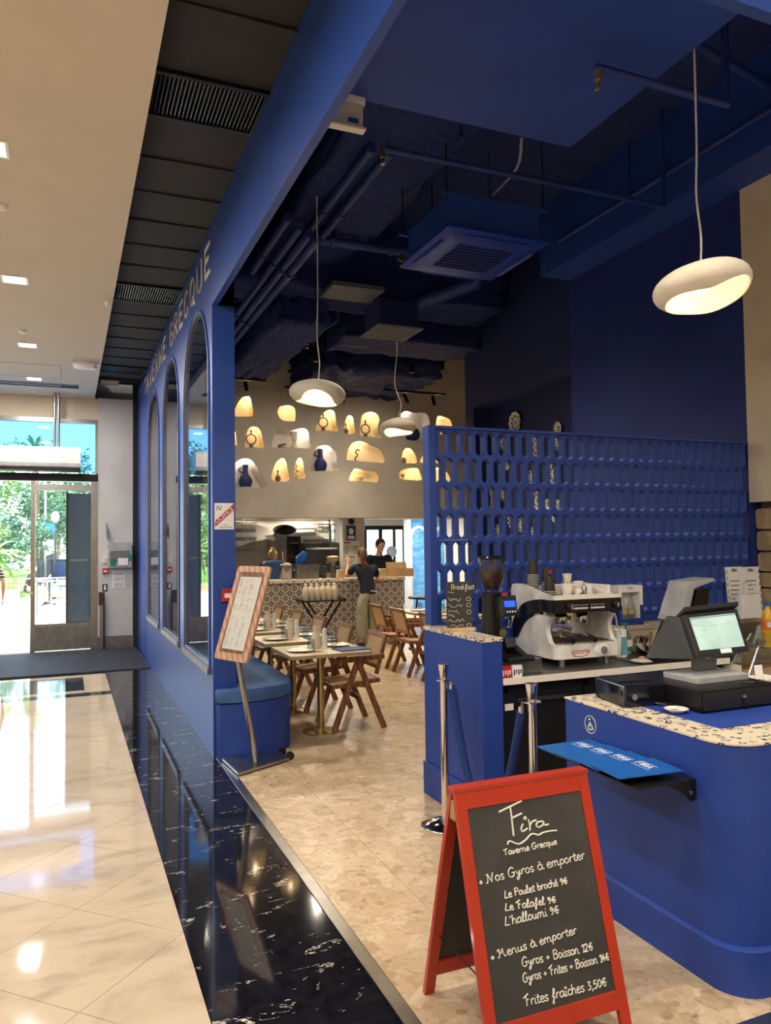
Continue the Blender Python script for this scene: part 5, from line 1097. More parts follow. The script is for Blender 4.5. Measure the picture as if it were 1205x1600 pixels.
tag(M().rbox(3.60, 3.98, 4.14, 4.58, .9005, .9055, .02, 3).build('rubber_mat', 'black_plastic'), 'thin black rubber mat on the steel worktop', 'mat')
t = T('folded_cloths', 'stack of pale blue folded cloths behind the coffee machine', 'cloths', (3.63, 4.60, ZL-.2+.0005)); 
for i in range(3): M().rbox(-.055, .055, -.04, .04, .002+i*.022, .02+i*.022, .02, 3).build('cloth', 'teal_print', t)
t = T('steel_bowl', 'tilted steel bowl and utensils behind the tablet till', 'bowl', (3.97, 4.53, .9005)); M().lathe([(.03, 0), (.07, .03), (.095, .08), (.09, .08), (.065, .034), (.004, .012)], seg=22, xf=RM('X', 35, (0, 0, .04))).build('bowl', 'chrome', t, True); M().tube([(.02, -.03, .03), (.05, -.02, .16)], .008, 8).build('utensil', 'brass', t, True)
# tablet till on the back counter
t = T('tablet_till', 'grey tablet till seen from behind on the coffee counter', 'till', (4.02, 4.22, .9005))
M().box(-.16, .14, -.10, .10, 0, .025).build('foot', 'black_plastic', t, bevel=.005)
M().prism([(-.22, -.07, .04), (-.18, -.07, .03), (.08, -.07, .52), (.04, -.07, .54)], (0, .14, 0)).build('screen_shell', 'black_plastic', t)
M().prism([(-.10, -.09, .28), (-.02, -.09, .28), (.06, -.09, .50), (.26, -.09, .55), (.24, -.09, .57), (.02, -.09, .55)], (0, .20, 0)).build('grey_shell', 'silver_plastic', t, bevel=.004); M().prism([(.0, -.092, .26), (.16, -.092, .26), (.20, -.092, .50), (.08, -.092, .49)], (0, .02, 0)).build('black_back', 'black_gloss', t)
M().beam((.02, 0, .02), (.0, 0, .24), .07, .05, (1, 0, 0)).build('arm', 'black_plastic', t)
# containers, menu cards, paper bag, bottle along the right of the ledge
for i, (x, n, lb) in enumerate(((4.55, 5, 'left stack of clear plastic tubs on the ledge'), (4.72, 4, 'right stack of clear plastic tubs on the ledge'))):
    t = T('tub_stack', lb, 'plastic tubs', (x, 4.75, ZL)); 
    for j in range(n): M().loft([[(px_, py_, z) for px_, py_ in rrect(-.07-q, .07+q, -.055-q, .055+q, .02, 3)] for z, q in ((j*.022, -.008), (j*.022+.045, .006))]).build('tub', 'clear_plastic', t, True)
for i, (x0, x1, lb) in enumerate(((1137, 1162, 'left white menu card propped against the lattice'), (1162, 1188, 'right white menu card propped against the lattice'))):
    a, b = PY(x0, 942, 4.82), PY(x1, 885, 4.82); t = T('menu_card', lb, 'menu card', ((a.x+b.x)/2, 4.80, ZL), group='menu cards on the ledge'); w, h = (b.x-a.x)/2, b.z-ZL
    M().box(-w, w, 0, .006, 0, h, RM('X', -5)).build('card', 'white_paper', t); mk = M()
    for q in range(6): mk.box(-w*.6, w*(.3+.1*(q % 3)), -.004, -.002, h*(.25+.09*q), h*(.265+.09*q))
    l, wd = writing('FIRA', h*.06, 0, caps=True); strokes(l, lambda x, y: (x-wd/2, -.004, h*.9+y), .0018, mk)
    random.seed(i+5)
    for q in range(7): z_ = h*(.08+.13*q); sx_ = -w*.88 if i == 0 else w*.88; mk.tube([(sx_+random.uniform(-.006, .006), -.004, z_+.01*k_) for k_ in range(4)], .003, 4)
    mk.tube([(-w*.8+.02*q, -.004, h*.05+.006*(-1)**q) for q in range(int(w*1.6/.02))], .0028, 4); mk.v = [RM('X', -5) @ v for v in mk.v]; mk.build('print', 'ink', t)
a = PY(1183, 940, 4.55); t = T('paper_bag', 'white paper carrier bag with twisted handles', 'paper bag', (a.x, 4.64, ZL)); M().loft([[(x, y, z) for x, y in rrect(-.10-q, .10+q, -.04, .04, .008, 2)] for z, q in ((0, .012), (.18, -.004), (.19, -.006))]).build('bag', 'white_paper', t)
for y in (-.03, .03): M().tube([(.05*cos(pi*i/10)*1.0, y, .185+.11*sin(pi*i/10)) for i in range(11)], .006, 7).build('handle', 'paper', t, True)
a = PY(1198, 975, 4.1); t = T('juice_bottle', 'orange juice bottle with a blue cap at the right edge', 'bottle', (PY(1199, 940, 4.1).x, 4.1, .951)); M().lathe([(.04, 0), (.046, .02), (.04, .08), (.046, .12), (.046, .21), (.03, .26), (.017, .285), (.017, .30)], seg=20).build('bottle', 'juice', t, True); M().lathe([(.0465, .13), (.0465, .20)], seg=20, caps=False).build('bottle_label', 'orange_label', t); M().box(-.042, -.02, -.042, -.03, .15, .19).build('barcode', 'white_paper', t); M().lathe([(.02, .30), (.02, .33), (.004, .332)], seg=16).build('cap', 'cap_blue', t, True)
a = PY(1158, 990, 4.35); t = T('plastic_wrap', 'crumpled clear plastic wrap on the steel counter', 'plastic wrap', (4.55, 4.36, .951)); random.seed(2); mb = M().ell((0, 0, .09), (.13, .11, .10), 14, 9); mb.v = [v+Vector((random.uniform(-.02, .02), random.uniform(-.02, .02), random.uniform(-.015, .02) if v.z > .02 else 0)) for v in mb.v]; mb.build('crumple', 'clear_plastic', t); M().box(-.08, .08, -.05, .05, .0, .03).build('tray', 'silver_plastic', t)
t = T('tape_dispenser', 'grey till roll housing on the steel counter', 'dispenser', (4.98, 4.12, .951)); M().prism([(-.2, 0, 0), (.25, 0, 0), (.25, 0, .12), (-.14, 0, .14)], (0, .16, 0)).build('case', 'silver_plastic', t, bevel=.006); M().lathe([(.035, 0), (.035, .01)], seg=18, xf=Matrix.Translation((-.08, 0, .085)) @ RM('X', 90)).build('spool', 'grey_plastic', t)
# ---- cash desk
cd = T('cash_desk', 'blue cash desk with rounded corner and mosaic rim', 'cash desk', (0, 0, 0))
def desk(off, r=.15): 
    x0, y0, x1, y1 = 2.35-off, 2.205-off, 4.35, 3.27+off
    return [(x1, y1), (x0, y1)]+[(x0+r-r*cos(a), y0+r-r*sin(a)) for a in [pi/2*i/8 for i in range(9)]]+[(x1, y0)]
M().loft([[(x, y, z) for x, y in desk(0)] for z in (.18, .945)]).build('body', 'blue_paint', cd, True)
M().loft([[(x, y, z) for x, y in desk(o)] for z, o in ((0, .016), (.17, .016), (.182, .002))]).build('plinth', 'blue_paint', cd, True)
M().loft([[(x, y, z) for x, y in desk(.004)] for z in (.945, .953)]).build('mosaic_top', 'mosaic', cd)
M().rbox(2.53, 4.35, 2.44, 3.27, .953, .956, .02, 3).build('inner_top', 'blue_paint', cd)
ZD = .9565
c = PX(923, 1132, 2.35); t = T('wheelchair_sign', 'round blue wheelchair sticker on the cash desk', 'sticker', c)
q = Matrix(((0, 0, -1, 0), (-1, 0, 0, 0), (0, 1, 0, 0), (0, 0, 0, 1)))
M().lathe([(.045, 0), (.045, .001)], seg=28, xf=q).build('disc', 'menu_blue', t); mk = M().tube([q @ Vector((.042*cos(2*pi*i/28), .042*sin(2*pi*i/28), .0012)) for i in range(29)], .0018, 5, False)
W2 = lambda x, y: q @ Vector((x, y, .0016))
mk.tube([W2(-.004, .012), W2(-.002, -.006), W2(.014, -.006), W2(.02, -.022)], .003, 6).tube([W2(.014*cos(a)-.002, .014*sin(a)-.012) for a in [radians(130+i*20) for i in range(11)]], .0026, 5).tube([W2(-.004, .004), W2(.01, .004)], .0025, 5).ell(W2(-.005, .024), (.006, .005, .005), 8, 6).build('pictogram', 'white_paper', t)
# brochure shelf
t = T('brochure_shelf', 'dark bracket shelf on the side of the cash desk', 'shelf', (2.349, 2.40, .775)); M().box(-.30, 0, 0, .66, 0, .006).build('tray', 'black_metal', t); M().prism([(-.15, .0, .0), (0, .0, .0), (0, .0, -.075), (-.03, .0, -.08), (-.06, 0, -.05)], (0, .006, 0)).build('bracket', 'black_metal', t); M().prism([(-.15, .654, .0), (0, .654, .0), (0, .654, -.075), (-.03, .654, -.08), (-.06, .654, -.05)], (0, .006, 0)).build('bracket', 'black_metal', t); M().lathe([(.008, 0), (.008, .004)], seg=10, xf=Matrix.Translation((-.03, -.0005, -.045)) @ RM('X', 90)).build('screw', 'chrome', t)
for i in range(4):
    y0 = 2.42+i*.15; z0 = .783+(3-i)*.009
    lb = ('nearest blue brochure, showing its full title', 'second blue brochure from the near end of the shelf', 'third blue brochure from the near end of the shelf', 'farthest blue brochure, next to the rope post')[i]
    b = T('brochure', lb, 'brochure', (2.343-.012*(3-i), y0, z0), (3-i)*-.03, group='blue brochures on the shelf'); M().box(-.305, 0, 0, .20, 0, .004).build('cover', 'blue_folder', b); M().box(-.303, -.004, .002, .196, -.0015, 0).build('pages', 'menu_blue', b)
    l, w = writing('FIRA', .031, 0, caps=True, spacing=1.3); strokes(l, lambda x, y: (-.115+y, .165-x, .0045), .0017).tube([(-.078+.002, .165, .0045), (-.072, .07, .0045)], .0008, 4).tube([(-.13, .17, .0045), (-.13, .05, .0045)], .0007, 4).build('title', 'white_paper', b)
# till, drawer, printer, saucer
t = T('cash_box', 'black metal cash drawer on the cash desk', 'cash drawer', (2.66, 2.66, ZD)); M().box(0, .48, .01, .52, .005, .10).build('case', 'black_metal', t, bevel=.003); M().box(.006, .474, 0, .012, .012, .093).build('front', 'black_plastic', t); M().lathe([(.011, 0), (.011, .006)], seg=12, xf=Matrix.Translation((.25, 0, .055)) @ RM('X', 90)).build('lock', 'steel', t); M().tube([(.25, -.008, .055), (.252, -.012, .03), (.262, -.01, .0)], .003, 5).build('key_cord', 'black_plastic', t)
for x in (.03, .45): M().box(x-.02, x+.02, .04, .5, 0, .005).build('foot', 'black_plastic', t)
zt = ZD+.1005
t = T('touch_till', 'touch screen till with a pale green display', 'till', (2.98, 2.92, zt))
M().prism([(-.20, -.10, 0), (.10, -.14, 0), (.12, -.14, .02), (.12, .10, .028), (-.2, .10, .028)], (0, .0, .022)).build('foot', 'silver_plastic', t) if False else M().rbox(-.21, .13, -.12, .12, 0, .028, .02, 3).build('foot', 'silver_plastic', t, bevel=.003)
M().beam((.0, .05, .02), (.0, .04, .2), .14, .03, (0, 1, 0)).build('neck', 'grey_plastic', t); M().box(-.06, .05, .022, .024, .10, .103).box(-.01, .02, .022, .024, .09, .093).build('neck_print', 'white_paper', t)
SL, SR, SBR, SBL = [PY(x, y, Y) for x, y, Y in ((1068, 960, 2.98), (1152, 951, 2.98), (1172, 1018, 2.86), (1090, 1026, 2.86))]
o_ = Vector(t.location); Q = [p-o_ for p in (SBL, SBR, SR, SL)]; nrm = (Q[1]-Q[0]).cross(Q[3]-Q[0]).normalized()
if nrm.y > 0: nrm = -nrm
M().prism([p-nrm*.03 for p in Q], nrm*.03).build('bezel', 'black_plastic', t, bevel=.004)
ins = lambda u, v: (Q[0]*(1-u)+Q[1]*u)*(1-v)+(Q[3]*(1-u)+Q[2]*u)*v
M().prism([ins(.08, .13)+nrm*.0005, ins(.93, .13)+nrm*.0005, ins(.93, .90)+nrm*.0005, ins(.08, .90)+nrm*.0005], nrm*.001).build('display', 'screen', t)
M().prism([ins(.08, .865)+nrm*.0016, ins(.93, .865)+nrm*.0016, ins(.93, .88)+nrm*.0016, ins(.08, .88)+nrm*.0016], nrm*.0003).build('menu_bar', 'menu_blue', t)
M().tube([ins(.1+.8*i/12, .72-.06*sin(pi*i/12))+nrm*.0018 for i in range(13)], .0006, 4).build('screen_line', 'grey_plastic', t)
M().prism([ins(.45, .02)+nrm*.0005, ins(.66, .02)+nrm*.0005, ins(.66, .12)+nrm*.0005, ins(.45, .12)+nrm*.0005], nrm*.001).build('sticker', 'white_paper', t)
M().prism([Q[3]-nrm*.06, Q[2]-nrm*.06, Q[2]+nrm*.01+Vector((0, 0, .012)), Q[3]+nrm*.01+Vector((0, 0, .012))], Vector((0, 0, .02))).build('top_bar', 'iron', t)
RS = [p-nrm*.03 for p in Q]; M().prism([RS[0], RS[3], RS[3]+Vector((-.03, .06, .0)), RS[0]+Vector((-.13, .19, -.01)), RS[0]+Vector((-.10, .16, -.03))], Vector((.03, .01, 0))).build('customer_display', 'black_metal', t)
t = T('receipt_printer', 'black receipt printer block at the rear of the cash desk', 'printer', (2.47, 2.98, ZD), -.15); M().box(-.02, .20, -.06, .22, 0, .10).build('case', 'black_gloss', t, bevel=.008); M().box(-.022, -.02, -.04, -.02, .05, .075).build('port', 'black_void', t); M().lathe([(.014, 0), (.014, .003)], seg=14, xf=Matrix.Translation((.03, -.061, .045)) @ RM('X', 90)).build('dial', 'grey_plastic', t); M().box(.0, .18, .03, .2, .10, .106).build('lid', 'black_plastic', t)
tag(M().tube(smooth_loop([(2.60, 2.90, ZD+.012), (2.63, 2.86, ZD+.008), (2.65, 2.90, ZD+.008), (2.66, 2.80, ZD+.008), (2.645, 2.75, ZD+.006)], 6, False), .006, 6).build('till_cable', 'black_plastic'), 'black cable lying between the printer and the cash drawer', 'cable')
c = FL(1057, 1113, ZD); t = T('coin_saucer', 'white saucer with a black drawing on the cash desk', 'saucer', (c.x, c.y, ZD)); M().lathe([(.03, 0), (.035, .004), (.055, .018), (.053, .019), (.034, .008), (.003, .007)], seg=28).build('dish', 'white_enamel', t, True); M().tube(smooth_loop([(-.02, .01, .0095), (-.012, .02, .011), (-.006, .008, .0095), (.004, .02, .011), (.01, .008, .0095), (.018, .004, .0095)], 4, False), .0012, 5).build('drawing', 'ink', t)
t = T('acrylic_notice', 'small clear acrylic notice on the cash drawer', 'notice', (3.06, 2.70, zt)); M().box(-.03, .03, -.001, .001, 0, .10, RM('X', -8)).build('plate', 'clear_plastic', t); M().box(-.026, .026, -.002, -.001, .02, .085, RM('X', -8)).build('insert', 'white_paper', t); M().box(-.03, .03, -.01, .03, 0, .003).build('foot', 'clear_plastic', t)
tag(M().tube(smooth_loop([(2.98, 2.735, zt+.006), (3.02, 2.70, zt+.006), (3.05, 2.745, zt+.012), (3.09, 2.735, zt+.006), (3.12, 2.77, zt+.006)], 6, False), .005, 6).build('black_lead', 'black_plastic'), 'tangled black lead on top of the cash drawer', 'cable')
pts = [FL(1135, 1053, 1.06), None]
a, b, c_ = PY(1134, 1057, 3.4), PY(1174, 990, 3.4), PY(1196, 1005, 3.4)
t = T('glass_guard', 'clear sneeze guard on bent steel rods at the right edge', 'guard', (a.x, 3.4, .957)); 
M().tube([(0, 0, 0), (b.x-a.x, 0, b.z-.957)], .006, 8).build('rod', 'steel', t); p1, p2, p3 = PY(1170, 1056, 3.25), PY(1186, 1010, 3.25), PY(1197, 1002, 3.25); o_ = Vector(t.location)
M().tube([p1-o_, p2-o_, p3-o_], .007, 8).build('rod', 'steel', t); M().box(b.x-a.x, b.x-a.x+.9, -.004, .004, b.z-.957-.17, b.z-.957).build('panel', 'glass', t); M().lathe([(.02, 0), (.02, .012)], seg=16, xf=Matrix.Translation((b.x-a.x+.05, -.004, b.z-.957-.05)) @ RM('X', 90)).build('clamp', 'steel', t)
t = T('note_pad', 'pale green note pad at the right edge of the cash desk', 'note pad', (3.33, 2.92, ZD)); M().box(-.08, .08, -.06, .06, 0, .07).build('block', 'white_paper', t); M().box(-.08, .08, -.06, .06, .07, .074).build('top_sheet', 'paper', t)
# ---- rope posts
def post(x, y, lb, ropes):
    t = T('rope_post', lb, 'rope post', (x, y, 0), group='chrome rope posts')
    M().lathe([(.155, 0), (.155, .022), (.15, .028), (.06, .055), (.028, .062)], seg=36).build('base', 'chrome', t, True); M().lathe([(.0235, .05), (.0235, .90)], seg=20).build('tube', 'chrome', t, True); M().lathe([(.048, .898), (.048, .904)], seg=24).build('ring', 'chrome', t); M().lathe([(.022, .904), (.026, .93), (.034, .985), (.034, .998), (.026, 1.0), (.004, 1.0)], seg=24).build('finial', 'chrome', t, True)
    for k_, (dx, dy) in enumerate(ropes):
        M().tube([(dx*.05, dy*.05, .90), (dx*.06, dy*.06, .87)], .006, 6).tube([(dx*.06, dy*.06, .875), (dx*.062, dy*.062, .83)], .014, 10).build('rope_end', 'chrome', t, True)
    return t
post(2.148, 4.24, 'chrome rope post in front of the blue end panel', [(.6, -.5), (.9, -.3)]); post(2.27, 3.455, 'chrome rope post beside the brochure shelf', [(-.8, .5)])
for k_, (d0, d1) in enumerate((((.6, -.5), (.0, .0)), ((.9, -.3), (.02, .03)))):
    a = Vector((2.148+d0[0]*.062, 4.24+d0[1]*.062, .845)); b = Vector((2.27-.05+d1[0], 3.455+.031+d1[1], .845))
    pts = []
    for i in range(17):
        s_ = i/16; p = a.lerp(b, s_); p.z -= (.66+.03*k_)*(1-(2*s_-1)**2); pts.append(p)
    tag(M().tube(pts, .021, 10).build('barrier_rope', 'rope_blue', smooth=True), ('blue velvet rope on the left of the pair', 'blue velvet rope on the right of the pair')[k_], 'rope', 'blue barrier ropes')
# ---- folding pavement blackboard
ZA, YA = .85, 2.48; AX0, AX1 = 1.282, 1.858
af = T('pavement_board', 'red framed folding blackboard with a chalk menu', 'blackboard', (0, 0, 0))
F0, F1 = Vector((0, 2.235, 0)), Vector((0, YA-.012, ZA)); B0, B1 = Vector((0, 2.745, 0)), Vector((0, YA+.012, ZA))
nF = Vector((0, -(F1.z-F0.z), F1.y-F0.y)).normalized(); nB = Vector((0, (B1.z-B0.z), -(B1.y-B0.y))).normalized()
FW = .042
def leafp(p0, p1, n, nm, red):
    for x in (AX0+FW/2, AX1-FW/2): M().beam(p0+Vector((x, 0, 0)), p1+Vector((x, 0, 0)), FW, .022, n).build('leg', red, af, bevel=.002)
    for s_ in (.13, .965): q = p0.lerp(p1, s_); M().beam(q+Vector((AX0+FW, 0, 0)), q+Vector((AX1-FW, 0, 0)), .022, .06, (p1-p0).normalized()).build('rail', red, af, bevel=.002)
    a, b = p0.lerp(p1, .15), p0.lerp(p1, .94); M().prism([a+Vector((AX0+FW-.005, 0, 0)), a+Vector((AX1-FW+.005, 0, 0)), b+Vector((AX1-FW+.005, 0, 0)), b+Vector((AX0+FW-.005, 0, 0))], n*.006).build('slate_panel', 'slate', af)
leafp(F0, F1, nF, 'front', 'red_paint'); leafp(B0, B1, nB, 'back', 'red_paint')
M().beam((AX0-.005, YA, ZA+.008), (AX1+.005, YA, ZA+.008), .05, .018, (0, 0, 1)).build('cap', 'red_paint', af, bevel=.003)
for x in (AX0+.012, AX1-.012): M().box(x-.01, x+.01, YA-.02, YA+.02, ZA-.10, ZA-.03).build('hinge', 'brass', af)
for x in (AX0+.03, AX1-.03): M().tube([(x, F0.lerp(F1, .3).y+.012, F0.lerp(F1, .3).z), (x, B0.lerp(B1, .3).y-.012, B0.lerp(B1, .3).z)], .003, 5).build('stay', 'black_metal', af)
fo = F0.lerp(F1, .15)+nF*.0075
def onb(x, y):
    d = ray(x, y); return CC+d*((fo-CC).dot(nF)/d.dot(nF))
def chalk(s, p0, p1, r, mb, hs=1.0):
    l, w = writing(s, 1.0, 0); a, b = onb(*p0), onb(*p1); ex = (b-a)/w; ey = nF.cross(ex)*-1.0
    if ey.z < 0: ey = -ey
    strokes(l, lambda x, y: a+ex*x+ey*(y*hs*.66), r, mb)
R_ = .0024; mb = M(); Z6 = lambda x, y: (640+x/3.171, 1180+y/3.171)
onl = lambda pts, r=R_: mb.tube([onb(*p) for p in (smooth_loop([(q[0], q[1], 0) for q in pts], 4, False) if len(pts) > 2 else [Vector((q[0], q[1], 0)) for q in pts]) for p in [Z6(p.x, p.y)]], r, 6)
onl([(443, 282), (555, 226)], .0034); onl([(497, 250), (505, 300), (516, 400)], .0034); onl([(507, 312), (557, 288)], .0032)
onl([(562, 340), (554, 362), (560, 378), (585, 362)], .0032); onl([(566, 314), (571, 306), (579, 310), (573, 318), (566, 314)], .0026)
onl([(588, 318), (596, 345), (597, 374)], .0032); onl([(597, 350), (608, 330), (628, 322)], .0032); onl([(662, 328), (636, 332), (628, 348), (642, 356), (660, 345), (664, 330), (668, 346), (690, 342)], .0032)
onl([(487, 443), (495, 425), (540, 440), (575, 420), (605, 390), (640, 395), (660, 384), (700, 375), (730, 373)], .003)
for b_ in ((353, 630), (411, 1003)): onl([(b_[0]-4, b_[1]-3), (b_[0]+4, b_[1]+4)], .006)
for s, a, b, hs in (('Taverne Grecque', (468, 498), (732, 440), 1), ('Nos Gyros à emporter', (382, 635), (872, 512), 1), ('Le Poulet broché 9€', (472, 710), (785, 635), 1.15), ('Le Falafel 9€', (474, 772), (728, 730), 1.0), ("L'halloumi 9€", (474, 846), (744, 782), 1.1), ('Menus à emporter', (440, 1006), (832, 882), .95), ('Gyros + Boisson 12€', (558, 1050), (912, 965), 1.2), ('Gyros + Frites + Boisson 14€', (563, 1128), (992, 1015), 1.35), ('Frites fraîches 3,50€', (572, 1245), (980, 1142), 1.15)):
    chalk(s, Z6(*a), Z6(*b), .0021, mb, hs)
mb.build('chalk_writing', 'chalk', af)
# ---- menu stand
ms = T('menu_stand', 'steel menu stand with a wooden board by the blue column', 'menu stand', (0, 0, 0))
TL, TR, BL = Vector((1.287, 6.195, 1.579)), Vector((1.455, 5.80, 1.579)), Vector((1.069, 6.10, .862))
ex, ey = (TR-TL).normalized(), (TL-BL); ey = (ey-ex*ey.dot(ex)).normalized(); ez = ex.cross(ey); bw, bh = .43, .755
mbx = Matrix(((ex.x, ey.x, ez.x, BL.x), (ex.y, ey.y, ez.y, BL.y), (ex.z, ey.z, ez.z, BL.z), (0, 0, 0, 1)))
M().rbox(0, bw, 0, bh, -.022, 0, .03, 4, xf=mbx).build('board', 'wood_board', ms)
M().rbox(.055, bw-.05, .06, bh-.05, 0, .006, .02, 3, xf=mbx).build('clear_cover', 'clear_plastic', ms); M().box(.075, bw-.07, .085, bh-.09, .0005, .002, xf=mbx).build('menu_sheet', 'white_paper', ms)
mk = M(); random.seed(9)
for blk_ in ((.42, .66), (.12, .36)):
    for cx_ in (.09, .16, .235):
        n_ = int((blk_[1]-blk_[0])/.012)
        for r_ in range(n_):
            if random.random() < .3: continue
            y_ = blk_[1]-.012*r_-.02; x_ = cx_+random.uniform(0, .012); mk.box(x_, x_+random.uniform(.015, .04), y_, y_+.0022, .0022, .003, xf=mbx)
mk.box(.09, .33, .40, .401, .0022, .003, xf=mbx).build('print', 'ink', ms)
for u, v in ((.06, .065), (bw-.06, .065), (.06, bh-.06), (bw-.06, bh-.06)): M().lathe([(.008, 0), (.008, .012), (.004, .014)], (u, v, 0), 12, mbx).build('stud', 'chrome', ms)
pb_ = mbx @ Vector((bw*.62, .04, -.03)); pf_ = Vector((1.39, 6.05, .03))
M().tube([pf_, pb_, pb_+(mbx.to_3x3() @ Vector((0, .35, -.01)))], .021, 16).build('pole', 'steel', ms, True); M().beam(mbx @ Vector((bw*.5, .12, -.03)), mbx @ Vector((bw*.5, .62, -.03)), .05, .016, ez).build('back_plate', 'steel', ms)
M().prism([(1.16, 6.25, .012), (1.195, 5.80, .012), (1.66, 6.04, .012), (1.63, 6.23, .012)], (0, 0, .022)).build('base_plate', 'steel', ms, bevel=.003)
for p in ((1.66, 6.09), (1.63, 6.23)): M().lathe([(.032, -.014), (.032, .014)], seg=18, xf=Matrix.Translation((p[0]+.02, p[1], .033)) @ RM('X', 90)).build('wheel', 'black_plastic', ms, True)
M().box(1.2, 1.24, 5.86, 5.9, 0, .012).box(1.18, 1.22, 6.2, 6.24, 0, .012).build('glide', 'black_plastic', ms)
# licence plate and red call point on the end of the facade wall
a, b = PY(335, 786, 6.42), PY(365.5, 827, 6.42); w, h = b.x-a.x, a.z-b.z
t = T('licence_plate', 'white licence plate with a red diagonal band on the blue column', 'plate', (a.x, 6.419, b.z)); M().box(0, w, -.003, 0, 0, h).build('plate', 'white_paper', t)
M().prism([(.005, -.0032, .02), (.005, -.0032, .075), (w-.002, -.0032, h-.005), (w-.002, -.0032, h-.06)], (0, -.001, 0)).build('red_band', 'red_print', t)
ang = atan2(h-.08, w); xd = (cos(ang), 0, sin(ang)); yd = (-sin(ang), 0, cos(ang))
text('LICENCE', .047, 'white_paper', t, frame((w*.5, -.0046, h*.5+.008), xd, yd), 'band_lettering'); text('IV', .06, 'ink', t, frame((w*.24, -.0036, h*.80), (1, 0, 0), (0, 0, 1)), 'numeral')
M().box(w*.45, w*.68, -.0036, -.003, h*.16, h*.18).box(w*.25, w*.92, -.0036, -.003, h*.07, h*.095).build('small_print', 'grey_plastic', t)
a, b = PY(346, 920, 6.42), PY(362, 939, 6.42); w, h = b.x-a.x, a.z-b.z; t = T('call_point', 'red fire call point on the blue column behind the menu stand', 'call point', (a.x, 6.42, b.z)); M().box(0, w, -.05, 0, 0, h).build('box', 'red_plastic', t, bevel=.005); M().box(w*.2, w*.8, -.053, -.05, h*.3, h*.65).build('window', 'white_paper', t)
# ---- corner bench
bn = T('corner_bench', 'blue upholstered bench with rounded end along the window', 'bench', (0, 0, 0))
ol = [(1.32, 11.3), (1.32, 6.40), (1.14, 6.40), (1.135, 6.37)]+[(q.x, q.y) for q in smooth_loop([(1.16, 6.32, 0), (1.35, 6.28, 0), (1.62, 6.34, 0), (1.79, 6.5, 0), (1.84, 6.74, 0)], 4, False)]+[(1.85, 11.3)]
sc2 = lambda o: [(1.5+(x-1.5)*(1+o), 8.5+(y-8.5)*(1+o*.25)) for x, y in ol]
M().loft([[(x, y, z) for x, y in ol] for z in (0, .445)]).build('base', 'blue_paint', bn, True)
M().loft([[(x, y, z) for x, y in sc2(o)] for z, o in ((.45, .0), (.46, .03), (.54, .035), (.56, .01))]).build('cushion', 'cushion', bn, True)
M().box(1.32, 1.40, 6.6, 11.3, .56, .95).build('backrest', 'cushion', bn, bevel=.02)
# ---- dining tables and chairs
ZTB = .765
def make_table(label, group):
    t = T('dining_table', label, 'table', (0, 0, 0), group=group)
    M().box(-.375, .375, -.345, .345, ZTB-.03, ZTB).build('top', 'tabletop', t); M().box(-.38, .38, -.35, -.345, ZTB-.032, ZTB-.001).box(-.38, .38, .345, .35, ZTB-.032, ZTB-.001).box(-.38, -.375, -.345, .345, ZTB-.032, ZTB-.001).box(.375, .38, -.345, .345, ZTB-.032, ZTB-.001).build('brass_edge', 'brass_edge', t)
    M().lathe([(.032, .02), (.032, ZTB-.032)], seg=20).build('pole', 'brass', t, True); M().lathe([(.17, 0), (.17, .012), (.05, .02), (.034, .03)], seg=32).build('base', 'brass', t, True); M().box(-.2, .2, -.03, .03, ZTB-.05, ZTB-.031).build('cross_bar', 'black_metal', t); return t
TY = [6.86, 7.80, 8.76, 9.72]
t0_ = make_table('nearest small dining table by the bench, with brass pole', 'dining tables along the bench'); t0_.location = (2.19, TY[0], 0)
for i, y in enumerate(TY[1:]): dup(t0_, (2.19, y, 0), 0, ('second dining table along the bench', 'third dining table along the bench, half behind the menu stand', 'farthest dining table along the bench, behind the menu stand')[i])
def make_chair(cane):
    t = T('dining_chair', 'wooden chair', 'chair', (0, 0, 0)); L = lambda a, b, w=.035, h=.05, up=(1, 0, 0): M().beam(a, b, w, h, up)
    for s in (-1, 1):
        y = s*.245
        L((.24, y, 0), (.0, y, .635), .032, .052).build('leg', 'wood', t, bevel=.004); L((-.265, y, 0), (-.01, y, .635), .032, .052).build('leg', 'wood', t, bevel=.004)
        L((-.27, y, .675), (.25, y, .655), .045, .05, (0, 0, 1)).build('armrest', 'wood', t, bevel=.006)
        L((.10, y*.9, .435), (-.12, y*.9, .405), .03, .04, (0, 0, 1)).build('seat_bearer', 'wood', t)
    se = M().box(-.24, .245, -.225, .225, .41, .45, RM('Y', 4, (0, 0, .43))).build('seat', 'wood', t, bevel=.005); M().box(-.20, .20, -.185, .185, .449, .453, RM('Y', 4, (0, 0, .43))).build('seat_cane', 'cane', se)
    bx = RM('Y', -16, (-.22, 0, .55))
    br = M().box(-.235, -.205, -.225, -.185, .50, .89, bx).box(-.235, -.205, .185, .225, .50, .89, bx).box(-.235, -.205, -.185, .185, .845, .89, bx).box(-.235, -.205, -.185, .185, .55, .59, bx).build('backrest', 'wood', t, bevel=.004)
    M().box(-.226, -.214, -.186, .186, .59, .846, bx).build('back_cane', 'cane', br)
    for i in range(0 if cane else 12): M().box(-.232, -.208, -.186, .186, .595+i*.0208, .603+i*.0208, bx).build('back_slat', 'wood_pale', br)  # pale slats stand in for light reflected off the cane back
    L((-.02, -.245, .30), (-.02, .245, .30), .025, .04, (0, 0, 1)).build('stretcher', 'wood', t); return t
CH = [('nearest wooden chair at the first table, with A shaped legs', 7.0), ('wooden chair at the second table along the bench', 7.92), ('wooden chair at the third table along the bench', 8.86), ('wooden chair at the fourth table along the bench', 9.8), ('farthest wooden chair of the bench row, next to the bar', 10.75)]
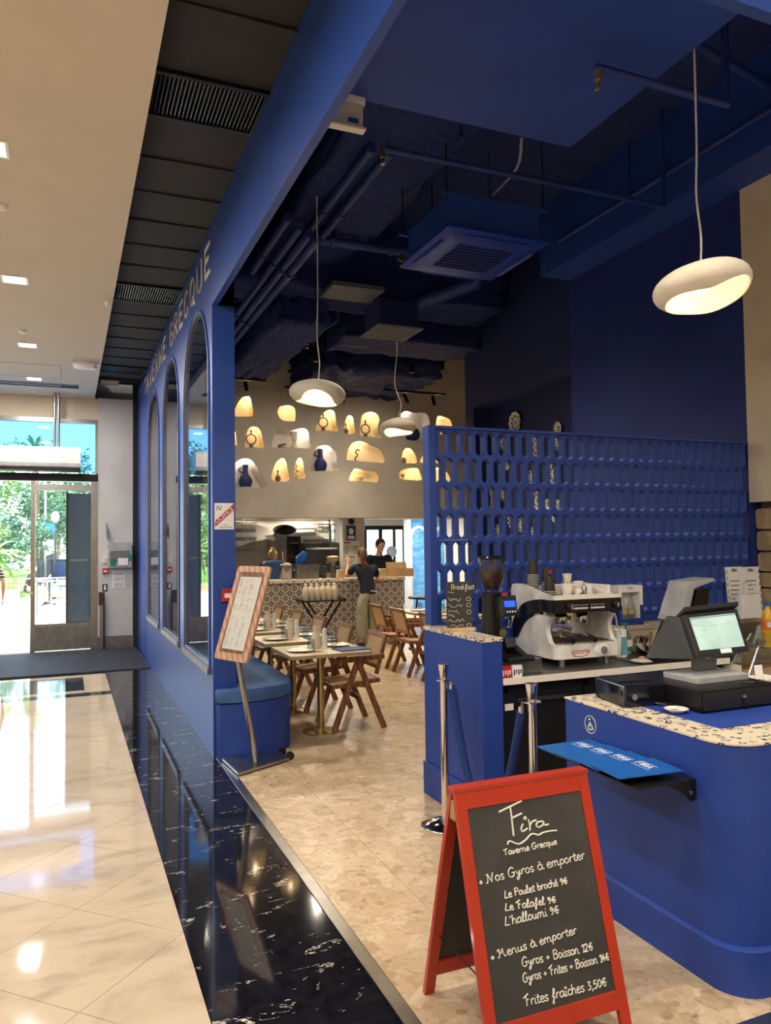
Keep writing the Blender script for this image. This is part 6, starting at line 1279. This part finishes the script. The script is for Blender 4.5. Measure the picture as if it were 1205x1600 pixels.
c0 = make_chair(False); c0.location = (2.52, CH[0][1], 0); c0.rotation_euler = (0, 0, pi); c0['label'] = CH[0][0]; c0['group'] = 'slatted chairs along the bench tables'
for lb, y in CH[1:]: dup(c0, (2.52, y, 0), pi, lb)
c1 = make_chair(True); RC = [('cane backed chair standing farthest back at the right table', 10.08, 4.36), ('cane backed chair in the middle of the right row', 9.34, 4.36), ('cane backed chair half hidden by the blue end panel', 8.5, 4.40)]
c1.location = (RC[0][2], RC[0][1], 0); c1['label'] = RC[0][0]; c1['group'] = 'cane chairs at the right tables'
for lb, y, x in RC[1:]: dup(c1, (x, y, 0), 0, lb)
rt = []
for i, (y, lb) in enumerate(((10.0, 'far right dining table with cane chairs'), (9.2, 'middle right dining table with cane chairs'), (8.35, 'near right dining table behind the blue end panel'))): dup(t0_, (4.86, y, 0), 0, lb, 'dining tables on the right')
# far dark table and chairs past the bar
t = T('dark_table', 'black round table beyond the end of the bar', 'table', (6.15, 12.6, 0)); M().lathe([(.42, .73), (.42, .76), (.41, .765), (.004, .765)], seg=28).build('top', 'black_metal', t)
for k_ in range(3): a = 2*pi*k_/3+.4; M().tube([(.25*cos(a), .25*sin(a), .73), (.36*cos(a), .36*sin(a), 0)], .016, 8).build('leg', 'black_metal', t)
dup(c1, (6.88, 12.5, 0), pi, 'cane chair at the dark round table past the bar', 'chairs past the bar'); dup(c1, (7.1, 13.4, 0), pi, 'cane chair standing behind the dark round table', 'chairs past the bar')
# ---- place settings
def plate(c, lb): t = T('dinner_plate', lb, 'plate', c, group='patterned dinner plates'); M().lathe([(.06, 0), (.07, .004), (.135, .016), (.132, .018), (.07, .008), (.003, .007)], seg=36).build('dish', 'dinner_plate', t, True); return t
def carafe(c, lb): t = T('water_carafe', lb, 'carafe', c, group='white table carafes'); M().lathe([(.04, 0), (.046, .02), (.046, .11), (.03, .15), (.026, .18), (.034, .2), (.03, .2), (.022, .18), (.004, .16)], seg=20).build('body', 'stoneware', t, True); M().tube([(.045*1, 0, .05), (.075, 0, .08), (.07, 0, .13), (.032, 0, .16)], .006, 6).build('handle', 'stoneware', t, True); return t
def mill(c, lb): t = T('pepper_mill', lb, 'mill', c, group='white pepper mills'); M().lathe([(.028, 0), (.024, .05), (.03, .1), (.022, .14), (.026, .16), (.02, .185), (.004, .19)], seg=18).build('body', 'white_enamel', t, True); M().ell((0, 0, .195), (.009, .009, .009), 8, 6).build('knob', 'steel', t, True); return t
def tumbler(c, lb): t = T('tumbler', lb, 'glass', c, group='table tumblers'); M().lathe([(.028, 0), (.034, .01), (.037, .05), (.031, .1), (.03, .1), (.035, .05), (.032, .012), (.003, .01)], seg=18).build('wall', 'tumbler_glass', t, True); return t
def folder(c, rz, lb): t = T('menu_folder', lb, 'menu', c, rz, group='blue menu folders'); M().box(-.15, .15, -.11, .11, 0, .006).build('cover', 'menu_blue', t); M().box(-.148, .146, -.108, .108, .006, .010).build('flap', 'menu_blue', t); return t
def napkin(c, rz, lb): t = T('cutlery', lb, 'cutlery', c, rz, group='cutlery on the tables'); M().box(-.1, .1, -.006, .006, 0, .003).box(.06, .1, -.012, .012, 0, .004).build('fork', 'brass', t); M().box(-.1, .1, .018, .03, 0, .003).build('knife', 'brass', t); return t
S = [(lambda *a: a)(*q) for q in (('first', 6.86), ('second', 7.80), ('third', 8.76))]
z = ZTB+.0005
for i, (nm, y) in enumerate(S):
    plate((1.99, y-.06, z), 'patterned plate on the bench side of the %s table' % nm); plate((2.40, y+.14, z), 'patterned plate on the chair side of the %s table' % nm)
    carafe((2.17, y+.06, z), 'white carafe on the %s table' % nm); mill((2.24, y+.02, z), 'white mill beside the carafe on the %s table' % nm)
    tumbler((2.09, y-.03, z), 'tumbler before the carafe on the %s table' % nm); tumbler((2.33, y+.0, z), 'tumbler right of the mill on the %s table' % nm); tumbler((2.27, y+.17, z), 'tumbler behind the mill on the %s table' % nm)
    folder((2.44, y-.16, z), .1, 'blue menu folder on the %s table' % nm); napkin((2.06, y-.2, z), .35, 'brass cutlery on the near edge of the %s table' % nm)
for i, (nm, y) in enumerate((('far right', 10.0), ('middle right', 9.2), ('near right', 8.35))):
    plate((4.68, y, z), 'patterned plate on the %s table' % nm); carafe((4.92, y+.08, z), 'white carafe on the %s table' % nm); tumbler((4.80, y+.2, z), 'tumbler behind the plate on the %s table' % nm); tumbler((5.0, y-.12, z), 'tumbler near the edge of the %s table' % nm)
# ---- folding tray stand with stoneware bottles
t = T('tray_stand', 'black folding tray stand with crossed legs before the bar', 'tray stand', (3.82, 11.9, 0))
M().box(-.36, .36, -.19, .19, .82, .838).build('tray', 'black_metal', t); M().box(-.37, -.35, -.2, .2, .815, .86).box(.35, .37, -.2, .2, .815, .86).build('rim', 'black_metal', t)
for y in (-.17, .17):
    for s in (-1, 1): M().beam((s*.28, y+s*.012, .815), (-s*.24, y+s*.012, 0), .03, .02, (0, 1, 0)).build('leg', 'black_metal', t)
for s in (-1, 1): M().tube([(s*.2, -.17, .12), (s*.2, .17, .12)], .01, 6).build('stretcher', 'black_metal', t)
b0 = T('stoneware_bottle', 'bottle', 'bottle', (0, 0, 0), group='stoneware bottles on the tray'); M().lathe([(.038, 0), (.042, .01), (.042, .17), (.034, .2), (.016, .225), (.016, .25), (.004, .25)], seg=18).build('body', 'stoneware', b0, True); M().lathe([(.019, .245), (.019, .262), (.014, .266), (.004, .266)], seg=14).build('stopper', 'stoneware', b0, True)
for r in range(2):
    for i in range(6):
        o = b0 if (r == 0 and i == 0) else dup(b0); o.location = (3.82-.27+i*.098+.02*r, 11.84+r*.12, .8385); o['label'] = ('%s stoneware bottle in the %s row on the tray stand' % (('leftmost', 'second', 'third', 'fourth', 'fifth', 'rightmost')[i], ('front', 'rear')[r]))
# ---- pendant lamps
def pendant(c, ceil, lb, R=.27, power=60, seed=0, bend=.03, tilt=-14, lean=0):
    t = T('pendant_lamp', lb, 'pendant lamp', c, group='cream bean shaped pendant lamps'); n = 36
    tx = Matrix.Rotation(radians(tilt), 4, Vector((cos(YAW), -sin(YAW), 0))) @ Matrix.Rotation(radians(lean), 4, Vector((sin(YAW), cos(YAW), 0)))
    def shell(off):
        rings = []
        for j in range(15):
            ring = []
            for i in range(n):
                a = 2*pi*i/n; ph = (j/14)*(2.30+.20*sin(2*a+seed)+.12*sin(3*a+seed*2)); ra = R*(1+.07*cos(2*a+seed)+.03*sin(3*a))-off
                zz = (.105-off)*cos(ph)*(1 if cos(ph) > 0 else 1.05); q = max(.002, (abs(sin(ph))**.8)*ra); ring.append(tx @ Vector((q*cos(a), q*sin(a)*.9, zz-.05)))
            rings.append(ring)
        return rings
    o_, i_ = shell(0), shell(.012); M().loft(o_+list(reversed(i_)), True, False).build('shade', 'lamp_plaster', t, True)
    M().tube(smooth_loop([(0, 0, .065), (bend, 0, .25), (-bend*.6, .01, .5), (0, 0, .9), (0, 0, ceil-c[2])], 5, False), .006, 6).build('cord', 'white_plastic', t, True)
    M().tube([(0, 0, .05), (0, 0, -.01)], .022, 10).build('socket', 'steel', t, True); M().ell((0, 0, -.045), (.036, .036, .042), 14, 10).build('bulb', 'bulb', t, True); lamp('POINT', (0, 0, -.11), power, (1, .70, .36), .05, parent=t, name='bulb_lamp'); return t
pendant((3.31, 3.235, 3.22), 5.6, 'large pendant lamp over the coffee counter at upper right', .27, 4, 0.6, .01, -13, -9); pendant((2.19, 6.84, 3.22), 5.07, 'pendant lamp over the dining tables', .27, 6, 2.2, .012, -8, 6); pendant((3.84, 8.74, 3.25), 4.3, 'farther pendant lamp in front of the niche wall', .25, 6, 3.4, .05, -6, -4)
# ---- plates hung on the recessed blue wall
XW = XR+.268
PLT = [(807, 660, .15), (874, 669, .09), (788, 693, .10), (765, 733, .12), (795, 727, .07), (835, 745, .10), (840, 698, .13), (874, 690, .11), (868, 740, .13), (768, 781, .13), (772, 768, .08), (790, 772, .10), (842, 782, .12), (858, 788, .07), (875, 790, .08), (765, 816, .12), (783, 829, .10), (803, 813, .11), (818, 820, .10), (838, 830, .08), (870, 809, .06), (795, 846, .05), (830, 848, .05)]
ROWW = lambda y: 0 if y < 711 else 1 if y < 754 else 2 if y < 799 else 3 if y < 842 else 4
for i, (x, y, r) in enumerate(PLT):
    c = PX(x, y, XW); nth = sum(1 for q in PLT[2:] if ROWW(q[1]) == ROWW(y) and q[0] < x)
    lb = ('larger round wall plate showing above the lattice', 'smaller wall plate showing above the lattice')[i] if i < 2 else '%s wall plate from the left behind the %s row of the lattice' % (('first', 'second', 'third', 'fourth', 'fifth', 'sixth', 'seventh')[nth], ('top', 'second', 'third', 'fourth', 'fifth')[ROWW(y)])
    t = T('wall_plate', lb, 'plate', c, group='decorative wall plates')
    M().lathe([(r*.5, 0), (r*.6, .008), (r, .03), (r*.98, .034), (r*.6, .014), (.003, .012)], seg=28, xf=RM('Y', -90)).build('dish', 'plate_pattern', t, True); M().tube([(-.004, 0, r*.6), (0, 0, r*1.02), (.006, 0, r*1.05)], .003, 5).build('hook', 'black_metal', t)
# ---- people
k = MT('striped_cloth', .85); _x, _y, _z = k.xyz(k.co()); k.base(k.mix((_z*120.0).sn().gt(-.1), (208, 200, 190), (48, 46, 50))); reg('striped_cloth', k)
def hand_chains(w, d, up, side, s=1.0):
    """five fingers rooted in the palm; w wrist, d direction, up = back of the hand"""
    w, d, up = Vector(w), Vector(d).normalized(), Vector(up); up = (up-d*up.dot(d)).normalized(); lat = d.cross(up)*side
    palm = w+d*.055*s; out = [[(*w, .021*s, .017*s), (*palm, .030*s, .014*s)]]
    for o, l in ((-.026, .068), (-.009, .08), (.009, .074), (.025, .056)):
        b = palm+lat*o*s+d*.02*s; m = b+d*l*.5*s-up*.006*s; e = b+d*l*.9*s-up*.026*s
        out.append([(*palm, .030*s, .014*s), (*b, .0095*s), (*m, .0085*s), (*e, .007*s)])
    b = w+d*.03*s-lat*.03*s; e = b+d*.035*s-lat*.028*s-up*.012*s; out.append([(*palm, .030*s, .014*s), (*b, .011*s), (*e, .008*s)])
    return out
def person(label, loc, rz, J, shirt, trousers, hair, sleeve=.55, sh=1.0, hairfn=None, name='person', legs=True, wide=1.0):
    t = T(name, label, 'person', loc, rz); V = Vector
    pel, che, nek, hed = V(J['pelvis']), V(J['chest']), V(J['neck']), V(J['head'])
    bel = pel.lerp(che, .5); hd = (hed-nek).normalized()
    trunk = [(*pel, .08*sh, .065*sh), (*bel, .07*sh, .055*sh), (*che, .11*sh, .075*sh), (*nek, .055*sh, .055*sh), (*(nek+hd*.06), .05*sh, .05*sh), (*hed, .07*sh, .085*sh)]
    body = [trunk]; shirtc = [[(*(pel-V((0, 0, .13))), .155*sh, .125*sh), (*pel, .145*sh, .115*sh), (*bel, .132*sh, .105*sh), (*che, .17*sh, .12*sh), (*che.lerp(nek, .55), .125*sh, .09*sh), (*che.lerp(nek, .92), .07*sh, .065*sh)]]; trc = []
    for s in ('l', 'r'):
        S_, E_2, W_2 = V(J['sh_'+s]), V(J['el_'+s]), V(J['wr_'+s])
        d = (W_2-E_2).normalized(); up = V(J.get('up_'+s, (0, 0, 1)))
        body.append([(*che, .11*sh, .075*sh), (*S_, .055*sh), (*S_.lerp(E_2, .5), .045*sh), (*E_2, .037*sh), (*E_2.lerp(W_2, .4), .036*sh), (*W_2, .021*sh, .017*sh)])
        for h_ in hand_chains(W_2, d, up, 1 if s == 'l' else -1, sh): h_[0] = (*W_2, .021*sh, .017*sh) if tuple(round(q, 4) for q in h_[0][:3]) == tuple(round(q, 4) for q in W_2) else h_[0]; body.append(h_)
        cuff = S_.lerp(E_2, sleeve/.55*.75) if sleeve < .9 else E_2.lerp(W_2, .9)
        shirtc.append([(*che, .17*sh, .12*sh), (*S_, .074*sh), (*S_.lerp(cuff, .5), .064*sh), (*cuff, .062*sh if sleeve < .9 else .036)])
        if legs:
            H_, K_, A_ = V(J['hip_'+s]), V(J['kn_'+s]), V(J['an_'+s]); toe = A_+V(J.get('toe_'+s, (0, .17, -.045)))
            body.append([(*pel, .08*sh, .065*sh), (*H_, .066*sh), (*K_, .05*sh), (*A_, .036*sh)]); trc.append([(*(pel+V((0, 0, .08))), .125*sh, .10*sh), (*pel, .135*sh, .108*sh), (*H_, .112*sh), (*K_, .072*wide*sh), (*(K_.lerp(A_, .93)), .062*wide*sh)])
            ft = M(); q = (toe-A_); q.z = 0; q.normalize(); lt_ = V((-q.y, q.x, 0)); zf = A_.z-.055
            ft.loft([[A_+q*f-V((0, 0, A_.z))+lt_*w_*cos(a)+V((0, 0, zf+h_*(1+sin(a))/2)) for a in [2*pi*i/10 for i in range(10)]] for f, w_, h_ in ((-.06, .03, .05), (-.03, .038, .08), (.05, .042, .07), (.13, .044, .045), (.18, .03, .03))]).build('shoe', 'black_plastic' if name != 'x' else 'skin', t, True)
    b = skin('body', body, 'skin', t, 2)
    # head: skull, jaw, nose, ears, eyes joined into the body mesh
    f = V(J.get('face', (0, 1, 0))); f = (f-hd*f.dot(hd)).normalized(); lt_ = hd.cross(f); R3 = Matrix(((lt_.x, f.x, hd.x), (lt_.y, f.y, hd.y), (lt_.z, f.z, hd.z))).to_4x4(); HX = Matrix.Translation(hed) @ R3 @ Matrix.Scale(sh, 4)
    mb = M().ell((0, -.005, .02), (.078, .098, .105), 16, 12, HX).ell((0, .025, -.055), (.055, .062, .055), 12, 8, HX).ell((0, .1, -.012), (.013, .022, .024), 8, 6, HX)
    for s in (-1, 1): mb.ell((s*.078, -.01, -.01), (.012, .025, .034), 8, 6, HX).ell((s*.031, .088, .012), (.012, .008, .007), 8, 6, HX)
    mb.ell((0, .09, -.058), (.024, .01, .006), 8, 5, HX); merge_into(b, mb)
    skin('shirt', shirtc, shirt, t, 2)
    if legs and trc: skin('trousers', trc, trousers, t, 2)
    hm = M().ell((0, -.018, .038), (.088, .098, .102), 16, 10, HX); hm.v = [v for v in hm.v]
    (hairfn or (lambda m, H: m))(hm, HX); hm.build('hair', hair, t, True)
    for s in (-1, 1): M().ell((s*.031, .094, .012), (.006, .004, .006), 8, 6, HX).build('eye', 'ink', t, True)
    return t
def pony(m, H): m.tube([H @ Vector(p) for p in ((0, -.09, .07), (.01, -.135, .03), (.02, -.14, -.08), (.03, -.12, -.2), (.035, -.1, -.29))], [.03, .045, .05, .04, .012], 10)
def bun(m, H): m.ell((0, -.06, .12), (.05, .05, .045), 12, 8, H)
w_ = dict(pelvis=(.02, -.02, .95), chest=(.0, .05, 1.26), neck=(-.01, .10, 1.42), head=(-.015, .13, 1.545), sh_l=(-.185, .06, 1.345), el_l=(-.27, .22, 1.19), wr_l=(-.22, .30, 1.40), up_l=(0, -1, 0), sh_r=(.18, .06, 1.335), el_r=(.26, .12, 1.11), wr_r=(.24, .33, 1.17), hip_l=(-.08, -.02, .90), kn_l=(-.10, -.0, .48), an_l=(-.10, -.04, .075), hip_r=(.11, -.02, .90), kn_r=(.14, .03, .48), an_r=(.13, -.02, .075), face=(.2, 1, -.1))
wt = person('waitress in a dark top and loose khaki trousers leaning on the bar', (4.66, 12.02, 0), 0, w_, 'navy_cloth', 'khaki_cloth', 'hair_brown', hairfn=pony, wide=1.55)
M().tube([(.02+.15*(i/14), -.152+.06*(i/14)**2, .955-.02*(i/14)+.008*(-1)**i) for i in range(15)], .004, 5).build('hem_trim', 'white_paper', wt)
m_ = dict(pelvis=(0, 0, .98), chest=(0, .02, 1.32), neck=(0, .07, 1.50), head=(0, .13, 1.63), sh_l=(-.21, .03, 1.43), el_l=(-.27, .10, 1.15), wr_l=(-.14, .32, 1.17), sh_r=(.21, .03, 1.43), el_r=(.27, .10, 1.15), wr_r=(.14, .32, 1.17), hip_l=(-.1, 0, .93), kn_l=(-.11, .02, .5), an_l=(-.11, 0, .075), hip_r=(.1, 0, .93), kn_r=(.11, .02, .5), an_r=(.11, 0, .075), face=(0, 1, -.55))
c = PY(596, 850, 13.28); person('barman in a navy shirt looking down behind the bar', (c.x, 13.46, .06), pi, m_, 'navy_cloth', 'black_cloth', 'hair_dark', sleeve=.6, sh=1.08, hairfn=lambda m, H: None)
b_ = dict(pelvis=(0, 0, .98), chest=(0, .20, 1.24), neck=(.0, .34, 1.35), head=(.0, .43, 1.44), sh_l=(-.18, .23, 1.33), el_l=(-.24, .34, 1.08), wr_l=(-.2, .52, 1.0), sh_r=(.18, .23, 1.33), el_r=(.24, .30, 1.08), wr_r=(.2, .48, .98), hip_l=(-.1, 0, .93), kn_l=(-.11, .02, .5), an_l=(-.11, 0, .075), hip_r=(.1, 0, .93), kn_r=(.11, .02, .5), an_r=(.11, 0, .075), face=(0, .8, -.6))
c = PY(416, 880, 13.75); person('blonde worker in a blue shirt bending behind the bar', (c.x+.06, 13.5, .08), -.25, b_, 'blue_cloth', 'black_cloth', 'hair_blonde', hairfn=bun)
# ================================================================== outdoors
og = struct(M().box(-60, 30, YD+.3, 130, -.12, -.02).build('floor_outside', 'pavement'))
struct(M().box(XF+.01, XF+.19, YD+.1, 20.2, 0, 5.65).build('wall_outer', 'cream_wall'))
s_ = dict(m_); s_.update(head=(0, .06, 1.64), face=(0, 1, 0), el_r=(.30, -.02, 1.16), wr_r=(.30, .06, .90), up_r=(1, 0, 0), el_l=(-.30, -.02, 1.16), wr_l=(-.3, .06, .90))
person('passer-by in a striped shirt at the left edge of the doorway', (-1.30, 14.55, -.02), .2, s_, 'striped_cloth', 'jeans', 'hair_dark', sleeve=.6)
sit = dict(pelvis=(0, 0, .50), chest=(0, .06, .83), neck=(0, .12, 1.0), head=(0, .17, 1.13), sh_l=(-.17, .07, .93), el_l=(-.22, .22, .74), wr_l=(-.1, .42, .78), sh_r=(.17, .07, .93), el_r=(.22, .22, .74), wr_r=(.1, .42, .78), hip_l=(-.09, .06, .50), kn_l=(-.1, .45, .50), an_l=(-.1, .52, .075), hip_r=(.09, .06, .50), kn_r=(.12, .42, .55), an_r=(.02, .75, .22), face=(0, 1, -.3))
WX, WY = -1.12, 25.6
person('woman in a dark sleeveless top sitting at the outdoor table', (WX, WY, -.02), -pi/2+.1, sit, 'black_cloth', 'skin', 'hair_brown', sleeve=.2, hairfn=bun)
def terrace_chair(loc, rz, lb):
    t = T('terrace_chair', lb, 'chair', loc, rz)
    M().box(-.21, .21, -.2, .22, .42, .445).build('seat', 'iron', t)
    for x in (-.2, .2):
        for y in (-.2, .2): M().tube([(x, y, 0), (x, y, .42 if y > 0 else .85)], .013, 7).build('leg', 'iron', t)
    for i in range(4): M().box(-.2, .2, -.215, -.205, .55+i*.08, .59+i*.08).build('back_slat', 'iron', t)
terrace_chair((WX-.02, WY, -.02), -pi/2+.1, 'grey metal terrace chair under the seated woman')
t = T('terrace_table', 'small round terrace table in front of the seated woman', 'table', (WX+.62, WY-.05, -.02)); M().lathe([(.33, .72), (.33, .74), (.004, .742)], seg=24).build('top', 'silver_plastic', t); M().tube([(0, 0, .04), (0, 0, .72)], .03, 10).build('pole', 'iron', t)
for k_ in range(4): a = pi/4+k_*pi/2; M().beam((0, 0, .06), (.3*cos(a), .3*sin(a), .015), .04, .03).build('foot', 'iron', t)
for i, (x, lb) in enumerate(((WX+1.02, 'left dark bar stool on the terrace'), (WX+1.32, 'right dark bar stool on the terrace'))):
    t = T('terrace_stool', lb, 'stool', (x, WY-.1, -.02)); M().lathe([(.15, .56), (.15, .585), (.004, .59)], seg=18).build('seat', 'iron', t)
    for k_ in range(4): a = pi/4+k_*pi/2; M().tube([(.1*cos(a), .1*sin(a), .56), (.15*cos(a), .15*sin(a), 0)], .012, 6).build('leg', 'iron', t)
c = FL(56, 962, -.02); t = T('street_bollard', 'grey street bollard outside the glass door', 'bollard', (c.x, c.y, -.02)); M().lathe([(.05, 0), (.05, .93)], seg=16).build('shaft', 'grey_plastic', t, True); M().ell((0, 0, .93), (.05, .05, .04), 14, 8).build('cap', 'grey_plastic', t, True)
t = T('barrier_rail', 'thin steel barrier rail across the terrace', 'railing', (-1.2, 23.0, -.02)); M().tube([(0, 0, .92), (1.9, 0, .92)], .02, 8).build('top_rail', 'steel', t)
for x in (0, .95, 1.9): M().tube([(x, 0, 0), (x, 0, .92)], .02, 8).build('post', 'steel', t)
M().tube([(0, 0, .9), (.95, 0, .1), (1.9, 0, .9)], .012, 6).build('brace', 'steel', t)
kb = struct(M().box(-14, -1.55, 29.6, 29.9, -.02, .28).build('garden_kerb', 'stone')); lw = struct(M().box(-16, -1.3, 29.9, 60, -.02, .22).build('lawn_bed', 'lawn'))
t = T('garden_fence', 'thin iron garden fence in front of the lawn', 'fence', (-5, 29.75, .28)); M().tube([(-4, 0, .72), (3.3, 0, .72)], .016, 6).tube([(-4, 0, .1), (3.3, 0, .1)], .012, 6).build('rail', 'iron', t)
pk = M().tube([(0, 0, 0), (0, 0, .78)], .009, 5).build('picket', 'iron', t)
for i in range(60):
    o = pk if i == 0 else pk.copy()
    if i: COL.objects.link(o); o.parent = t
    o.location = (-4+i*.123, 0, 0)
t = T('path_fence', 'dark fence running back along the sloping path', 'fence', (-1.2, 32, -.02)); 
for i in range(20): M().beam((0+.02*i, i*2.2, 0), (0+.02*i, i*2.2, 1.3), .06, .06).build('post', 'iron', t)
for i in range(10): M().box(.02*i*2, .02*i*2+.04, i*4.4, i*4.4+4.3, .2, 1.15).build('panel', 'iron', t)
t = T('path_fence', 'dark fence on the far side of the path', 'fence', (.75, 34, -.02))
for i in range(18): M().beam((.04*i, i*2.2, 0), (.04*i, i*2.2, 1.3), .06, .06).build('post', 'iron', t)
for i in range(9): M().box(.08*i, .08*i+.04, i*4.4, i*4.4+4.3, .2, 1.15).build('panel', 'iron', t)
t = T('street_sign', 'blue round street sign on a pole beside the path', 'sign', (-.92, 38, -.02)); M().tube([(0, 0, 0), (0, 0, 4.6)], .045, 8).build('pole', 'silver_plastic', t); M().lathe([(.30, 0), (.30, .03)], seg=22, xf=Matrix.Translation((.12, -.06, 2.6)) @ RM('X', 90)).build('disc', 'cap_blue', t); M().box(-.1, .35, -.08, -.05, 1.8, 2.1).build('plate', 'white_paper', t)
t = T('street_lamp', 'white globe street lamp beside the path', 'street lamp', (-.55, 41, -.02)); M().tube([(0, 0, 0), (0, 0, 3.0)], .05, 8).build('pole', 'iron', t); M().ell((0, 0, 3.25), (.2, .2, .28), 14, 8).build('globe', 'white_plastic', t, True)
t = T('garbage_bin', 'dark blue street container beyond the terrace', 'container', (-.35, 46, -.02)); M().loft([[(x, y, z) for x, y in rrect(-.45-q, .45+q, -.35-q, .35+q, .06, 3)] for z, q in ((.1, 0), (1.0, .06))]).build('body', 'menu_blue', t); M().box(-.54, .54, -.44, .44, 1.0, 1.1).build('lid', 'iron', t, bevel=.02)
for x in (-.3, .3): M().lathe([(.1, -.03), (.1, .03)], seg=14, xf=Matrix.Translation((x, -.3, .1)) @ RM('X', 90)).build('wheel', 'black_plastic', t)
def tree(label, loc, h, r, m, seed, n=2600, leaf=.16, name='tree', trunk=.16):
    random.seed(seed); t = T(name, label, name.split('_')[-1] if '_' in name else 'tree', loc, group='park trees and shrubs')
    cl = [(Vector((random.gauss(0, r*.42), random.gauss(0, r*.35), h-r*.75+random.gauss(0, r*.42))), r*random.uniform(.28, .5)) for _ in range(16)]
    mb = M()
    for i in range(n):
        c, q = cl[i % 16]; d = Vector((random.gauss(0, 1), random.gauss(0, 1), random.gauss(0, 1))).normalized(); p = c+d*q*random.uniform(.55, 1.0)
        if p.z < .05: p.z = .05+random.random()*.2
        u = Vector((random.uniform(-1, 1), random.uniform(-1, 1), random.uniform(-.6, .6))).normalized(); v = u.cross(d+Vector((.01, .02, .03))).normalized(); l = leaf*random.uniform(.7, 1.4)
        mb.add([p, p+u*l*.5+v*l*.28, p+u*l, p+u*l*.5-v*l*.28], [(0, 1, 2, 3)])
    cr = mb.build('foliage', m, t); cr['kind'] = 'stuff'
    if trunk: M().tube([(0, 0, 0), (.05*r, 0, h*.35), (0, .05, h*.7)], [trunk, trunk*.75, trunk*.3], 9).build('trunk', 'bark', t, True)
    return t
tree('big leafy tree filling the upper left of the doorway', (-5.4, 44, 0), 7.6, 3.4, 'leaf_a', 1, 5200, .26, trunk=.25)
tree('tall dark tree right of the palm in the door pane', (.6, 52, 0), 7.6, 2.6, 'leaf_b', 2, 4200, .28, trunk=.25)
tree('rounded dark shrub tree behind the path fence', (-1.4, 47, 0), 5.0, 2.2, 'leaf_b', 3, 3600, .22)
tree('pale leafy tree beyond the lawn at the far left', (-7.0, 55, 0), 6.5, 3.4, 'leaf_palm', 4, 3600, .28)
tree('low bright shrub on the lawn behind the iron fence', (-3.4, 35.2, .2), 2.3, 1.0, 'leaf_a', 5, 2600, .14, 'garden_shrub', 0)
tree('low dark shrub at the end of the lawn bed', (-2.0, 36.5, .2), 3.1, 1.3, 'leaf_b', 6, 2600, .15, 'garden_shrub', 0)
tree('wide hedge shrub at the far left of the lawn', (-7.2, 37, .2), 3.0, 1.6, 'leaf_a', 7, 2600, .16, 'garden_shrub', 0)
tree('street tree far along the path', (2.4, 72, 0), 8, 3.5, 'leaf_a', 8, 3600, .34, trunk=.25)
tree('second street tree far along the path', (-1.0, 84, 0), 8, 3.5, 'leaf_b', 9, 3600, .34, trunk=.25)
tree('large tree behind the pale one at far left', (-12.5, 66, 0), 10, 5, 'leaf_b', 10, 4200, .4, trunk=.3)
def palm(label, loc, h, r, n=26, seed=0):
    random.seed(seed); t = T('palm_tree', label, 'palm tree', loc, group='park palms'); M().tube([(0, 0, 0), (.08, 0, h*.5), (0, 0, h)], [.2, .16, .15], 10).build('trunk', 'bark', t, True)
    for i in range(n):
        a = 2*pi*i/n*2.6; el = random.uniform(-.3, 1.1); mb = M(); prev = None
        for j in range(9):
            s_ = j/8; d = r*s_; p = Vector((cos(a)*d*cos(el), sin(a)*d*cos(el), h+d*sin(el)-.55*r*s_*s_)); w = .28*r*.5*sin(pi*min(1, s_*.9+.1))*.55; lt_ = Vector((-sin(a), cos(a), 0))
            if prev: 
                for sg in (-1, 1): mb.add([prev[0], prev[0]+lt_*sg*prev[1]-Vector((0, 0, prev[1]*.5)), p+lt_*sg*w*.35-Vector((0, 0, w*.2)), p], [(0, 1, 2, 3)])
            prev = (p, w)
        mb.build('frond', 'leaf_palm', t)
palm('tall palm tree seen through the door pane', (-1.5, 41.5, 0), 6.6, 1.9, 26, 1); palm('short bushy palm behind the iron fence', (-2.5, 31.5, .2), 1.3, 1.5, 24, 2); palm('short palm at the far left of the lawn', (-5.2, 32.2, .2), 1.0, 1.4, 22, 3)
